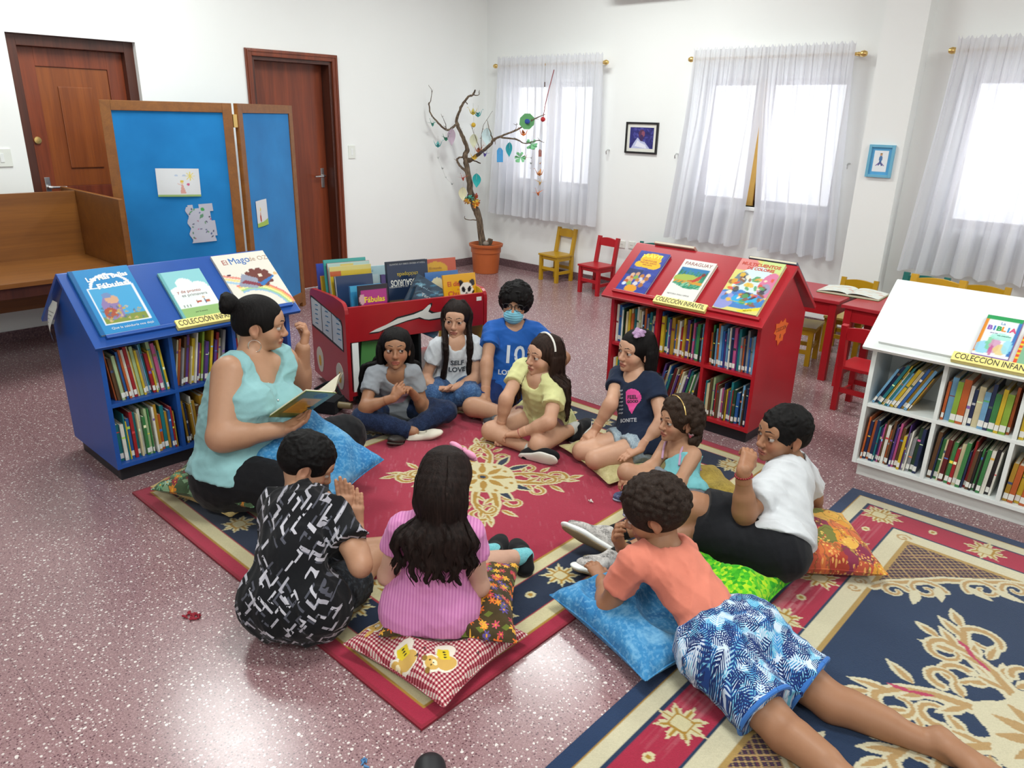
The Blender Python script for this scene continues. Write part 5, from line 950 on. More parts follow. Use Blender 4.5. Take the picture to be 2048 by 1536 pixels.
JOINTS = {
'gray': {'Hc': (3.209, -3.929, 0.471), 'F': (3.277, -3.988, 0.452), 'Cr': (3.205, -3.908, 0.55), 'N': (3.221, -3.953, 0.328), 'SR': (3.149, -4.038, 0.317), 'SL': (3.251, -3.846, 0.308), 'ER': (3.225, -4.161, 0.179), 'WR': (3.343, -4.061, 0.24), 'GR': (3.357, -4.019, 0.284), 'EL': (3.312, -3.83, 0.112), 'WL': (3.353, -3.936, 0.236), 'GL': (3.359, -3.978, 0.279), 'P': (3.088, -3.866, 0.066), 'HR': (3.081, -3.936, 0.079), 'HL': (3.149, -3.827, 0.079), 'KR': (3.212, -4.17, 0.116), 'KL': (3.42, -3.757, 0.102), 'AR': (3.418, -3.99, 0.047), 'TR': (3.514, -3.9, 0.035), 'AL': (3.357, -4.015, 0.03), 'TL': (3.414, -4.129, 0.031)},
'blouse': {'Hc': (3.157, -3.428, 0.535), 'F': (3.211, -3.502, 0.517), 'Cr': (3.162, -3.409, 0.609), 'N': (3.183, -3.462, 0.397), 'SR': (3.127, -3.554, 0.371), 'SL': (3.244, -3.373, 0.377), 'ER': (3.098, -3.628, 0.177), 'WR': (3.248, -3.695, 0.172), 'GR': (3.298, -3.664, 0.178), 'EL': (3.319, -3.416, 0.19), 'WL': (3.293, -3.579, 0.162), 'GL': (3.28, -3.637, 0.161), 'P': (3.135, -3.438, 0.096), 'HR': (3.113, -3.501, 0.11), 'HL': (3.19, -3.402, 0.112), 'KR': (3.264, -3.724, 0.143), 'KL': (3.412, -3.549, 0.143), 'AR': (3.253, -3.502, 0.038), 'TR': (3.369, -3.544, 0.055), 'AL': (3.19, -3.606, 0.045), 'TL': (3.254, -3.709, 0.062)},
'blue': {'Hc': (3.347, -3.126, 0.618), 'F': (3.401, -3.202, 0.598), 'Cr': (3.344, -3.115, 0.704), 'N': (3.337, -3.138, 0.461), 'SR': (3.276, -3.255, 0.441), 'SL': (3.423, -3.038, 0.431), 'ER': (3.402, -3.421, 0.305), 'WR': (3.479, -3.508, 0.137), 'GR': (3.513, -3.557, 0.096), 'EL': (3.614, -2.969, 0.288), 'WL': (3.59, -3.138, 0.173), 'GL': (3.569, -3.201, 0.143), 'P': (3.393, -3.228, 0.088), 'HR': (3.344, -3.289, 0.087), 'HL': (3.431, -3.157, 0.092), 'KR': (3.462, -3.592, 0.095), 'KL': (3.715, -3.307, 0.101), 'AR': (3.752, -3.499, 0.072), 'TR': (3.727, -3.354, 0.034), 'AL': (3.685, -3.611, 0.077), 'TL': (3.554, -3.547, 0.033)},
'yellow': {'Hc': (3.895, -3.491, 0.497), 'F': (3.875, -3.576, 0.465), 'Cr': (3.889, -3.47, 0.568), 'N': (3.884, -3.525, 0.361), 'SR': (3.757, -3.506, 0.38), 'SL': (3.986, -3.492, 0.322), 'ER': (3.808, -3.686, 0.266), 'WR': (3.774, -3.695, 0.087), 'GR': (3.815, -3.741, 0.066), 'EL': (4.074, -3.65, 0.203), 'WL': (3.928, -3.719, 0.113), 'GL': (3.865, -3.729, 0.095), 'P': (3.846, -3.403, 0.062), 'HR': (3.772, -3.415, 0.08), 'HL': (3.919, -3.423, 0.08), 'KR': (3.729, -3.717, 0.067), 'KL': (4.043, -3.685, 0.081), 'AR': (4.014, -3.694, 0.038), 'TR': (4.15, -3.707, 0.053), 'AL': (4.046, -3.401, 0.087), 'TL': (4.02, -3.266, 0.066)},
'navy': {'Hc': (4.3, -3.252, 0.563), 'F': (4.277, -3.34, 0.548), 'Cr': (4.281, -3.233, 0.642), 'N': (4.32, -3.267, 0.416), 'SR': (4.211, -3.259, 0.392), 'SL': (4.43, -3.272, 0.408), 'ER': (4.292, -3.435, 0.305), 'WR': (4.228, -3.47, 0.15), 'GR': (4.237, -3.526, 0.123), 'EL': (4.556, -3.371, 0.269), 'WL': (4.516, -3.489, 0.147), 'GL': (4.505, -3.547, 0.127), 'P': (4.43, -3.377, 0.12), 'HR': (4.372, -3.345, 0.114), 'HL': (4.494, -3.396, 0.127), 'KR': (4.229, -3.569, 0.065), 'KL': (4.363, -3.638, 0.088), 'AR': (4.48, -3.516, 0.063), 'TR': (4.477, -3.391, 0.028), 'AL': (4.497, -3.417, 0.053), 'TL': (4.477, -3.295, 0.029)},
'toddler': {'Hc': (4.73, -3.521, 0.386), 'F': (4.694, -3.595, 0.373), 'Cr': (4.712, -3.5, 0.454), 'N': (4.745, -3.515, 0.254), 'SR': (4.672, -3.497, 0.217), 'SL': (4.819, -3.56, 0.245), 'ER': (4.698, -3.652, 0.169), 'WR': (4.657, -3.777, 0.158), 'GR': (4.63, -3.805, 0.129), 'EL': (4.838, -3.704, 0.173), 'WL': (4.866, -3.823, 0.126), 'GL': (4.866, -3.869, 0.12), 'P': (4.865, -3.665, 0.1), 'HR': (4.811, -3.657, 0.103), 'HL': (4.911, -3.677, 0.113), 'KR': (4.637, -3.778, 0.165), 'KL': (4.711, -3.676, 0.038), 'AR': (4.588, -3.669, 0.014), 'TR': (4.598, -3.771, 0.014), 'AL': (4.755, -3.86, 0.071), 'TL': (4.778, -3.947, 0.075)},
'white': {'Hc': (5.247, -3.624, 0.511), 'F': (5.202, -3.703, 0.495), 'Cr': (5.241, -3.603, 0.593), 'N': (5.279, -3.59, 0.371), 'SR': (5.264, -3.483, 0.31), 'SL': (5.294, -3.722, 0.345), 'ER': (5.301, -3.342, 0.137), 'WR': (5.293, -3.21, 0.009), 'GR': (5.345, -3.255, 0.022), 'EL': (5.269, -3.943, 0.278), 'WL': (5.256, -3.976, 0.463), 'GL': (5.248, -3.922, 0.509), 'P': (5.377, -3.836, 0.139), 'HR': (5.335, -3.771, 0.154), 'HL': (5.388, -3.906, 0.159), 'KR': (5.066, -3.954, 0.225), 'KL': (5.073, -3.983, 0.13), 'AR': (4.83, -4.157, 0.091), 'TR': (4.688, -4.25, 0.111), 'AL': (4.911, -4.219, 0.06), 'TL': (4.854, -4.351, 0.047)},
'coral': {'Hc': (5.171, -4.439, 0.458), 'F': (5.106, -4.472, 0.413), 'Cr': (5.156, -4.42, 0.537), 'N': (5.215, -4.445, 0.326), 'SR': (5.236, -4.338, 0.281), 'SL': (5.184, -4.562, 0.31), 'ER': (5.089, -4.282, 0.127), 'WR': (5.043, -4.412, 0.238), 'GR': (5.029, -4.437, 0.294), 'EL': (5.113, -4.575, 0.11), 'WL': (4.992, -4.444, 0.096), 'GL': (4.938, -4.412, 0.105), 'P': (5.502, -4.485, 0.143), 'HR': (5.524, -4.414, 0.141), 'HL': (5.484, -4.553, 0.131), 'KR': (5.815, -4.419, 0.055), 'KL': (5.762, -4.627, 0.054), 'AR': (6.11, -4.344, 0.027), 'TR': (6.196, -4.409, 0.078), 'AL': (6.022, -4.709, 0.08), 'TL': (6.091, -4.643, 0)},
'pink': {'Hc': (4.714, -4.94, 0.58), 'F': (4.667, -4.875, 0.525), 'Cr': (4.684, -4.939, 0.641), 'N': (4.73, -4.99, 0.457), 'SR': (4.81, -4.924, 0.409), 'SL': (4.651, -5.07, 0.422), 'ER': (4.818, -4.891, 0.205), 'WR': (4.67, -4.825, 0.156), 'GR': (4.613, -4.82, 0.137), 'EL': (4.584, -5.08, 0.227), 'WL': (4.524, -4.95, 0.136), 'GL': (4.527, -4.896, 0.112), 'P': (4.732, -5.03, 0.142), 'HR': (4.775, -4.984, 0.154), 'HL': (4.678, -5.064, 0.148), 'KR': (4.642, -4.745, 0.136), 'KL': (4.552, -4.814, 0.139), 'AR': (4.667, -4.498, 0.072), 'TR': (4.569, -4.427, 0.038), 'AL': (4.563, -4.563, 0.074), 'TL': (4.502, -4.456, 0.043)},
'print': {'Hc': (4.129, -5.065, 0.486), 'F': (4.165, -5.012, 0.43), 'Cr': (4.123, -5.056, 0.562), 'N': (4.178, -5.13, 0.381), 'SR': (4.299, -5.092, 0.343), 'SL': (4.077, -5.182, 0.321), 'ER': (4.51, -5.133, 0.251), 'WR': (4.351, -5.032, 0.296), 'GR': (4.314, -5.014, 0.367), 'EL': (4.235, -5.056, 0.163), 'WL': (4.32, -5.047, 0.333), 'GL': (4.284, -5.015, 0.386), 'P': (4.395, -5.323, 0.144), 'HR': (4.427, -5.265, 0.12), 'HL': (4.312, -5.336, 0.127), 'KR': (4.317, -5.015, 0.065), 'KL': (4.181, -5.067, 0.114), 'AR': (4.2, -4.771, 0.041), 'TR': (4.155, -4.657, -0.006), 'AL': (4.215, -4.798, 0.058), 'TL': (4.136, -4.697, 0.01)},
'woman': {'Hc': (3.302, -4.757, 0.781), 'F': (3.364, -4.68, 0.749), 'Cr': (3.298, -4.745, 0.874), 'N': (3.316, -4.83, 0.598), 'SR': (3.391, -4.96, 0.598), 'SL': (3.314, -4.679, 0.568), 'ER': (3.517, -5.089, 0.387), 'WR': (3.597, -4.869, 0.377), 'GR': (3.592, -4.788, 0.393), 'EL': (3.18, -4.525, 0.38), 'WL': (3.264, -4.529, 0.595), 'GL': (3.225, -4.483, 0.648), 'P': (3.344, -4.98, 0.158), 'HR': (3.456, -5.036, 0.158), 'HL': (3.343, -4.838, 0.142), 'KR': (3.786, -4.901, 0.159), 'KL': (3.418, -4.427, 0.16), 'AR': (3.611, -4.595, 0.112), 'TR': (3.534, -4.457, 0.053), 'AL': (3.599, -4.698, 0.091), 'TL': (3.702, -4.811, 0.134)}}
# ---------------------------------------------------------------- bodies: smooth unions of tapered limbs meshed as one continuous surface
A_ = lambda *v: np.array(v, float)
def nrm(v): v = np.asarray(v, float); return v/(np.linalg.norm(v)+1e-12)
def perp(v, d): v = np.asarray(v, float); return nrm(v-d*np.dot(v, d))
def cap(a, b, ra, rb=None, k=.02, flat=None, clip=(), mode='+', col=None):
    rb = ra if rb is None else rb
    return dict(t='c', a=np.asarray(a, float), b=np.asarray(b, float), ra=ra, rb=rb, k=k, flat=flat, clip=clip, mode=mode)
def ell(c, R, r, k=.02, clip=(), mode='+'):
    return dict(t='e', c=np.asarray(c, float), R=np.asarray(R, float), r=np.asarray(r, float), k=k, clip=clip, mode=mode)
def pbox(p):
    if p['t'] == 'c':
        r = max(p['ra'], p['rb']); return np.minimum(p['a'], p['b'])-r, np.maximum(p['a'], p['b'])+r
    r = p['r'].max(); return p['c']-r, p['c']+r
def pdist(p, X):
    if p['t'] == 'c':
        a, b = p['a'], p['b']; q = X-a; ba = b-a
        if p['flat'] is not None:
            ratio, fd = p['flat']; fd = nrm(fd); q = q+np.multiply.outer(q@fd*(1/ratio-1), fd); ba = ba+fd*np.dot(ba, fd)*(1/ratio-1)
        L = np.dot(ba, ba)+1e-12; t = np.clip((q@ba)/L, 0, 1)
        d = np.sqrt(((q-np.multiply.outer(t, ba))**2).sum(-1))-(p['ra']+(p['rb']-p['ra'])*t)
        if p['flat'] is not None: d = d*(p['flat'][0]*.5+.5)
    else:
        q = (X-p['c'])@p['R'].T; k0 = np.sqrt(((q/p['r'])**2).sum(-1)); k1 = np.sqrt(((q/p['r']**2)**2).sum(-1))+1e-9; d = k0*(k0-1)/k1
    for pt, n in p['clip']: d = np.maximum(d, (X-np.asarray(pt))@nrm(n))
    return d
def surfnet(f, o, h):
    s = f < 0; n0, n1, n2 = f.shape; c = np.zeros((n0-1, n1-1, n2-1), np.uint8); off = [(i, j, k) for i in (0, 1) for j in (0, 1) for k in (0, 1)]
    for i, j, k in off: c += s[i:n0-1+i, j:n1-1+j, k:n2-1+k]
    act = (c > 0) & (c < 8); I = np.argwhere(act)
    if len(I) == 0: return np.zeros((0, 3)), np.zeros((0, 4), int)
    vid = np.full(act.shape, -1, np.int64); vid[act] = np.arange(len(I))
    val = np.stack([f[I[:, 0]+i, I[:, 1]+j, I[:, 2]+k] for i, j, k in off], 1); O = np.array(off, float)
    acc = np.zeros((len(I), 3)); cnt = np.zeros(len(I))
    for p in range(8):
        for q in range(p+1, 8):
            if np.abs(O[p]-O[q]).sum() != 1: continue
            m = (val[:, p] < 0) != (val[:, q] < 0); t = val[m, p]/(val[m, p]-val[m, q]); acc[m] += O[p]+(O[q]-O[p])*t[:, None]; cnt[m] += 1
    V_ = (I+acc/cnt[:, None])*h+o; F = []
    for ax in range(3):
        sl0 = [slice(1, -1)]*3; sl1 = [slice(1, -1)]*3; sl0[ax] = slice(0, -1); sl1[ax] = slice(1, None)
        a, b = s[tuple(sl0)], s[tuple(sl1)]; E = np.argwhere(a != b)
        if len(E) == 0: continue
        ins = a[tuple(E.T)]; base = E.copy(); u, v = [(1, 2), (2, 0), (0, 1)][ax]; cells = []
        for du, dv in ((0, 0), (1, 0), (1, 1), (0, 1)):
            q = base.copy(); q[:, u] += du; q[:, v] += dv; cells.append(vid[tuple(q.T)])
        Q = np.stack(cells, 1); Q[~ins] = Q[~ins][:, ::-1]; F.append(Q)
    F = np.concatenate(F); return V_, F[(F >= 0).all(1)]
def sdf_mesh(prims, h, warp=None, pad=.03):
    add = [p for p in prims if p['mode'] == '+']; bb = [pbox(p) for p in add]
    lo = np.min([b[0] for b in bb], 0)-pad; hi = np.max([b[1] for b in bb], 0)+pad; n = np.ceil((hi-lo)/h).astype(int)+1
    f = np.full(n, .2, np.float32); ax = [lo[i]+h*np.arange(n[i]) for i in range(3)]
    for p in prims:
        b0, b1 = pbox(p); m = p['k']+.025
        i0 = np.clip(np.floor((b0-m-lo)/h).astype(int), 0, n); i1 = np.clip(np.ceil((b1+m-lo)/h).astype(int)+1, 0, n)
        if (i1 <= i0).any(): continue
        X = np.stack(np.meshgrid(*[ax[i][i0[i]:i1[i]] for i in range(3)], indexing='ij'), -1); sl = tuple(slice(i0[i], i1[i]) for i in range(3))
        d = pdist(p, X); a = f[sl]; k = p['k']
        if p['mode'] == '+': t = np.clip(.5+.5*(a-d)/k, 0, 1); f[sl] = a*(1-t)+d*t-k*t*(1-t)
        else: d = -d; t = np.clip(.5-.5*(a-d)/k, 0, 1); f[sl] = a*(1-t)+d*t+k*t*(1-t)
    if warp is not None:
        m = np.abs(f) < .03; idx = np.argwhere(m); f[m] += warp(idx*h+lo)
    f[[0, -1]] = .2; f[:, [0, -1]] = .2; f[:, :, [0, -1]] = .2
    return surfnet(f, lo, h)
def folds(amp, freq, seed, along=None):
    r = np.random.default_rng(seed); D = r.normal(size=(5, 3)); D /= np.linalg.norm(D, axis=1)[:, None]; ph = r.random(5)*6.28
    if along is not None: D = D*.45+np.asarray(along)*.0; 
    def w(X):
        Y = X+.015*np.sin(X[:, [1, 2, 0]]*23+ph[0]); s = 0
        for i in range(5):
            q = np.sin(Y@D[i]*freq*(1+.35*i)+ph[i]); s = s+(1-np.abs(q))**2*(.8 if i < 3 else .4)
        return -amp*(s-1.0)
    return w
SKIN = dict(light='c2977c', mid='b0866a', tan='9c7154', fair='c8a08b')
def skin_mat():
    m = NT('skin', .48, .35, sss=.0); a = m.n('VertexColor', layer_name='Col'); v = m.coord(); n1 = m.n('TexNoise', {'Vector': v, 'Scale': 45, 'Detail': 4})
    m.color(m.mix(m.math('MULTIPLY', n1.outputs[0], .16), a.outputs[0], (.16, .05, .03))); n2 = m.n('TexNoise', {'Vector': v, 'Scale': 350}); m.bump(n2.outputs[0], .12, .001); return m.m
M_skin = skin_mat()
def cloth_mat(name, pat=None, base='888888', rough=.85, bump=.35, wr=.5):
    if name in MATS: return MATS[name]
    m = NT(name, rough, .2, sheen=.08); v = m.coord()
    c = pat(m, v) if pat else hexc(base)
    nz = m.n('TexNoise', {'Vector': v, 'Scale': 14, 'Detail': 3})
    if not pat: c = m.ramp(nz.outputs[0], [(.3, tuple(x*.93 for x in c)), (.7, tuple(min(1, x*1.06) for x in c))])
    m.color(c); n1 = m.n('TexNoise', {'Vector': v, 'Scale': 500, 'Detail': 1}); n2 = m.n('TexNoise', {'Vector': v, 'Scale': 26, 'Detail': 3, 'Distortion': 1.2})
    h = m.math('ADD', m.math('MULTIPLY', n1.outputs[0], .12), m.math('MULTIPLY', n2.outputs[0], wr)); m.bump(h, bump, .006); return m.m
def hair_mat(name, hexs, scale=(90, 90, 6), curly=False):
    if name in MATS: return MATS[name]
    m = NT(name, .62, .15); v = m.coord(scale=(60, 60, 60) if curly else scale); n = m.n('TexNoise', {'Vector': v, 'Scale': 1.5 if not curly else 2.2, 'Detail': 4, 'Distortion': .4 if not curly else 2.0}); c = hexc(hexs)
    m.color(m.ramp(n.outputs[0], [(.3, tuple(x*.45 for x in c)), (.55, c), (.78, tuple(x*1.8+.002 for x in c))])); m.bump(n.outputs[0], .7, .004); return m.m
M_sole = painted('d6d3cc', .6, 'shoe_sole'); M_metal = plain('silver_metal', (.75, .73, .70), .2, metal=1)
class Person:
    def __init__(s, key, label, skin='mid', S=1.25, hs=1.0, arm=1.0, leg=1.0, belly=1.0, chest=1.0, hips=1.0, hand=None, gaze=None, up=None, hunch=0, barefoot=(), bust=0, armw=1.0, lift=.18):
        J = {k: np.array(v) for k, v in JOINTS[key].items()}; s.J = J; s.S = S; s.q = S/1.25; s.hs = hs; q = s.q; s.arm, s.leg, s.belly, s.chest, s.hips, s.bust = arm, leg, belly, chest, hips, bust; s.armw = armw; s.root0 = .86 if key == 'woman' else .97
        s.key = key; s.skin = np.array(hexc(SKIN.get(skin, skin)))
        s.base = A_(J['P'][0], J['P'][1], 0); s.up = nrm(J['N']-J['P']); s.right = perp(J['SR']-J['SL'], s.up); s.front = np.cross(s.up, s.right)
        s.pr = perp(J['HR']-J['HL'], s.up); s.pf = np.cross(s.up, s.pr)
        s.W = J['P']+(J['N']-J['P'])*.42-s.front*hunch*q; s.Ch = J['P']+(J['N']-J['P'])*.76-s.front*hunch*.7*q
        s.hf = nrm(nrm(J['F']-J['Hc'])+A_(0, 0, lift)); hu = J['Cr']-J['Hc'] if up is None else A_(*up); s.hu = perp(hu, s.hf); s.hr = np.cross(s.hf, s.hu)
        s.HR3 = np.array([s.hr, s.hf, s.hu]); s.gaze = nrm(gaze) if gaze is not None else s.hf
        s.root = None; s.label = label; s.barefoot = barefoot; s.parts = []; s.handspec = hand or {}
    def hp(s, x, y, z): return s.J['Hc']+s.hs*(s.hr*x+s.hf*y+s.hu*z)
    # ---- shared limb shapes; off = cloth thickness
    def torso(s, off=0, clip=(), k=.04, hx=0):
        J, q = s.J, s.q; b = s.belly
        P = [cap(J['HL'], J['HR'], .080*q*s.hips+off+hx, None, k, (.92, s.pf), clip),
             cap(J['P'], s.W, .094*q*s.hips+off, .086*q*b+off, k, (.80 if b < 1.2 else .92, s.front), clip),
             cap(s.W, s.Ch, .086*q*b+off, .096*q*s.chest+off, k, (.74 if b < 1.2 else .86, s.front), clip)]
        i = .16; SLi = J['SL']+(J['N']-J['SL'])*i-s.up*.012*q; SRi = J['SR']+(J['N']-J['SR'])*i-s.up*.012*q
        P += [cap(SLi, SRi, .046*q*s.armw+off, None, k, (.85, s.front), clip), cap(s.Ch, J['N']-s.up*.03*q, .085*q*s.chest+off, .05*q+off, k, (.72, s.front), clip)]
        for S_ in ('SL', 'SR'): P.append(cap(J['N']+s.up*.005*q, J[S_]+(J['N']-J[S_])*.25, .038*q+off*.6, .036*q*s.armw+off, .03, None, clip))
        for H in ('HL', 'HR'): P.append(cap(J[H]-s.pf*.03*q-s.up*.01*q, J[H], .078*q*s.hips+off+hx, None, k, None, clip))
        if s.bust:
            for sg in (-1, 1): P.append(ell(s.Ch+s.front*.085*q*s.chest+s.right*sg*.075*q-s.up*.035*q, np.array([s.right, s.front, s.up]), np.array([.075, .07, .075])*q*s.bust+off, .04, clip))
        if b > 1.2: P.append(ell(s.W+s.front*.05*q, np.array([s.right, s.front, s.up]), np.array([.105, .08, .09])*q*b+off, .05, clip))
        return P
    def armp(s, sd, off=0, f0=0, f1=1, part='both', flare=0):
        J, q, a = s.J, s.q, s.arm; S_, E, W_ = J['S'+sd], J['E'+sd], J['W'+sd]; P = []
        if part in ('both', 'upper'):
            e = S_+(E-S_)*f1; r0, r1 = .040*q*a*s.armw, .032*q*a; rr = r0+(r1-r0)*f1; d = nrm(E-S_)
            P.append(cap(S_, e, r0+off, rr+off+flare, .022, None, [(e, d)] if f1 < 1 else ()))
            if f1 < 1: P[-1]['b'] = e+d*.02
        if part in ('both', 'fore'):
            e = E+(W_-E)*.35; P += [cap(E, W_, .033*q*a+off, .0215*q*(.5+.5*a)+off, .02), cap(E+(W_-E)*.12, e, .034*q*a+off, .031*q*a+off, .02)]
        return P
    def legp(s, sd, off=0, f1=1.0, g1=1.0, flare=0, thigh=True, shin=True, clipw=()):
        J, q, l = s.J, s.q, s.leg; H, K, Ak = J['H'+sd], J['K'+sd], J['A'+sd]; P = []
        if thigh:
            d = nrm(K-H); e = H+(K-H)*f1; r0, r1 = .076*q*l*s.root0, .047*q*l; rr = r0+(r1-r0)*f1
            P.append(cap(H, e+(d*.03 if f1 < 1 else 0), r0+min(off, .007), rr+off+flare, .03, None, list(clipw)+([(e, d)] if f1 < 1 else [])))
        if shin and f1 >= 1:
            d = nrm(Ak-K); e = K+(Ak-K)*g1; r0, r1 = .046*q*l, .029*q; rr = r0+(r1-r0)*g1; bd = perp(H-K, d)
            P.append(cap(K, e+(d*.03 if g1 < 1 else 0), r0+off, rr+off+flare, .022, None, [(e, d)] if g1 < 1 else ()))
            if g1 > .6: P.append(cap(K+(Ak-K)*.16+bd*.012*q, K+(Ak-K)*.46+bd*.010*q, .040*q*l+off, .034*q*l+off, .025))
        return P
    def footframe(s, sd, fu=None):
        J, q = s.J, s.q; fu = A_(0, 0, 1) if fu is None else nrm(fu); d = nrm(J['T'+sd]-(J['A'+sd]-fu*.05*q)); fu = perp(fu, d); return d, fu, np.cross(d, fu)
    def footp(s, sd, off=0, fu=None, toes=False):
        J, q = s.J, s.q; d, fu, r = s.footframe(sd, fu); Ak = J['A'+sd]; L = .142*s.S
        heel = Ak-fu*.035*q-d*.025*q; ball = heel+d*L*.66-fu*.004*q
        P = [cap(Ak, heel, .029*q+off, .027*q+off, .02), cap(heel, ball, .027*q+off, .035*q+off, .025, (.62, fu)), cap(Ak+d*.01, ball-d*.02+fu*.002, .027*q+off, .02*q+off, .025)]
        if toes:
            for i in range(5):
                o = (-1 if sd == 'R' else 1)*(i-2)*.0135*q; rr = (.0115 if i == 0 else .0085)*q; l = (.045, .046, .041, .036, .03)[i]*q; P.append(cap(ball+r*o, ball+r*o*1.1+d*l-fu*.004, rr, rr*.9, .008))
        else: P.append(cap(ball, heel+d*L*.86-fu*.006*q, .034*q+off, .026*q+off, .02, (.55, fu)))
        return P
    def handp(s, sd):
        J = s.J; W_, G, E = J['W'+sd], J['G'+sd], J['E'+sd]; h = s.S/1.25*.82 if s.S < 1.5 else 1.02; sp = s.handspec.get(sd, {})
        d = nrm(A_(*sp['dir'])) if 'dir' in sp else nrm(G-W_); pn = perp(sp.get('palm', (0, 0, -1)), d); side = np.cross(d, pn)*(1 if sd == 'R' else -1); c = sp.get('curl', .5); cs = c if isinstance(c, (list, tuple)) else [c]*4; spr = sp.get('spread', .1)
        P = [cap(W_+(E-W_)*.25, W_, .026*s.q*(.55+.45*s.arm), .0215*s.q, .015), cap(W_-d*.005, W_+d*.045*h, .022*h, .028*h, .015, (.62, pn)), cap(W_+d*.07*h-side*.022*h, W_+d*.073*h+side*.022*h, .0125*h, .0125*h, .014)]
        P.append(cap(W_+d*.03*h+side*.012*h, W_+d*.068*h+side*.012*h, .017*h, .013*h, .012)); P.append(cap(W_+d*.03*h-side*.012*h, W_+d*.066*h-side*.014*h, .016*h, .012*h, .012))
        for i, (o, L) in enumerate(((.0255, .068), (.0085, .075), (-.0085, .070), (-.0245, .055))):
            p = W_+d*(.078-.004*abs(i-1))*h+side*o*h; ang = 0; fd = nrm(d+side*o*spr*10)
            for j, (fl, kk) in enumerate(((.46, .55), (.30, .95), (.24, .6))):
                ang += cs[i]*kk; dd = fd*math.cos(ang)+pn*math.sin(ang); e = p+dd*L*fl*h; r0 = (.0088, .0080, .0072)[j]*h; P.append(cap(p, e, r0, r0*.93, .004)); p = e
        t = sp.get('thumb', .5); b0 = W_+d*.02*h+side*.02*h; td = nrm(d*.75+side*.75*(1-t*.4)+pn*.45*t); m1 = b0+td*.036*h; td2 = nrm(td*.6+d*.7+pn*.5*t-side*.2*t); m2 = m1+td2*.028*h; m3 = m2+nrm(td2+pn*.3*t)*.02*h
        P += [cap(b0, m1, .0135*h, .0105*h, .012), cap(m1, m2, .0100*h, .0092*h, .004), cap(m2, m3, .0092*h, .0078*h, .004)]
        return P
    def headp(s):
        R = s.HR3; h = s.hs; E = lambda x, y, z, rx, ry, rz, k=.02, m='+', cl=(): ell(s.hp(x, y, z), R, np.array([rx, ry, rz])*h, k*h, cl, m); Cc = lambda a, b, r0, r1, k=.01, fl=None: cap(s.hp(*a), s.hp(*b), r0*h, r1*h, k*h, fl)
        P = [E(0, -.008, .012, .070, .086, .074), E(0, .030, -.045, .056, .056, .066, .03), E(0, .052, -.088, .030, .028, .026, .025), E(0, .066, .018, .05, .02, .028, .03)]
        for sx in (-1, 1):
            P += [E(sx*.036, .052, -.045, .024, .026, .026, .02), E(sx*.031, .092, -.014, .019, .014, .0125, .012, '-'), Cc((sx*.016, .083, .004), (sx*.044, .070, .006), .009, .007, .012)]
            P += [E(sx*.073, -.008, -.022, .008, .019, .029, .006), E(sx*.080, -.004, -.018, .006, .011, .018, .006, '-'), E(sx*.071, -.002, -.047, .006, .009, .010, .006)]
            P.append(E(sx*.009, .093, -.050, .0085, .009, .0075, .006))
        P += [Cc((0, .082, -.008), (0, .100, -.042), .0065, .0095, .010), E(0, .102, -.046, .0095, .009, .0085, .008)]
        P += [Cc((-.017, .0845, -.0735), (.017, .0845, -.0735), .0052, .0052, .006), Cc((-.009, .0885, -.0725), (.009, .0885, -.0725), .0052, .0052, .005), Cc((-.012, .0855, -.083), (.012, .0855, -.083), .0062, .0062, .006), Cc((-.019, .089, -.0778), (.019, .089, -.0778), .0014, .0014, .003)]
        P[-1]['mode'] = '-'; P.append(E(0, .072, -.103, .017, .016, .014, .014))
        for sx in (-1, 1):     # lids over the eyeball
            e = s.hp(sx*.031, .0755, -.014); P += [ell(e, R, np.array([.0155, .0150, .0150])*h, .003, [(e+s.hu*.0052*h+s.hf*.002*h, -s.hu+s.hf*.0)]), ell(e, R, np.array([.0150, .0142, .0142])*h, .003, [(e-s.hu*.0072*h, s.hu)])]
        neck0 = s.J['N']-s.up*.02*s.q; hb = s.hp(0, -.018, -.06); nr = .041*s.q*(.75+.25*s.hs) if s.S < 1.5 else .052*s.q*.9
        P += [cap(neck0, hb, nr*1.04, nr*.93, .03)]
        return P
    def fz(s, p):
        H = s.headp() if not hasattr(s, '_hc') else s._hc; s._hc = H; best = p
        for y in np.linspace(.03, -.045, 60):
            X = (p+s.hf*y)[None, :]; f = np.full(1, .2)
            for pr in H:
                d = pdist(pr, X); k = pr['k']
                if pr['mode'] == '+': t = np.clip(.5+.5*(f-d)/k, 0, 1); f = f*(1-t)+d*t-k*t*(1-t)
                else: d = -d; t = np.clip(.5-.5*(f-d)/k, 0, 1); f = f*(1-t)+d*t+k*t*(1-t)
            if f[0] < 0: return p+s.hf*y
        return best
    def neckp(s, off=0):
        hb = s.hp(0, -.018, -.06); nr = .041*s.q*(.75+.25*s.hs) if s.S < 1.5 else .052*s.q*.9; return [cap(s.J['N']-s.up*.02*s.q, hb, nr*1.04+off, nr*.93+off, .03)]
    def build(s, body_skip=()):
        q = s.q; B = s.torso(-.004)+s.neckp()
        for sd in 'LR': B += s.armp(sd)+s.legp(sd)+(s.footp(sd, 0, s.footup.get(sd) if hasattr(s, 'footup') else None, True) if sd in s.barefoot else [])
        Vs, Fs, Cs = [], [], []; n = 0
        def put(v, f, c):
            nonlocal n
            Vs.append(v); Fs.append(f+n); Cs.append(c if getattr(c, 'ndim', 1) == 2 else np.tile(c, (len(v), 1))); n += len(v)
        v, f = sdf_mesh(B, .0058); c = np.tile(s.skin, (len(v), 1))
        for jn in ('KL', 'KR', 'EL', 'ER'): w = np.exp(-((v-s.J[jn])**2).sum(1)/(.05*q)**2)[:, None]; c = c*(1-w*.12)+np.array(hexc('a85a44'))*w*.12
        put(v, f, c)
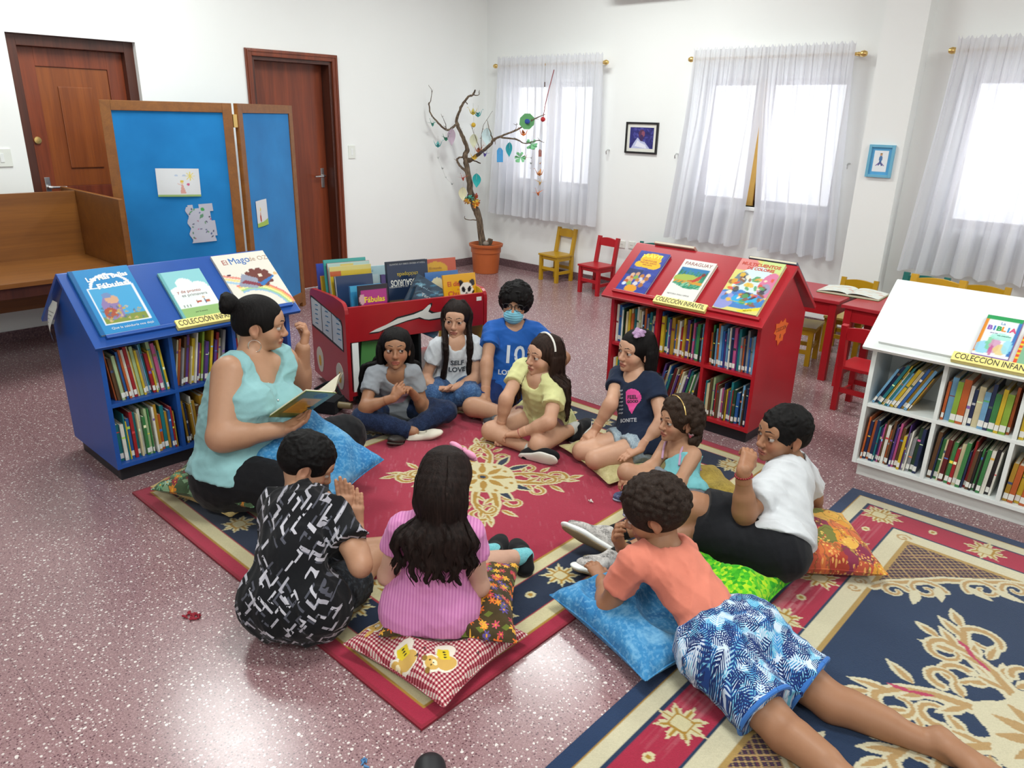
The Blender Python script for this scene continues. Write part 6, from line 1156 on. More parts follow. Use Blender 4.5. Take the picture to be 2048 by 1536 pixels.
        v, f = sdf_mesh(s.headp(), .0030*max(.9, s.hs)); L = ((v-s.J['Hc'])@s.HR3.T)/s.hs; c = np.tile(s.skin, (len(v), 1))
        def blend(w, col): nonlocal c; c = c*(1-w[:, None])+np.array(hexc(col))*w[:, None]
        g = lambda x, y, z, r: np.exp(-(((np.abs(L[:, 0])-x)**2+(L[:, 1]-y)**2+(L[:, 2]-z)**2)/r**2))
        blend(.30*g(.036, .075, -.045, .022), 'b8604e'); blend(.25*g(0, .105, -.046, .014), 'b86a55'); blend(.22*g(.031, .085, -.026, .012), '7a4a3c'); blend(.3*g(.075, 0, -.02, .03), 'b06450')
        lw = np.clip(1.25-np.sqrt((L[:, 0]/.0215)**2+((L[:, 2]+.0782)/.0105)**2)*1.0, 0, 1)*(L[:, 1] > .07); blend(np.clip(lw*3, 0, 1)*.75, s.lip if hasattr(s, 'lip') else 'a0544c'); md = np.exp(-((L[:, 2]+.0778)/.0016)**2)*(np.abs(L[:, 0]) < .019)*(L[:, 1] > .07); blend(.75*md, '4a1f1c')
        blend(.6*g(.006, .097, -.056, .0035), '4a2018'); put(v, f, c)
        for sd in 'LR': v, f = sdf_mesh(s.handp(sd), .0026*max(.85, s.q*.95), pad=.012); put(v, f, s.skin*np.array([1.03, .97, .94]))
        for sx in (-1, 1):
            e = s.hp(sx*.031, .0755, -.014); v, f = sdf_mesh([ell(e, s.HR3, np.array([.0128]*3)*s.hs, .001)], .0017*s.hs, pad=.005); d = (v-e)/np.linalg.norm(v-e, axis=1)[:, None]; gz = nrm(s.gaze*.55+s.hf); an = np.arccos(np.clip(d@gz, -1, 1))
            c = np.where((an < .26)[:, None], np.array(hexc('080606')), np.where((an < .60)[:, None], np.array(hexc('2c1810')), np.array(hexc('b9b0a8')))); put(v, f, c)
            P = lambda x, y, z: s.fz(s.hp(sx*x, y, z))-s.hf*.0008; br = [cap(P(.014, .0885, .0105), P(.030, .0855, .0155), .0032*s.hs, .0030*s.hs, .002), cap(P(.030, .0855, .0155), P(.047, .0725, .0105), .0030*s.hs, .0016*s.hs, .002)]
            v, f = sdf_mesh(br, .0016*s.hs, pad=.004); put(v, f, np.array(hexc(getattr(s, 'brow', '1c120d'))))
            P = lambda x, y, z: s.fz(s.hp(sx*x, y, z))+s.hf*.0003; la = [cap(P(.0175, .0862, -.0105), P(.031, .0915, -.0072), .0011*s.hs, .0014*s.hs, .001), cap(P(.031, .0915, -.0072), P(.0455, .0835, -.0105), .0014*s.hs, .0011*s.hs, .001)]
            v, f = sdf_mesh(la, .0009*s.hs, pad=.003); put(v, f, np.array(hexc('120b09')))
        v = np.concatenate(Vs); v[:, 2] = np.maximum(v[:, 2], .0135); v = v-s.base; f = np.concatenate(Fs); c = np.concatenate(Cs)
        s.root = mesh_np('person', v, f, M_skin, None, True, c, T(*s.base)); tag(s.root, s.label, 'person'); s.root['kind_note'] = ''; del s.root['kind_note']
        return s.root
    def part(s, name, prims, mat, h=.0065, warp=None, parent=None, label=None):
        v, f = sdf_mesh(prims, h, warp); v[:, 2] = np.maximum(v[:, 2], .0128); o = mesh_np(name, v-s.base, f, mat, parent or s.root, True)
        if label: o['label'] = label
        return o
    def mesh(s, name, mb, mat, smooth=True, parent=None):
        mb.v = [tuple(np.array(p)-s.base) for p in mb.v]; return mb.obj(name, mat, parent or s.root, smooth)
    # ---- clothes
    def top(s, name, mat, off=.011, sleeve=.55, hem=.03, neck=.012, scoop=0, flare=.008, fold=.0035, freq=42, seed=1, h=.0062, vneck=None, sleeves='LR', extra=(), topcut=0):
        J, q = s.J, s.q; hemp = J['P']-s.up*hem*q; cl = [(hemp, -s.up)]+([(J['N']-s.up*topcut*q, s.up)] if topcut else []); P = s.torso(off, cl, hx=.007)
        if sleeve:
            for sd in sleeves: P += s.armp(sd, off, f1=sleeve, part='upper', flare=flare)
        P += list(extra); top_ = J['N']+s.up*.03*q
        P.append(dict(cap(J['N']-s.up*.012*q+s.front*.004, s.hp(0, -.02, -.05), .043*q+neck, .05*q+neck, .008), mode='-'))
        if scoop: P.append(dict(ell(J['N']+s.front*.07*q+s.up*.025*q, np.array([s.right, s.front, s.up]), np.array([.056*q*(.5+.5*scoop), .085*q, .062*q*scoop]), .012), mode='-'))
        return s.part(name, P, mat, h, folds(fold, freq, seed))
    def bottoms(s, name, mat, off=.010, f1=1.0, g1=.98, flare=.004, waist=.0, over=None, fold=.003, freq=50, seed=2, h=.0065, legs='LR'):
        J, q = s.J, s.q; cl = [(J['P']+s.up*(.03+waist)*q, s.up)]
        o2 = min(off, .005) if over is None else over; P = [cap(J['HL'], J['HR'], .080*q*s.hips+o2, None, .04, (.92, s.pf), cl), cap(J['P'], s.W, .094*q*s.hips+o2, .086*q*s.belly+o2, .04, (.80 if s.belly < 1.2 else .92, s.front), cl)]
        for H in ('HL', 'HR'): P.append(cap(J[H]-s.pf*.03*q-s.up*.01*q, J[H], .078*q*s.hips+o2, None, .04, None, cl))
        for sd in legs: P += s.legp(sd, off, f1, g1, flare)
        return s.part(name, P, mat, h, folds(fold, freq, seed))
    def shoe(s, sd, mat, sole=None, fu=None, low=False, name='shoe', off=.004, collar=True):
        J, q = s.J, s.q; d, fu, r = s.footframe(sd, fu); P = s.footp(sd, off, fu); Ak = J['A'+sd]
        if low: P[0] = cap(Ak-fu*.028*q, Ak-fu*.035*q-d*.025*q, .026*q+off, .027*q+off, .02); P[2] = cap(Ak-fu*.03*q+d*.0, Ak+d*.05-fu*.035*q, .024*q+off, .02*q+off, .02); P.append(dict(cap(Ak-fu*.022*q-d*.01, Ak-fu*.018*q+d*.05*q, .024*q, .022*q, .004), mode='-'))
        else: P[0]['clip'] = [(Ak+fu*.012*q, fu)]; P[2]['clip'] = [(Ak+fu*.010*q, fu)]
        o = s.part(name, P, mat, .0042); L = .142*s.S; heel = Ak-fu*.055*q-d*.028*q
        if sole is not None: s.part('sole', [cap(heel, heel+d*L*.62, .033*q, .040*q, .02, (.32, fu)), cap(heel+d*L*.62, heel+d*L*.90, .040*q, .031*q, .02, (.32, fu))], sole, .0042, parent=o)
        return o
    def sock(s, sd, mat, f=.75, off=.003):
        J = s.J; K, Ak = J['K'+sd], J['A'+sd]; a = K+(Ak-K)*f; d = nrm(Ak-K); r = (.046*s.leg+(.029-.046*s.leg)*f)*s.q
        return s.part('sock', [cap(a-d*.02, Ak+d*.01, r+off, .029*s.q+off, .01, None, [(a, -d)])], mat, .004)
    # ---- hair
    def skull(s, t, k=.02, sc=(1, 1, 1)): return ell(s.hp(0, -.010, .014), s.HR3, np.array([.070*sc[0]+t, .087*sc[1]+t, .075*sc[2]+t])*s.hs, k)
    def faceholes(s, low=.02, side=.062, back=-.075, fz=.040):
        R = s.HR3; h = s.hs; sub = lambda x, y, z, rx, ry, rz, k=.008: ell(s.hp(x, y, z), R, np.array([rx, ry, rz])*h, k, (), '-')
        return [sub(0, .10, fz-.095, side, .072, .095), sub(0, .02, -.14, .10, .10, .075)]
    def short_hair(s, mat, t=.014, nape=-.065, front=.040, seed=1, tuft=40, curly=0, label=None, side=.060, ears=True, vol=1.0, nm='hair'):
        R, h = s.HR3, s.hs; rng = np.random.default_rng(seed); P = [s.skull(t*vol, .02)]
        P.append(ell(s.hp(0, -.045, -.02), R, np.array([.062+t*.6, .052+t*.6, .052])*h, .02))
        sub = lambda x, y, z, rx, ry, rz, k=.008: ell(s.hp(x, y, z), R, np.array([rx, ry, rz])*h, k*h, (), '-')
        cutsd = [sub(0, .105, front-.10, side, .078, .10), sub(0, .03, nape-.06, .12, .085, .068)]
        if ears: cutsd += [sub(sx*.082, .004, -.032, .026, .026, .036) for sx in (-1, 1)]
        body = P+cutsd; D = rng.normal(size=(3000, 3)); D /= np.linalg.norm(D, axis=1)[:, None]; cnt = 0; add = []
        for d in D:
            p = A_(d[0]*(.070+t), d[1]*(.087+t)-.010, d[2]*(.075+t)+.014)
            if p[2] < nape*.6 or (p[1] > .045 and p[2] < front+.012) or (ears and abs(p[0]) > .06 and p[2] < .01 and p[1] > -.03): continue
            if curly: r = rng.uniform(.55, 1)*curly; add.append(ell(s.hp(*(p*rng.uniform(.97, 1.06))), R, np.array([r, r, r])*h, .006))
            else:
                cr = A_(0, -.05, .085); tdir = nrm((p-cr)-d*np.dot(p-cr, d)+A_(*rng.normal(size=3))*.15); L = rng.uniform(.030, .050); c0 = A_(0, -.010, .014); ax3 = A_(.070+t, .087+t, .075+t)*(vol*.5+.5)
                def on(w): w = w-c0; return c0+w/np.linalg.norm(w/ax3)*.972
                a = on(p); b_ = on(p+tdir*L*.5); e_ = on(p+tdir*L)*1.0+nrm(p-c0)*rng.uniform(-.002, .004); add += [cap(s.hp(*a), s.hp(*b_), .0050*h, .0062*h, .0045*h), cap(s.hp(*b_), s.hp(*e_), .0062*h, .0018*h, .0045*h)]
            cnt += 1
            if cnt >= tuft: break
        o = s.part(nm, P+cutsd+add, mat, .0036*max(.9, h)); return o
    def lock(s, pts, r0, r1, k=.008, n=7, wave=0, ph=0, side=None):
        P = smoothp([V(p) for p in pts], 3); out = []; m = len(P)-1; sd = V(side if side is not None else s.hr)
        Q = [np.array(p+sd*wave*math.sin(ph+i*1.15)*(i/m)) for i, p in enumerate(P)]
        for i in range(m): t0, t1 = i/m, (i+1)/m; out.append(cap(Q[i], Q[i+1], r0+(r1-r0)*t0, r0+(r1-r0)*t1, k))
        return out, Q
    def long_hair(s, mat, falls, t=.012, front=.045, strands=True, seed=1, r=(.016, .007), wave=0, side=.055, part=True, nm='hair', sidecover=True, h=.0042, kk=.008):
        """cap of hair plus falling locks; falls = list of world polylines given as offsets (head coords for start, then world points)"""
        R, hs = s.HR3, s.hs; sub = lambda x, y, z, rx, ry, rz, k=.008: ell(s.hp(x, y, z), R, np.array([rx, ry, rz])*hs, k*hs, (), '-')
        P = [s.skull(t, .02), ell(s.hp(0, -.04, -.03), R, np.array([.066+t*.6, .055+t*.6, .062])*hs, .025), sub(0, .105, front-.10, side, .080, .10), sub(0, .05, -.15, .07, .075, .07)]
        if part: P.append(dict(cap(s.hp(0, .085, .075), s.hp(0, -.03, .11), .004*hs, .003*hs, .006), mode='-'))
        tubes = MB(); rng = random.Random(seed)
        for i, pl in enumerate(falls):
            c, Q = s.lock(pl, r[0]*hs*rng.uniform(.8, 1.15), r[1]*hs, kk, wave=wave, ph=rng.uniform(0, 6)); P += c
            if strands:
                for _ in range(5):
                    o = np.clip(np.array([rng.gauss(0, 1) for _ in range(3)]), -1.2, 1.2)*r[0]*.75*hs; tubes.tube([V(q+o*(1-.25*j/len(Q))) for j, q in enumerate(Q)], [.0016]*(len(Q)-1)+[.0004], 3, False)
        o = s.part(nm, P, mat, h)
        if strands: s.mesh('hair_strands', tubes, mat, True, o)
        return o
# ---------------------------------------------------------------- printed fabrics
def vec2(m, v, ax='xy', rot=0, scale=1.0):
    """2-D pattern coordinates"""
    s = m.n('SeparateXYZ', {0: v}); c = m.n('CombineXYZ', {0: s.outputs['XYZ'.index(ax[0].upper())], 1: s.outputs['XYZ'.index(ax[1].upper())]})
    return m.n('Mapping', {'Vector': c.outputs[0], 'Scale': (scale, scale, 1), 'Rotation': (0, 0, rot)}).outputs[0]
def cell(m, p, rnd=1.0, seed=0):
    """voronoi cell: local offset (du,dv), cell colour channels, distance"""
    pp = m.n('Mapping', {'Vector': p, 'Location': (seed*3.7, seed*1.9, 0)}).outputs[0]
    vo = m.n('TexVoronoi', {'Vector': pp, 'Scale': 1.0, 'Randomness': rnd}, voronoi_dimensions='2D'); d = m.n('VectorMath', {0: pp, 1: vo.outputs['Position']}, operation='SUBTRACT'); s = m.n('SeparateXYZ', {0: d.outputs[0]}); c = m.n('SeparateColor', {0: vo.outputs['Color']})
    return s.outputs[0], s.outputs[1], c.outputs, vo.outputs['Distance']
def rotuv(m, x, y, a):
    c, s = m.math('COSINE', a), m.math('SINE', a); return m.math('ADD', m.math('MULTIPLY', x, c), m.math('MULTIPLY', y, s)), m.math('SUBTRACT', m.math('MULTIPLY', y, c), m.math('MULTIPLY', x, s))
AND = lambda m, a, b: m.math('MULTIPLY', a, b)
def camplane(m, v):   # print laid out on the plane of the garment's back, seen along the room diagonal
    r = m.n('VectorMath', {0: v, 1: (.74, .67, 0)}, operation='DOT_PRODUCT').outputs['Value']; s = m.n('SeparateXYZ', {0: v}); return m.n('CombineXYZ', {0: r, 1: s.outputs[2]}).outputs[0]
def pat_dash(m, v):
    p0 = camplane(m, v); col = hexc('0c0d11')
    for sd, sc, cc in ((2, 27, '4a4b55'), (0, 22, '9c9aa3'), (1, 25, 'b0aeb6')):
        p = m.n('Mapping', {'Vector': p0, 'Scale': (sc, sc, 1)}).outputs[0]; x, y, c, d = cell(m, p, .75, sd+1)
        a = m.math('ADD', m.math('MULTIPLY', m.math('FLOOR', m.math('MULTIPLY', c[0], 4)), PI/2), PI/4+.1); u, w = rotuv(m, x, y, a)
        b1 = AND(m, m.math('LESS_THAN', m.math('ABSOLUTE', u), .40), m.math('LESS_THAN', m.math('ABSOLUTE', w), .085)); w2 = m.math('SUBTRACT', w, .22); b2 = AND(m, m.math('LESS_THAN', m.math('ABSOLUTE', w2), .30), m.math('LESS_THAN', m.math('ABSOLUTE', m.math('SUBTRACT', u, .30)), .085))
        k = m.math('MAXIMUM', b1, AND(m, b2, m.math('GREATER_THAN', c[1], .4))); nz = m.n('TexNoise', {'Vector': p0, 'Scale': 60, 'Detail': 2}); k = AND(m, k, AND(m, m.math('GREATER_THAN', nz.outputs[0], .38), m.math('GREATER_THAN', c[2], .35))); col = m.mix(k, col, hexc(cc))
    return col
def pat_leaf(m, v):
    p0 = m.n('Mapping', {'Vector': vec2(m, v), 'Rotation': (0, 0, .5)}).outputs[0]; nz = m.n('TexNoise', {'Vector': v, 'Scale': 16, 'Detail': 2}); col = m.ramp(nz.outputs[0], [(.42, hexc('b9cbe0')), (.52, hexc('4f9cc0')), (.62, hexc('c9d6e4'))])
    for sd, sc, dark in ((3, 20, '3a86c0'), (6, 17, '6fb5d0'), (1, 15, '1d3f80'), (4, 16, 'c9d6e6'), (2, 18, '16285c'), (5, 19, '1b2f66')):
        p = m.n('Mapping', {'Vector': p0, 'Scale': (sc, sc, 1)}).outputs[0]; x, y, c, d = cell(m, p, .9, sd); u, w = rotuv(m, x, y, m.math('MULTIPLY', c[0], 6.28)); aw = m.math('ABSOLUTE', m.math('ADD', w, m.math('MULTIPLY', m.math('MULTIPLY', u, u), .35)))
        env = m.math('LESS_THAN', aw, m.math('MULTIPLY', m.math('SUBTRACT', .36, m.math('MULTIPLY', m.math('MULTIPLY', u, u), 1.5)), .95)); st = m.math('SINE', m.math('MULTIPLY', m.math('SUBTRACT', u, m.math('MULTIPLY', aw, .9)), 46)); k = AND(m, env, m.math('GREATER_THAN', st, -.1)); k = m.math('MAXIMUM', k, AND(m, env, m.math('LESS_THAN', aw, .02))); col = m.mix(k, col, hexc(dark))
    return col
def pat_flower(cols, bg, sc=14, n=5, leaf='5f6a2a', ax='xy'):
    def f(m, v):
        p0 = vec2(m, v, ax); nz = m.n('TexNoise', {'Vector': v, 'Scale': 22}); col = m.ramp(nz.outputs[0], [(.4, tuple(x*.8 for x in hexc(bg))), (.6, hexc(bg))])
        for sd in range(4):
            p = m.n('Mapping', {'Vector': p0, 'Scale': (sc*(1+.13*sd),)*2+(1,), 'Rotation': (0, 0, sd*.7)}).outputs[0]; x, y, c, d = cell(m, p, .85, sd+2); a = m.math('ARCTAN2', y, x)
            if sd == 0: k = AND(m, m.math('LESS_THAN', m.math('ABSOLUTE', y), m.math('MULTIPLY', m.math('SUBTRACT', .3, m.math('ABSOLUTE', x)), .6)), m.math('GREATER_THAN', c[0], .3)); col = m.mix(k, col, hexc(leaf)); continue
            rr = m.math('ADD', .25, m.math('MULTIPLY', m.math('COSINE', m.math('MULTIPLY', a, n)), .10)); k = AND(m, m.math('LESS_THAN', d, rr), m.math('GREATER_THAN', c[1], .25))
            fc = m.ramp(c[0], [(i/len(cols), hexc(h)) for i, h in enumerate(cols)], 'CONSTANT'); col = m.mix(k, col, fc); col = m.mix(AND(m, m.math('LESS_THAN', d, .075), m.math('GREATER_THAN', c[1], .25)), col, hexc('c9922a'))
        return col
    return f
def pat_gingham(m, v):
    p0 = m.n('Mapping', {'Vector': vec2(m, v), 'Rotation': (0, 0, .03)}).outputs[0]; s = m.n('SeparateXYZ', {0: p0}); k = None
    for i in (0, 1): g = m.math('GREATER_THAN', m.math('FRACT', m.math('MULTIPLY', s.outputs[i], 88)), .5); k = g if k is None else m.math('ADD', k, g)
    c = m.ramp(m.math('MULTIPLY', k, .5), [(0, hexc('cfc4b8')), (.4, hexc('b0606a')), (.9, hexc('7a1626'))], 'CONSTANT'); a = m.n('VertexColor', layer_name='Art'); return m.mix(a.outputs[1], c, a.outputs[0])
def pat_mottle(c1, c2, c3, sc=9):
    def f(m, v):
        n1 = m.n('TexNoise', {'Vector': v, 'Scale': sc, 'Detail': 6, 'Roughness': .7, 'Distortion': .6}); n2 = m.n('TexNoise', {'Vector': v, 'Scale': sc*9, 'Detail': 3})
        c = m.ramp(n1.outputs[0], [(.32, hexc(c1)), (.55, hexc(c2)), (.72, hexc(c3))]); return m.mix(m.math('MULTIPLY', m.ramp(n2.outputs[0], [(.5, (0, 0, 0)), (.62, (1, 1, 1))]), .45), c, hexc(c3))
    return f
def pat_lime(m, v):
    n1 = m.n('TexVoronoi', {'Vector': v, 'Scale': 75, 'Randomness': 1}); c = m.n('SeparateColor', {0: n1.outputs['Color']}); n2 = m.n('TexNoise', {'Vector': v, 'Scale': 12, 'Detail': 3}); return m.ramp(m.math('ADD', m.math('MULTIPLY', c.outputs[0], .45), m.math('MULTIPLY', n2.outputs[0], .6)), [(.3, hexc('1f8a17')), (.5, hexc('46b01c')), (.62, hexc('7cc41e')), (.78, hexc('aecb22'))])
def pat_autumn(m, v):
    p0 = vec2(m, v); p = m.n('Mapping', {'Vector': p0, 'Scale': (14, 14, 1)}).outputs[0]; nz = m.n('TexNoise', {'Vector': v, 'Scale': 18, 'Detail': 4}); d_ = m.n('VectorMath', {0: p, 1: nz.outputs[1]}, operation='ADD').outputs[0]
    x, y, c, d = cell(m, d_, 1, 1); col = m.ramp(c[0], [(0, hexc('b0503a')), (.2, hexc('c98a35')), (.36, hexc('7d2f45')), (.5, hexc('c2683a')), (.64, hexc('6f7038')), (.78, hexc('d0a04a')), (.9, hexc('9c3a2c'))], 'CONSTANT')
    p2 = m.n('Mapping', {'Vector': p0, 'Scale': (75, 75, 1)}).outputs[0]; x2, y2, c2, d2 = cell(m, p2, .6, 2); k = AND(m, m.math('LESS_THAN', d2, .33), m.math('GREATER_THAN', nz.outputs[0], .5)); col = m.mix(m.math('MULTIPLY', k, .8), col, m.ramp(c2[0], [(0, hexc('d8a05a')), (.5, hexc('b0503f')), (.8, hexc('d9b85f'))], 'CONSTANT'))
    k3 = AND(m, m.math('GREATER_THAN', d, .42), m.math('LESS_THAN', d, .5)); return m.mix(m.math('MULTIPLY', k3, .5), col, hexc('4f4a2a'))
def ging_art(r):
    rg = random.Random(3)
    def bear(x, y, a, kind):
        c, s_ = math.cos(a), math.sin(a); P = lambda u, v: (x+u*c-v*s_, y+u*s_+v*c)
        def E(u, v, rx, ry, col, rot=0): q = P(u, v); r.ell(q[0], q[1], rx, ry, col, 1, rot+a)
        E(0, 0, .034, .042, 'ddd5c6'); E(0, .04, .032, .03, 'ddd5c6'); E(.045, -.01, .026, .034, 'ddd5c6')
        E(0, -.005, .027, .034, 'c9a255'); E(0, .04, .025, .023, 'c9a255')
        if kind: E(-.02, .075, .008, .022, 'c9a255', .3); E(.018, .075, .008, .022, 'c9a255', -.3); E(.0, .035, .009, .008, 'e6dfd0')
        else: E(-.02, .06, .009, .009, '8a6a30'); E(.02, .06, .009, .009, '8a6a30'); E(0, .032, .011, .008, 'e6d8b0')
        E(-.008, .045, .003, .003, '2a2018'); E(.009, .045, .003, .003, '2a2018'); E(0, .036, .003, .002, '2a2018'); q = P(.03, -.005); r.poly([P(.012, -.02), P(.05, -.022), P(.055, .012), P(.03, .02), P(.014, .01)], 'd8bf2a')
        for k in range(3): E(.022+.01*k, -.006, .003, .005, '3a3520')
    for x, y, a, k in ((.10, .29, 2.6, 0), (.20, .15, 2.2, 1), (.345, .10, 2.5, 0), (.06, .13, 2.9, 1), (.33, .30, 2.4, 1), (.24, .03, 2.6, 0)): bear(x, y, a, k)
    for _ in range(9): x, y = rg.uniform(.03, .4), rg.uniform(.03, .38); r.line([(x, y), (x+.006, y+.006), (x+.012, y)], .003, '3a3030'); r.ell(x+.004, y+.008, .003, .003, '3a3030')
def pillow(label, x, y, z, w, h, t, yaw, mat, seed, dents=(), tilt=None, floor=.0125, name='cushion', art=None, group='floor cushions'):
    n = 56 if art is None else 190; u = np.linspace(-1, 1, n); X, Y = np.meshgrid(u, u); rg = np.random.default_rng(seed); T_ = np.power(np.clip((1-X**2)*(1-Y**2), 0, 1), .42)
    fx = 1-.10*(1-X**2*0)*np.cos(Y*PI/2)*np.abs(X)**4; fy = 1-.10*np.cos(X*PI/2)*np.abs(Y)**4
    wr = sum(np.sin(X*rg.uniform(2, 7)+Y*rg.uniform(2, 7)+rg.uniform(0, 6))*.006/(1+i*.3) for i in range(5)); edge = np.exp(-((1-np.abs(X))/.18))+np.exp(-((1-np.abs(Y))/.18)); wr = wr+.005*edge*np.sin((X+Y*1.3)*14+seed)
    Zt = T_*(t*.62)+wr*T_*1.6; Zb = -T_*t*.42; off = t*.42+z; ends = .5*np.sin(seed+X*2.2)*np.sin(Y*1.9+seed)*.01
    P = np.concatenate([np.stack([X*fx*w/2, Y*fy*h/2, Zt+ends], -1).reshape(-1, 3), np.stack([X*fx*w/2, Y*fy*h/2, Zb+ends], -1).reshape(-1, 3)])
    M = tilt if tilt is not None else T(x, y, off) @ RZ(yaw); Mn = np.array(M); Q = P@Mn[:3, :3].T+Mn[:3, 3]
    if tilt is None:
        for dx, dy, r, zt in dents: rr = np.hypot(Q[:, 0]-dx, Q[:, 1]-dy); lim = zt+np.clip(rr-r*.6, 0, None)**2/(r*r)*.25; Q[:, 2] = np.minimum(Q[:, 2], np.maximum(lim, floor+.004+.4*(Q[:, 2]-z)*.2))
        Q[:, 2] = np.maximum(Q[:, 2], floor+.0)
    Pl = (Q-Mn[:3, 3])@Mn[:3, :3]; i = np.arange(n*n).reshape(n, n); f1 = np.stack([i[:-1, :-1], i[:-1, 1:], i[1:, 1:], i[1:, :-1]], -1).reshape(-1, 4); f2 = f1[:, ::-1]+n*n
    o = mesh_np(name, Pl, np.concatenate([f1, f2]), mat, None, True, M=M); tag(o, label, 'cushion', group)
    if art is not None:
        r = Ras(w, h, w/(n-1), (-1, -1, -1)); r.nx = r.ny = n; r.X, r.Y = np.meshgrid(np.linspace(0, w, n), np.linspace(0, h, n)); r.c = np.full((n, n, 3), -1, np.float32); art(r)
        c = np.ones((2*n*n, 4), np.float32); c[:n*n, :3] = np.maximum(r.c, 0).reshape(-1, 3); c[:n*n, 3] = (r.c[..., 0] >= 0).ravel(); c[n*n:, 3] = 0; ca = o.data.color_attributes.new('Art', 'FLOAT_COLOR', 'POINT'); ca.data.foreach_set('color', c.ravel())
    b = MB(); ring_ = [(k, 0) for k in range(n)]+[(n-1, k) for k in range(1, n)]+[(k, n-1) for k in range(n-2, -1, -1)]+[(0, k) for k in range(n-2, 0, -1)]
    b.tube([Pl[c*n+a] for a, c in ring_[::2 if n < 100 else 6]]+[Pl[0]], .0028, 5); b.obj('seam', mat, o, True); return o
CM = cloth_mat
PIL_BLUE = CM('pillow_blue', pat_mottle('1f5f96', '3a82b5', '79aed0'), rough=.8); PIL_GING = CM('pillow_gingham', pat_gingham); PIL_BROWN = CM('pillow_brown_floral', pat_flower(('c04f5f', 'd07a2a', '5a4a8a', 'c9602a', 'b03a4a', 'd8a03a'), '453820', 19, 6)); PIL_LIME = CM('pillow_lime', pat_lime); PIL_AUT = CM('pillow_autumn', pat_autumn); PIL_MUS = CM('pillow_mustard', pat_mottle('7d6a2c', '9c8438', 'b09a4c', 22)); PIL_BEI = CM('pillow_beige', pat_mottle('a69a6a', 'b8ad7c', 'c7bd92', 14)); PIL_GRN = CM('pillow_green_floral', pat_flower(('7a2030', '4f7a5a', 'a33a3a', '5f8a6a', 'b0702a', '88a08a'), '3f5238', 16, 7, '6f8a6a')); PIL_CRE = CM('pillow_cream', pat_mottle('a8905a', 'b9a26a', 'c9b585', 12)); PIL_PAT = CM('pillow_small_floral', pat_flower(('7a8a5a', 'b09060', '8a6a4a'), 'b5aa8a', 22))
pillow('cream cushion at the bottom of the stack under the woman', 3.27, -4.95, .0, .50, .47, .12, .25, PIL_CRE, 3, floor=.004)
pillow('dark green floral cushion on the cream one under the woman', 3.36, -4.97, .065, .50, .48, .13, .46, PIL_GRN, 5, [(3.38, -4.95, .16, .09)])
pillow('red gingham cushion with printed animals at the near rug corner', 4.77, -5.035, .0, .43, .41, .115, .10, PIL_GING, 7, [(4.72, -4.95, .2, .085)], art=ging_art)
pillow('brown floral cushion on the gingham one under the pink-shirted girl', 4.72, -4.91, .075, .43, .42, .10, .72, PIL_BROWN, 9, [(4.73, -5.02, .12, .105)])
pillow('blue mottled cushion under the elbows of the boy in coral shirt', 5.185, -4.47, .0, .50, .42, .15, -.26, PIL_BLUE, 11, [(5.05, -4.5, .1, .10), (5.3, -4.45, .13, .10)])
pillow('lime green mottled cushion between the lying boy and white-shirted boy', 5.255, -4.10, .0, .46, .46, .14, .05, PIL_LIME, 13, [(5.3, -3.9, .16, .05)])
pillow('autumn coloured cushion with grapes under the boy in white', 5.40, -3.60, .0, .46, .44, .15, .73, PIL_AUT, 15, [(5.33, -3.85, .12, .07), (5.2, -3.6, .1, .06)])
pillow('mustard patterned cushion behind the toddler', 4.83, -3.50, .0, .44, .42, .11, -.63, PIL_MUS, 17, [(4.86, -3.66, .13, .04)])
pillow('beige cushion under the knees of the girl in navy', 4.36, -3.44, .0, .46, .42, .09, -.35, PIL_BEI, 19, [(4.42, -3.38, .16, .04), (4.27, -3.55, .1, .035)])
pillow('small floral cushion behind the blouse girl by the trolley', 3.22, -3.26, .0, .34, .30, .09, .5, PIL_PAT, 23, [(3.1, -3.4, .15, .04)])
# ---------------------------------------------------------------- the people
from mathutils.bvhtree import BVHTree
def bvh(o): me = o.data; return BVHTree.FromPolygons([v.co for v in me.vertices], [p.vertices[:] for p in me.polygons])
def project(s, o, shirt, O, ax, ay, d, lift=.0034):
    """lay a flat print onto a garment: O, ax, ay in person space (world), cast along d"""
    t = bvh(shirt); O = V(O-s.base); ax, ay, d = V(ax), V(ay), V(d); last = 0
    for v in o.data.vertices:
        p = O+ax*v.co.x+ay*v.co.y; h = t.ray_cast(p-d*.35, d)
        k = h[3]-.35 if h[0] is not None else last
        last = k; v.co = p+d*(k-lift)
    o.parent = shirt; o.matrix_basis = Matrix()
    return o
def gridpatch(name, w, h, mask, mat, res=.005):
    r = Ras(w, h, res, 'ffffff'); i = np.arange(r.nx*r.ny).reshape(r.ny, r.nx); f = np.stack([i[:-1, :-1], i[:-1, 1:], i[1:, 1:], i[1:, :-1]], -1).reshape(-1, 4)
    cx = (r.X[:-1, :-1]+r.res/2-w/2).ravel(); cy = (r.Y[:-1, :-1]+r.res/2-h/2).ravel(); keep = mask(cx, cy)
    return mesh_np(name, np.stack([r.X-w/2, r.Y-h/2, r.X*0], -1).reshape(-1, 3), f[keep], mat, None, True)
def shirt_text(s, shirt, body, size, O, ax, ay, d, mat, track=1, bold=.001, nm='print'):
    o = text(nm, body, size, Matrix(), mat, None, 0, 'CENTER', track, bold=bold); return project(s, o, shirt, O, ax, ay, d)
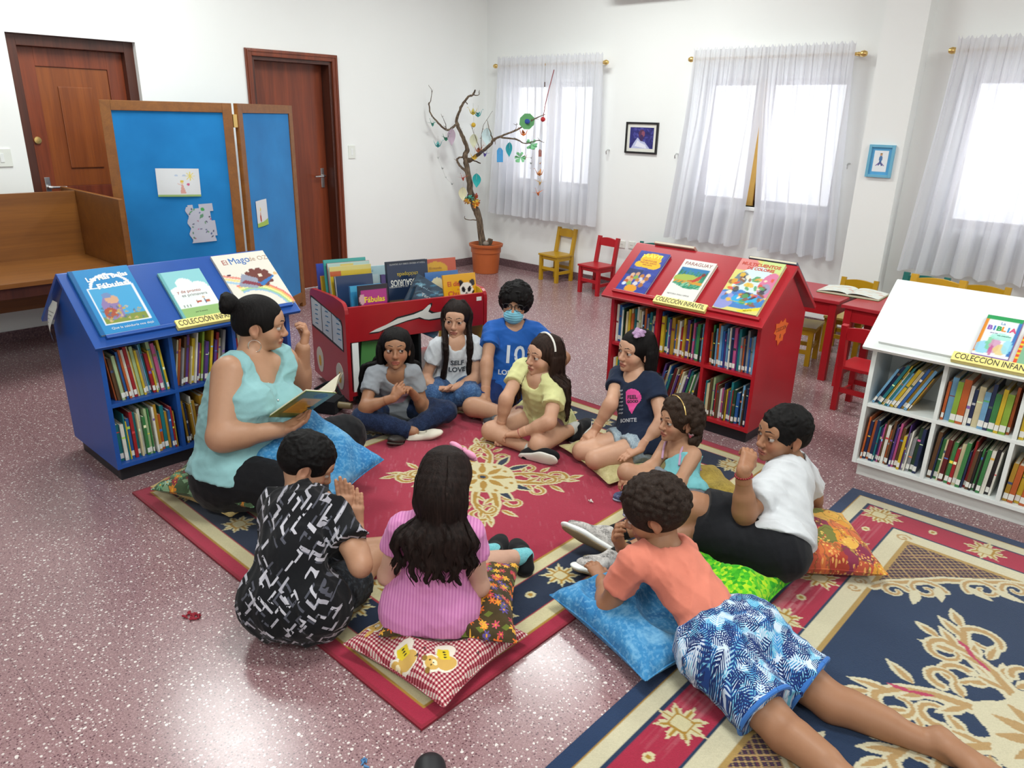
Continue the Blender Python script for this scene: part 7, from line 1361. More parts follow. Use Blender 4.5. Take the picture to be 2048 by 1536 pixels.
def drop(s, q2, L, n=6, out=.012, sway=(0, 0, 0), thick=0):
    """hair falling from q2 under gravity, kept outside the shoulders and back"""
    J, q = s.J, s.q; pts = [np.array(q2)]; ax = J['N']-J['P']; la = np.dot(ax, ax)
    for i in range(1, n+1):
        p = pts[-1]+A_(0, 0, -L/n)+np.array(sway)*L/n
        for _ in range(3):
            t = np.clip(np.dot(p-J['P'], ax)/la, 0, 1); c = J['P']+ax*t; r = p-c; r = r-ax*np.dot(r, ax)/la; n_ = np.linalg.norm(r)+1e-6; u = r/n_; side = abs(np.dot(u, s.right))
            lim = (.078+.035*side+.015*(t > .75)*side)*q+out
            if n_ < lim and t < .99: p = p+u*(lim-n_)
            for sd in 'LR':
                S_ = J['S'+sd]; E_ = J['E'+sd]; tt = np.clip(np.dot(p-S_, E_-S_)/np.dot(E_-S_, E_-S_), 0, 1); c = S_+(E_-S_)*tt; r = p-c; n_ = np.linalg.norm(r); lim = .045*q+out
                if n_ < lim: p = c+r/(n_+1e-6)*lim
        pts.append(p)
    return pts
def falls(s, a0, a1, n, L, out=.014, jit=.0, seed=1, sway=(0, 0, 0), top=.05, rad=1.0):
    rg = random.Random(seed); F = []
    for i in range(n):
        a = a0+(a1-a0)*i/max(1, n-1)+rg.uniform(-.04, .04); sx, cx = math.sin(a), math.cos(a)
        p0 = s.hp(.050*sx, -.062*cx-.008, top+.012); p1 = s.hp(.080*sx*rad, -.094*cx*rad-.008, -.01); p2 = s.hp(.083*sx*rad, -.096*cx*rad-.008, -.065)
        l = L*(1+rg.uniform(-jit, jit)); F.append([p0, p1]+drop(s, p2, l, 6, out+rg.uniform(0, .010), sway))
    return F
def torus(b, c, ax1, ax2, R, r, n=28, m=8, arc=1.0):
    pts = [V(c+R*(ax1*math.cos(2*PI*arc*i/n)+ax2*math.sin(2*PI*arc*i/n))) for i in range(n+1)]; b.tube(pts, r, m, arc < 1)
def ellband(s, y, z0, z1, r, b, a0=-1.35, a1=1.35, t=.016, tilt=0):
    """headband: arc over the skull from ear to ear"""
    pts = []
    for i in range(25):
        a = a0+(a1-a0)*i/24; pts.append(V(s.hp((.072+t)*math.sin(a), y+tilt*math.cos(a), .012+(.078+t)*math.cos(a))))
    b.tube(pts, r, 8)
HB = hair_mat('hair_black', '0e0b0b'); HDB = hair_mat('hair_dark_brown', '1d1310'); HBR = hair_mat('hair_brown', '2a1c16'); HCU = hair_mat('hair_curly_brown', '33261e', curly=True); HCB = hair_mat('hair_curly_dark', '2c211b', curly=True); HSH = hair_mat('hair_short_black', '0c0a0a', (40, 40, 40))
JEAN = CM('denim_dark', pat_mottle('131c33', '1b2946', '2a3b5c', 18)); JEAN2 = CM('denim_blue', pat_mottle('20365c', '34527c', '587aa0', 12)); JEANL = CM('denim_light', pat_mottle('7f93ab', 'a9bccb', 'd2dde2', 14))
def P_woman():
    s = Person('woman', 'seated woman in a sleeveless teal blouse reading a green book aloud', 'mid', 1.64, 1.12, arm=1.42, leg=1.45, belly=1.42, chest=1.25, hips=1.32, bust=.95, armw=1.08,
        hand={'R': dict(palm=(.25, .2, .95), curl=[.5, .45, .4, .4], thumb=.6, dir=(.25, .93, .25)), 'L': dict(palm=(-.6, -.75, -.1), curl=[.95, 1.0, 1.0, 1.0], thumb=1.0, dir=(-.05, .35, .9))}, gaze=(.6, .75, -.1), up=(.0, -.05, 1))
    s.lip = '9c4438'; s.build(); q = s.q
    J = s.J; ex = []
    for sd, sg in (('R', 1), ('L', -1)):
        e = J['S'+sd]+(J['N']-J['S'+sd])*.10; ex += [cap(J['N']-s.up*.02, e-s.up*.012, .058*q, .078*q, .03, (.9, s.front), [(e+s.right*sg*.012, s.right*sg+s.up*.15)]), cap(e-s.up*.02, s.Ch+s.right*sg*.07*q-s.up*.03, .072*q, .075*q, .04, None, [(e+s.right*sg*.012, s.right*sg)])]
    t = s.top('blouse', CM('teal_blouse', base='86b2b5', rough=.8), .014, None, .015, .016, 1.3, seed=4, fold=.005, freq=30, h=.0072, extra=ex)
    s.bottoms('trousers', CM('black_leggings', base='0d0d11', rough=.8), .010, 1, .96, seed=6, h=.0075)
    hr = s.short_hair(HB, .012, -.085, .052, 3, 0, side=.064); b = MB()
    c = s.hp(-.0, -.118, .052); P = [ell(c, s.HR3, A_(.042, .036, .042)*1.1, .02)]
    for k in range(7): a = k*.9; P.append(cap(c+s.hr*.034*math.cos(a)+s.hu*.034*math.sin(a)-s.hf*.012, c+s.hr*.034*math.cos(a+1.3)+s.hu*.034*math.sin(a+1.3)-s.hf*.02, .017, .014, .006))
    P.append(cap(s.hp(0, -.08, .04), c, .03, .03, .02)); s.part('hair_bun', P, HB, .004, parent=hr)
    for sx in (-1, 1):
        b = MB(); e = s.hp(sx*.080, -.002, -.056); torus(b, e-s.hu*.030, s.hu, s.hf, .027, .0018); o = s.mesh('earring', b, M_metal); o['label'] = 'silver hoop earring'
    n0, b = s.J['N'], MB(); pts = []
    for i in range(21): a = -1.9+3.8*i/20; pts.append(V(n0+s.right*.078*math.sin(a)+s.front*(.088*math.cos(a)+.030)+s.up*(.015-.075*max(0, math.cos(a)))))
    b.tube(pts, .0012, 5); b.ball(V(n0+s.front*.122-s.up*.066), .006, 6); o = s.mesh('necklace', b, M_metal); o['label'] = 'thin silver necklace'
    bv = bvh(t); mt = painted('5f8d92', .5)
    for k in range(4):
        h = bv.ray_cast(V(s.J['N']-s.base+s.front*.4-s.up*(.125+.06*k)), V(-s.front))
        if h[0]: MB().ball(h[0], .006, 6).obj('button', M_steel, t)
    for sx in (-1, 1):
        pk = gridpatch('pocket_flap', .10, .035, lambda x, y: y > -.0175+.010*(1-np.abs(x)/.05)*0, CM('teal_blouse_flap', base='7aa7ab', rough=.8)); project(s, pk, t, s.J['N']+s.right*.085*sx-s.up*.20, s.right, s.up, -s.front, .005)
    for sd in 'LR': s.shoe(sd, painted('101014', .6), None, low=True)
    # the strap of a white top showing in the armhole
    b = MB(); S_ = s.J['SR']; pts = [V(S_+s.up*.055*q*1.0+s.right*-.03+s.front*x) for x in (-.045, -.015, .02)]; b.tube(pts, .006, 6); s.mesh('white_strap', b, M_white)
    # open green book held in the right hand
    A, B, C_, D = [V(p) for p in ((3.588, -4.91, .445), (3.784, -4.854, .608), (3.759, -4.694, .554), (3.568, -4.754, .39))]; ax = (D-A).normalized(); ay = (B-A).normalized(); nz = ax.cross(ay).normalized(); ay = nz.cross(ax); w, h = .167, .245
    nz = nz if nz.dot(CAM-A) > 0 else -nz; M = basis(A, ax, ay, nz) if ax.cross(ay).dot(nz) > 0 else basis(A+ax*w, -ax, ay, nz)
    flip = ax.cross(ay).dot(nz) < 0
    root = empty('open_book', M, 'open green picture book held in the hand of the woman', 'book'); MB().box((0, 0, -.003), (w, h, 0), bev=.001).obj('cover', painted('6d7f38', .4), root); MB().box((.004, .004, -.010), (w-.002, h-.004, -.003)).obj('page_block', M_page, root)
    r = Ras(w-.004, h-.004, .004, '6d7f38'); r.rect(.03, .045, w-.035, h*.74, 'd9a526'); r.ell(w*.62, h*.86, .035, .022, '4a4a48'); r.ell(w*.83, h*.42, .02, .012, '3f4a2f')
    for k in range(9): r.rect(.04, .055+.012*k, w-.05-(k % 3)*.01, .058+.012*k, '9c7418')
    r.obj('cover_picture', vcol('cover_print', .22, .4), root, T(.002, .002, .0006))
    Mi_ = M.inverted(); dv = V((-.101, .113, .021)).normalized()*.16; up_ = V((0, 0, 1)); b = MB()
    for lay in range(3):
        vs = []; n = 8
        for i in range(n+1): t_ = i/n; o_ = dv*t_*(1-.03*lay)+up_*(.006+.010*lay)*math.sin(t_*2.6); vs += [Mi_ @ (D+o_), Mi_ @ (C_+o_)]
        b.add(vs, [(2*i, 2*i+1, 2*i+3, 2*i+2) for i in range(n)])
    b.obj('loose_page', M_page, root, True)
    return s
def P_gray():
    s = Person('gray', 'girl with long black hair in grey t-shirt and jeans, fiddling with her fingers', 'tan', 1.2, 1.0, hand={'R': dict(palm=(-.3, .9, .2), curl=[.55, .9, 1.0, 1.0], thumb=.7), 'L': dict(palm=(.2, -.9, .1), curl=[.6, .9, 1, 1], thumb=.7)}, gaze=(.3, .6, -.05), up=(.08, -.05, 1), lift=.32); s.build()
    t = s.top('tshirt', CM('grey_tshirt', base='8b9096'), .010, .55, .03, .014, .95, seed=11)
    g = gridpatch('print', .14, .10, lambda x, y: (np.hypot((x+.02)/.05, (y)/.04) < 1) | (np.hypot((x-.03)/.03, (y+.02)/.03) < 1), CM('pink_print', pat_mottle('b06a80', 'a98a98', '9499a0', 16)), .004); project(s, g, t, s.Ch-s.up*.06, s.right, s.up, -s.front, .002)
    s.bottoms('jeans', JEAN, .010, 1, .93, .006, seed=12)
    s.long_hair(HB, falls(s, -1.3, .9, 14, .20, .012, .12, 2, (-.02, .0, 0))+falls(s, .6, 1.75, 10, .25, .018, .1, 3, (-.10, -.12, 0), rad=1.06), .014, .050, seed=2, r=(.019, .009), wave=.004, side=.057)
    for sd in 'LR': sh = s.shoe(sd, painted('d3cdbd' if sd == 'R' else '2a2622', .5), painted('3a332c', .7) if sd == 'L' else None, low=True); d, fu, r = s.footframe(sd); b = MB(); c = s.J['A'+sd]+d*.055-fu*.028; [b.tube([V(c), V(c+r*x*.012+fu*.008), V(c+r*x*.02-fu*.002)], .002, 5) for x in (-1, 1)]; s.mesh('bow', b, painted('d8d3c6', .6), True, sh)
def P_blouse():
    s = Person('blouse', 'girl with two long pigtails in a white puff-sleeved blouse', 'light', 1.2, .98, hand={'R': dict(palm=(.1, 0, 1), curl=.35), 'L': dict(palm=(0, .1, 1), curl=.35)}, gaze=(.5, -.85, -.1), up=(.02, .05, 1)); s.build(); q = s.q; J = s.J
    puff_ = []
    for sd in 'LR': e = J['S'+sd]+(J['E'+sd]-J['S'+sd])*.30; puff_.append(cap(J['S'+sd]+(J['E'+sd]-J['S'+sd])*.12, e, .056*q, .054*q, .02))
    t = s.top('blouse', CM('white_blouse', base='c3c8cd'), .012, .5, .05, .014, .9, seed=21, extra=puff_, fold=.0045)
    mt = painted('2c3540', .7)
    for i, w in enumerate(('SELF', 'LOVE')): shirt_text(s, t, w, .042, s.Ch-s.up*(.03+.045*i), s.right*-1, s.up, -s.front, mt) if False else shirt_text(s, t, w, .042, s.Ch-s.up*(.03+.045*i), -s.right, s.up, -s.front, mt)
    s.bottoms('jeans', JEAN2, .010, 1, .95, .005, seed=22)
    L = []
    for sx in (-1, 1):
        for k in range(6):
            a = s.hp(sx*.077, -.02+.006*k, -.055); f = s.J['N']+s.right*sx*(.066+.008*(k % 3))*q+s.front*(.055+.012*(k//2))*q+s.up*.0; e = f-s.up*(.20+.012*k)+s.front*.03+s.right*sx*.01
            L.append([s.hp(sx*.03, -.02, .085), s.hp(sx*.078, -.015, .02), a, f+s.up*.02, f-s.up*.08+s.front*.015, e])
    s.long_hair(HDB, L, .010, .050, seed=5, r=(.015, .005), wave=.003, side=.060)
    for sd in 'LR': s.shoe(sd, painted('b9a890', .6), None, low=True)
def P_blue():
    s = Person('blue', 'boy with glasses and light blue face mask in a blue football shirt', 'mid', 1.46, 1.02, arm=.9, hand={'R': dict(palm=(-.5, .6, 0), curl=[.35, .3, .3, .35], dir=(.35, -.45, -.8))}, gaze=(.3, -.9, -.15), up=(.0, .1, 1)); s.build(); h = s.hs
    t = s.top('football_shirt', CM('blue_jersey', base='1f58a8', rough=.7), .013, .52, .03, .012, .8, .012, seed=31, fold=.005, freq=32)
    mt = painted('c9d2dc', .6); shirt_text(s, t, '10', .15, s.W+s.up*.05+s.right*.0, -s.right, s.up, -s.front, mt, .95, .002); shirt_text(s, t, 'LOS', .04, s.W-s.up*.055+s.right*.05, -s.right, s.up, -s.front, mt)
    s.bottoms('shorts', CM('navy_shorts', base='172f66', rough=.7), .014, .82, 1, .012, seed=32)
    s.short_hair(HB, .024, -.10, .018, 7, 170, side=.050, ears=False, vol=1.15)
    # mask with ear loops
    R = s.HR3; P = [ell(s.hp(0, .052, -.075), R, A_(.058, .058, .052)*h, .01, [(s.hp(0, .035, -.07), -s.hf), (s.hp(0, 0, -.040), s.hu)]), ell(s.hp(0, .085, -.055), R, A_(.026, .028, .025)*h, .02, [(s.hp(0, 0, -.036), s.hu)])]
    m = s.part('face_mask', P, CM('mask_blue', base='7fc0d6', rough=.8), .003, lambda X: .0012*np.sin(((X-s.J['Hc'])@s.hu)*420)); b = MB()
    for sx in (-1, 1): b.tube([V(s.hp(sx*.054, .05, -.05)), V(s.hp(sx*.072, .02, -.03)), V(s.hp(sx*.079, -.012, -.02))], .0014, 5); b.tube([V(s.hp(sx*.05, .048, -.10)), V(s.hp(sx*.07, .02, -.06)), V(s.hp(sx*.079, -.012, -.03))], .0014, 5)
    s.mesh('ear_loop', b, M_white, True, m); b = MB()
    for sx in (-1, 1):
        c = s.hp(sx*.033, .101, -.016); pts = [V(c+h*(s.hr*.025*np.sign(math.cos(a))*abs(math.cos(a))**.6+s.hu*.019*np.sign(math.sin(a))*abs(math.sin(a))**.6)-s.hf*.006*abs(math.cos(a))) for a in [2*PI*i/24 for i in range(25)]]; b.tube(pts, .0022*h, 6, False); b.tube([V(s.hp(sx*.058, .094, -.012)), V(s.hp(sx*.076, .05, -.008)), V(s.hp(sx*.078, -.01, -.006))], .002*h, 6)
    b.tube([V(s.hp(-.009, .102, -.012)), V(s.hp(0, .105, -.010)), V(s.hp(.009, .102, -.012))], .002*h, 6); g = s.mesh('glasses', b, M_black); g['label'] = 'black-framed glasses'
    for sd in 'LR': s.shoe(sd, painted('3a3f46', .6), M_sole)
def P_yellow():
    s = Person('yellow', 'girl in pale yellow t-shirt with white headband and black sneakers', 'light', 1.3, 1.0, hand={'R': dict(palm=(0, -.2, -1), curl=.7, dir=(.5, -.5, -.7)), 'L': dict(palm=(.1, 0, -1), curl=[.9, .9, .85, .8])}, gaze=(-.5, -.85, .15), up=(.10, .12, 1), lift=.38); s.build(); J = s.J; q = s.q
    s.top('tshirt', CM('yellow_tshirt', base='cfcf95'), .014, .55, .03, .012, .7, .012, seed=41, fold=.005, freq=36)
    s.bottoms('shorts', CM('mauve_shorts', pat_mottle('7a5a63', '8f6c74', 'a58a90', 20)), .010, .30, 1, .006, seed=42)
    s.long_hair(HBR, falls(s, -1.7, 1.15, 18, .25, .014, .15, 6, (.02, .0, 0))+[[s.hp(.045, .0, .07), s.hp(.078, .012, -.0), s.hp(.078, .02, -.06), J['N']+s.right*(.062+.01*k)+s.front*(.075+.012*k)-s.up*.02, J['N']+s.right*(.060+.012*k)+s.front*(.098+.01*k)-s.up*(.10+.015*k)] for k in range(4)], .012, .052, seed=6, r=(.017, .006), wave=.006, side=.056)
    b = MB(); ellband(s, .0, 0, 0, .0055, b, t=.0145); o = s.mesh('headband', b, plain('pearl_white', (.75, .73, .68), .3)); o['label'] = 'white beaded headband'
    bk = CM('shoe_black_knit', base='121316', rough=.8)
    for sd, fu in (('R', (-.75, .5, .12)), ('L', (-.2, -.1, 1))): s.sock(sd, CM('white_sock', base='b9b9b4'), .86); s.shoe(sd, bk, M_sole, fu)
    for sd, c in (('R', '8a3a3a'), ('L', '9c4a4a')):
        b = MB(); w, e = J['W'+sd], J['E'+sd]; d = nrm(e-w); u = perp(A_(0, 0, 1), d); torus(b, w+d*.012, u, np.cross(d, u), .0235*q, .0022, 20, 6); s.mesh('bracelet', b, painted(c, .5))
    b = MB(); w = J['WR']; d = nrm(J['ER']-w); u = perp(A_(0, 0, 1), d); torus(b, w+d*.004, u, np.cross(d, u), .0235*q, .0028, 20, 6); torus(b, w+d*.02, u, np.cross(d, u), .024*q, .0025, 20, 6); s.mesh('bracelet', b, painted('6f8fb0', .5))
def P_navy():
    s = Person('navy', 'kneeling girl in navy t-shirt with a lilac flower in her hair', 'light', 1.24, 1.0, hand={'R': dict(palm=(0, 0, -1), curl=.3, dir=(-.2, -.85, -.5)), 'L': dict(palm=(-.2, 0, -1), curl=.3, dir=(-.45, -.85, -.25))}, gaze=(-.6, -.8, -.05), up=(.08, .08, 1)); s.build(); J = s.J
    t = s.top('tshirt', CM('navy_tshirt', base='19243a'), .012, .45, .06, .014, .95, .010, seed=51)
    pk = painted('d0408a', .6); hrt = lambda x, y: ((np.hypot((x-.0)/.045, (y-.015)/.042) < 1) | ((np.abs(x) < (y+.07)*.55) & (y < .0) & (y > -.075))) & (x > -.032)
    o = gridpatch('print', .12, .17, hrt, pk, .003); project(s, o, t, s.Ch-s.up*.05-s.right*.025, -s.right, s.up, -s.front, .0015)
    dk, lt = painted('1d1a28', .7), painted('a9adb5', .7)
    if True:
        for k, w in enumerate(('FEEL', 'GOOD')): shirt_text(s, t, w, .026-.008*k, s.Ch-s.up*(.035+.022*k)-s.right*.028, -s.right, s.up, -s.front, dk, 1, .0008)
        for k in range(7): shirt_text(s, t, 'lorem ipsum'[:0]+'always', .014, s.Ch-s.up*(-.005+.019*k)+s.right*.045, -s.right, s.up, -s.front, lt, 1, .0003)
        shirt_text(s, t, 'BONITE', .026, s.Ch-s.up*.15+s.right*.0, -s.right, s.up, -s.front, lt, 1.1, .0008)
    s.bottoms('shorts', CM('pale_denim_shorts', pat_mottle('6f8090', '93a4ae', 'b7c3c6', 20)), .010, .40, 1, .008, seed=52)
    s.long_hair(HB, falls(s, -1.5, 1.5, 20, .062, .004, .02, 8), .012, .048, seed=8, r=(.018, .010), side=.058)
    c = s.hp(-.045, .045, .090); b = MB(); n_ = nrm(c-s.J['Hc']); u = perp(s.hu, n_); w = np.cross(n_, u)
    for k in range(11): a = k*2.4; p = c+n_*.008+(u*math.cos(a)+w*math.sin(a))*.008*math.sqrt(k+.5); b.ball(V(p+n_*.004), .012, 7, Matrix((V(w), V(n_), V(u))).transposed(), (1.1, .45, .9))
    o = s.mesh('hair_flower', b, CM('lilac_satin', pat_mottle('6a4a6c', '9c7a9f', 'c5aac6', 40), rough=.4)); o['label'] = 'lilac fabric flower'
    for sd in 'LR': s.shoe(sd, CM('green_sandal', base='4f7a62'), M_sole, low=True)
def P_toddler():
    j = JOINTS['toddler']; rt = nrm(np.array(j['SR'])-np.array(j['SL']))
    for k, d in (('SL', .030), ('EL', .034), ('WL', .02), ('GL', .02), ('SR', -.012), ('ER', -.01)): j[k] = tuple(np.array(j[k])-rt*d)
    s = Person('toddler', 'curly haired toddler girl in a turquoise camisole with pink straps', 'mid', .95, .93, arm=1.1, leg=1.1, belly=.98, chest=.86, hips=.95, hand={'R': dict(palm=(0, 0, -1), curl=.7), 'L': dict(palm=(0, 0, -1), curl=.5)}, gaze=(-.5, -.85, .1), up=(.05, .08, 1)); s.build(); J = s.J; q = s.q
    tq = CM('turquoise_cotton', base='6fb0b6'); t = s.top('camisole', tq, .010, None, .02, .02, 0, seed=61, fold=.004, topcut=.125); pkm = painted('b08aa6', .7)
    for sd in 'LR':
        b = MB(); a = J['N']+(J['S'+sd]-J['N'])*.62; pts = [V(a-s.front*.088*q-s.up*.10*q), V(a-s.front*.055*q-s.up*.0*q), V(a+s.up*.047*q), V(a+s.front*.058*q-s.up*.01*q), V(a+s.front*.085*q-s.up*.12*q)]; b.tube(smoothp(pts, 4), .0055, 6); s.mesh('shoulder_strap', b, pkm)
    s.bottoms('shorts', CM('grey_toddler_shorts', base='6b7078'), .012, .5, 1, .006, seed=62)
    hr = s.short_hair(HCU, .018, -.07, .048, 9, 420, curly=.0135, side=.060, vol=1.15); P = []; rg = random.Random(4)
    for k in range(130): a = rg.uniform(-1.6, 1.6); z = rg.uniform(-.115, .02); p = s.hp(.096*math.sin(a), -.104*math.cos(a)-.01, z); P.append(ell(p, s.HR3, A_(.015, .015, .018)*rg.uniform(.7, 1.1), .005))
    s.part('hair_curl', P, HCU, .0036, parent=hr); b = MB(); ellband(s, .032, 0, 0, .0028, b, -1.2, 1.2, .022); s.mesh('headband', b, M_brass)
    for sd in 'LR': s.shoe(sd, CM('purple_blue_shoe', pat_mottle('2a2f4f', '3f466e', '8f95b0', 30)), painted('8f93a8', .6), low=True)
def P_white():
    s = Person('white', 'boy in white t-shirt and black shorts leaning back with a fist at his nose', 'tan', 1.38, 1.05, arm=1.12, leg=1.18, belly=1.15, chest=1.08, hips=1.1, hand={'L': dict(palm=(-.2, .5, .2), curl=[1.25, 1.25, 1.2, 1.15], thumb=.9), 'R': dict(palm=(0, 0, -1), curl=.12, spread=.18, dir=(.75, -.62, .02))}, gaze=(-.75, -.6, .1), up=(.12, .15, 1)); s.build(); J = s.J; q = s.q
    t = s.top('tshirt', CM('white_tshirt', base='c9ccd0'), .014, .74, .0, .014, .75, .022, seed=71, fold=.006, freq=30)
    g = gridpatch('print', .16, .16, lambda x, y: (np.sin(x*90+np.sin(y*70)*2)+np.sin(y*110+x*40) > .0) & (np.hypot(x, y) < .075), painted('6d7680', .7), .0035); project(s, g, t, s.Ch-s.up*.02, s.right, s.up, -s.front, .002)
    s.bottoms('shorts', CM('black_shorts', base='111217', rough=.8), .016, .88, 1, .012, seed=72, fold=.0028, freq=26)
    s.short_hair(HSH, .013, -.062, .040, 11, 120, side=.061)
    for sd, fu in (('R', (.25, -.5, .75)), ('L', (-.1, .25, .95))):
        if sd == 'R': fu = (-.35, .75, .75)
        s.sock(sd, CM('black_sock', base='101012'), .80); sh = s.shoe(sd, CM('patterned_slip_on', pat_mottle('16161a', 'b9b4b0', 'd0cdc9', 26)), None, fu)
        d, f_, r = s.footframe(sd, fu); heel = J['A'+sd]-f_*.055*q-d*.028*q; L = .15*s.S
        s.part('sole', [cap(heel, heel+d*L*.62, .037*q, .044*q, .02, (.36, f_)), cap(heel+d*L*.62, heel+d*L*.92, .044*q, .034*q, .02, (.36, f_))], M_white, .004, parent=sh)
        s.part('tread', [cap(heel-f_*.010*q, heel+d*L*.62-f_*.010*q, .031*q, .038*q, .02, (.25, f_)), cap(heel+d*L*.62-f_*.010*q, heel+d*L*.90-f_*.010*q, .038*q, .029*q, .02, (.25, f_))], painted('8a7a5f', .7), .004, parent=sh)
    w = J['WL']; d = nrm(J['EL']-w); u = perp(A_(1, 0, 0), d); v_ = np.cross(d, u); b = MB()
    for k in range(22): a = 2*PI*k/22; b.ball(V(w+d*.022+.0262*q*(u*math.cos(a)+v_*math.sin(a))), .0042, 5)
    o = s.mesh('bracelet', b, painted('8a1f24', .35)); o['label'] = 'dark red bead bracelet'
def P_coral():
    s = Person('coral', 'boy in coral t-shirt and palm print shorts lying on his elbows', 'tan', 1.28, 1.02, arm=1.05, leg=1.12, hand={'L': dict(palm=(0, 0, -1), curl=.35, spread=.15), 'R': dict(palm=(.6, .3, .1), curl=[.9, 1.0, 1.0, 1.0], thumb=.7)}, gaze=(-.9, .1, .1), up=(.1, .0, 1), barefoot='LR')
    d = nrm(s.J['P']-s.J['N']); s.footup = {'L': (.5, .1, -.75), 'R': (.5, .1, -.75)}; s.build(); J = s.J; q = s.q
    s.top('tshirt', CM('coral_tshirt', base='cf7a66'), .010, .55, -.065, .012, .0, .010, seed=81, fold=.006, freq=30)
    hem = CM('blue_hem', base='3a6fb8'); o = s.bottoms('shorts', CM('palm_shorts', pat_leaf), .020, .76, 1, .020, .06, over=.027, seed=82, fold=.005, freq=30, h=.007)
    for sd in 'LR':
        H, K = J['H'+sd], J['K'+sd]; d = nrm(K-H); e = H+(K-H)*.76; u = perp(A_(0, 0, 1), d); b = MB(); torus(b, e-d*.006, u, np.cross(d, u), .054*q*1.12+.033, .0075, 36, 8); s.mesh('hem_band', b, hem, True, o)
    s.short_hair(HCB, .020, -.062, .044, 13, 620, curly=.0095, side=.059, vol=1.1)
def P_pink():
    s = Person('pink', 'girl seen from behind in a pink ribbed t-shirt with a pink hair bow', 'fair', 1.22, 1.0, hand={'R': dict(palm=(0, 0, -1), curl=.5), 'L': dict(palm=(0, 0, -1), curl=.5)}, up=(.12, -.15, 1)); s.build(); J = s.J; q = s.q
    def rib(m, v): r = m.n('VectorMath', {0: v, 1: (.74, .67, 0)}, operation='DOT_PRODUCT').outputs['Value']; k = m.math('SINE', m.math('MULTIPLY', r, 620)); return m.mix(m.math('MULTIPLY', m.math('ADD', k, 1), .5), hexc('bb6fa4'), hexc('cf8ab8'))
    s.top('tshirt', CM('pink_ribbed', rib), .009, .40, .035, .014, .6, .012, seed=91, fold=.003)
    s.bottoms('shorts', CM('tie_dye_shorts', pat_mottle('7f93a8', 'c2c8cc', 'd5d8d8', 9)), .012, .55, 1, .010, seed=92)
    s.long_hair(HDB, falls(s, -.95, .95, 17, .235, .008, .12, 10)+falls(s, -.5, .5, 8, .25, .016, .12, 12, rad=1.05), .014, .050, seed=10, r=(.018, .006), wave=.009, side=.058, part=False)
    c = s.hp(.040, .025, .078); b = MB(); n_ = nrm(c-J['Hc']); u = perp(s.hr, n_); w = np.cross(n_, u)
    for sx in (-1, 1):
        for k in range(2): b.ball(V(c+n_*.010+u*sx*.026+w*(.012*(k*2-1))), .022, 8, Matrix((V(u), V(w), V(n_))).transposed(), (1.15, .55, .5))
    b.ball(V(c+n_*.014), .010, 8); o = s.mesh('hair_bow', b, CM('pink_satin', base='d08aa8', rough=.4)); o['label'] = 'pink satin hair bow'
    for sd in 'LR': s.sock(sd, CM('aqua_sock', pat_mottle('5fb0b8', '7fc4cc', '3f8f9c', 30)), .80); s.shoe(sd, CM('black_canvas', base='101114'), painted('151517', .6))
def P_print():
    s = Person('print', 'boy with short black hair in a black patterned t-shirt pressing his palms together', 'mid', 1.38, 1.0, arm=.95, hand={'R': dict(palm=(-.5, .6, .1), curl=.10, spread=.05, thumb=.2, dir=(-.15, .1, .95)), 'L': dict(palm=(.5, -.6, -.1), curl=.10, spread=.05, thumb=.2, dir=(-.15, .05, .95))}, up=(-.1, -.1, 1), hunch=.035); s.build()
    s.top('tshirt', CM('printed_tshirt', pat_dash), .020, .62, .10, .012, .5, .018, seed=101, fold=.007, freq=26)
    s.bottoms('shorts', CM('dark_camo_shorts', pat_mottle('101216', '1b1e24', '4a525c', 9)), .018, .88, 1, .014, seed=102)
    s.short_hair(HSH, .014, -.055, .046, 15, 150, side=.061); 
    for sd in 'LR': s.shoe(sd, painted('2f3238', .6), M_sole)
import os as _os
_only = _os.environ.get('ONLY')
for nm in ('woman', 'gray', 'blouse', 'blue', 'yellow', 'navy', 'toddler', 'white', 'coral', 'pink', 'print'):
    if _only and nm not in _only.split(','): continue
    globals()['P_'+nm]()
U_ = V((.299, .111, -.155)).normalized(); V_ = V((-.03, .22, .037)); V_ = (V_-U_*V_.dot(U_)).normalized()
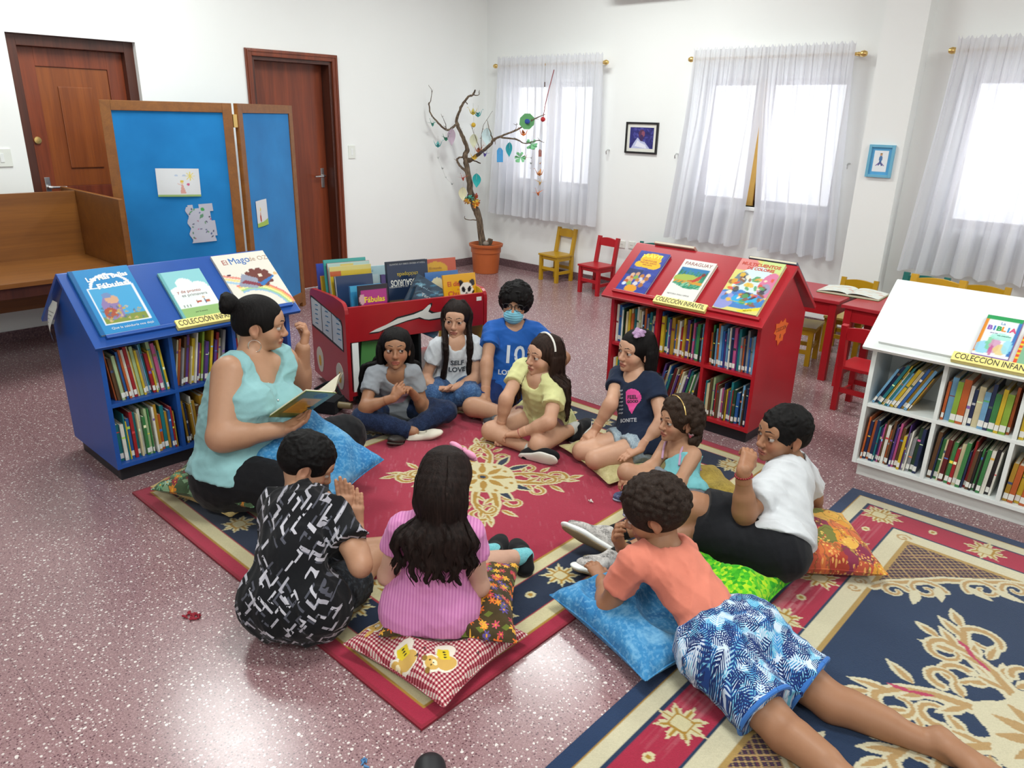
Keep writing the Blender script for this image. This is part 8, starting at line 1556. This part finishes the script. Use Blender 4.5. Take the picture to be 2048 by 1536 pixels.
pillow('big blue mottled cushion on the lap of the woman', 0, 0, 0, .43, .40, .14, 0, PIL_BLUE, 21, tilt=basis((3.655, -4.735, .22), U_, V_, U_.cross(V_)))

# black bag lying on the floor behind the woman, and the tip of a dark shoe at the lower edge
bag = empty('bag', V((2.72, -4.08, 0)), 'small black bag with straps lying on the floor in front of the trolley', 'bag'); Mb = RZ(.5)
MB().box((-.12, -.07, 0), (.10, .07, .085), bev=.025).obj('bag_body', CM('black_canvas_bag', base='131316'), bag, True, M=Mb)
MB().tube(smoothp([(-.12, -.03, .05), (-.2, -.02, .10), (-.28, .04, .03), (-.3, .1, .006)], 4), .012, 8).tube(smoothp([(.08, .05, .08), (.0, .10, .14), (-.1, .07, .09)], 4), .009, 8).obj('strap', CM('black_canvas_bag'), bag, True, M=Mb)
MB().box((-.26, .02, .0), (-.22, .06, .12), bev=.008).obj('clip', M_black, bag, M=Mb); MB().lathe([(.001, 0), (.02, 0), (.02, .08), (.018, .1), (.001, .1)], 14, basis((.08, -.02, .05), (0, 1, 0), (0, 0, 1), (1, 0, 0))).obj('tube_end', painted('7a6a48', .5), bag, True, M=Mb)
o = MB().box((-.05, -.035, 0), (.05, .035, .02), bev=.004).obj('white_packet', painted('c5c9cc', .6), M=T(2.93, -4.20, 0) @ RZ(.3)); tag(o, 'small white packet with a dark mark beside the black bag', 'packet'); MB().box((-.015, -.02, .02), (.02, .015, .0206)).obj('dark_mark', painted('4a4d50', .6), o)
v, f = sdf_mesh([cap(A_(5.135, -5.385, .045), A_(5.30, -5.52, .05), .042, .048, .02, (.85, (0, 0, 1))), cap(A_(5.26, -5.49, .07), A_(5.32, -5.54, .10), .045, .045, .02)], .005)
o = mesh_np('shoe', v-A_(5.2, -5.45, 0), f, painted('15171b', .5), None, True, M=T(5.2, -5.45, 0)); tag(o, 'tip of a dark shoe poking in at the lower picture edge', 'shoe')
v, f = sdf_mesh([cap(A_(5.135, -5.385, .012), A_(5.31, -5.53, .012), .044, .048, .01, (.28, (0, 0, 1)))], .005); mesh_np('sole', v-A_(5.2, -5.45, 0), f, M_black, o, True)
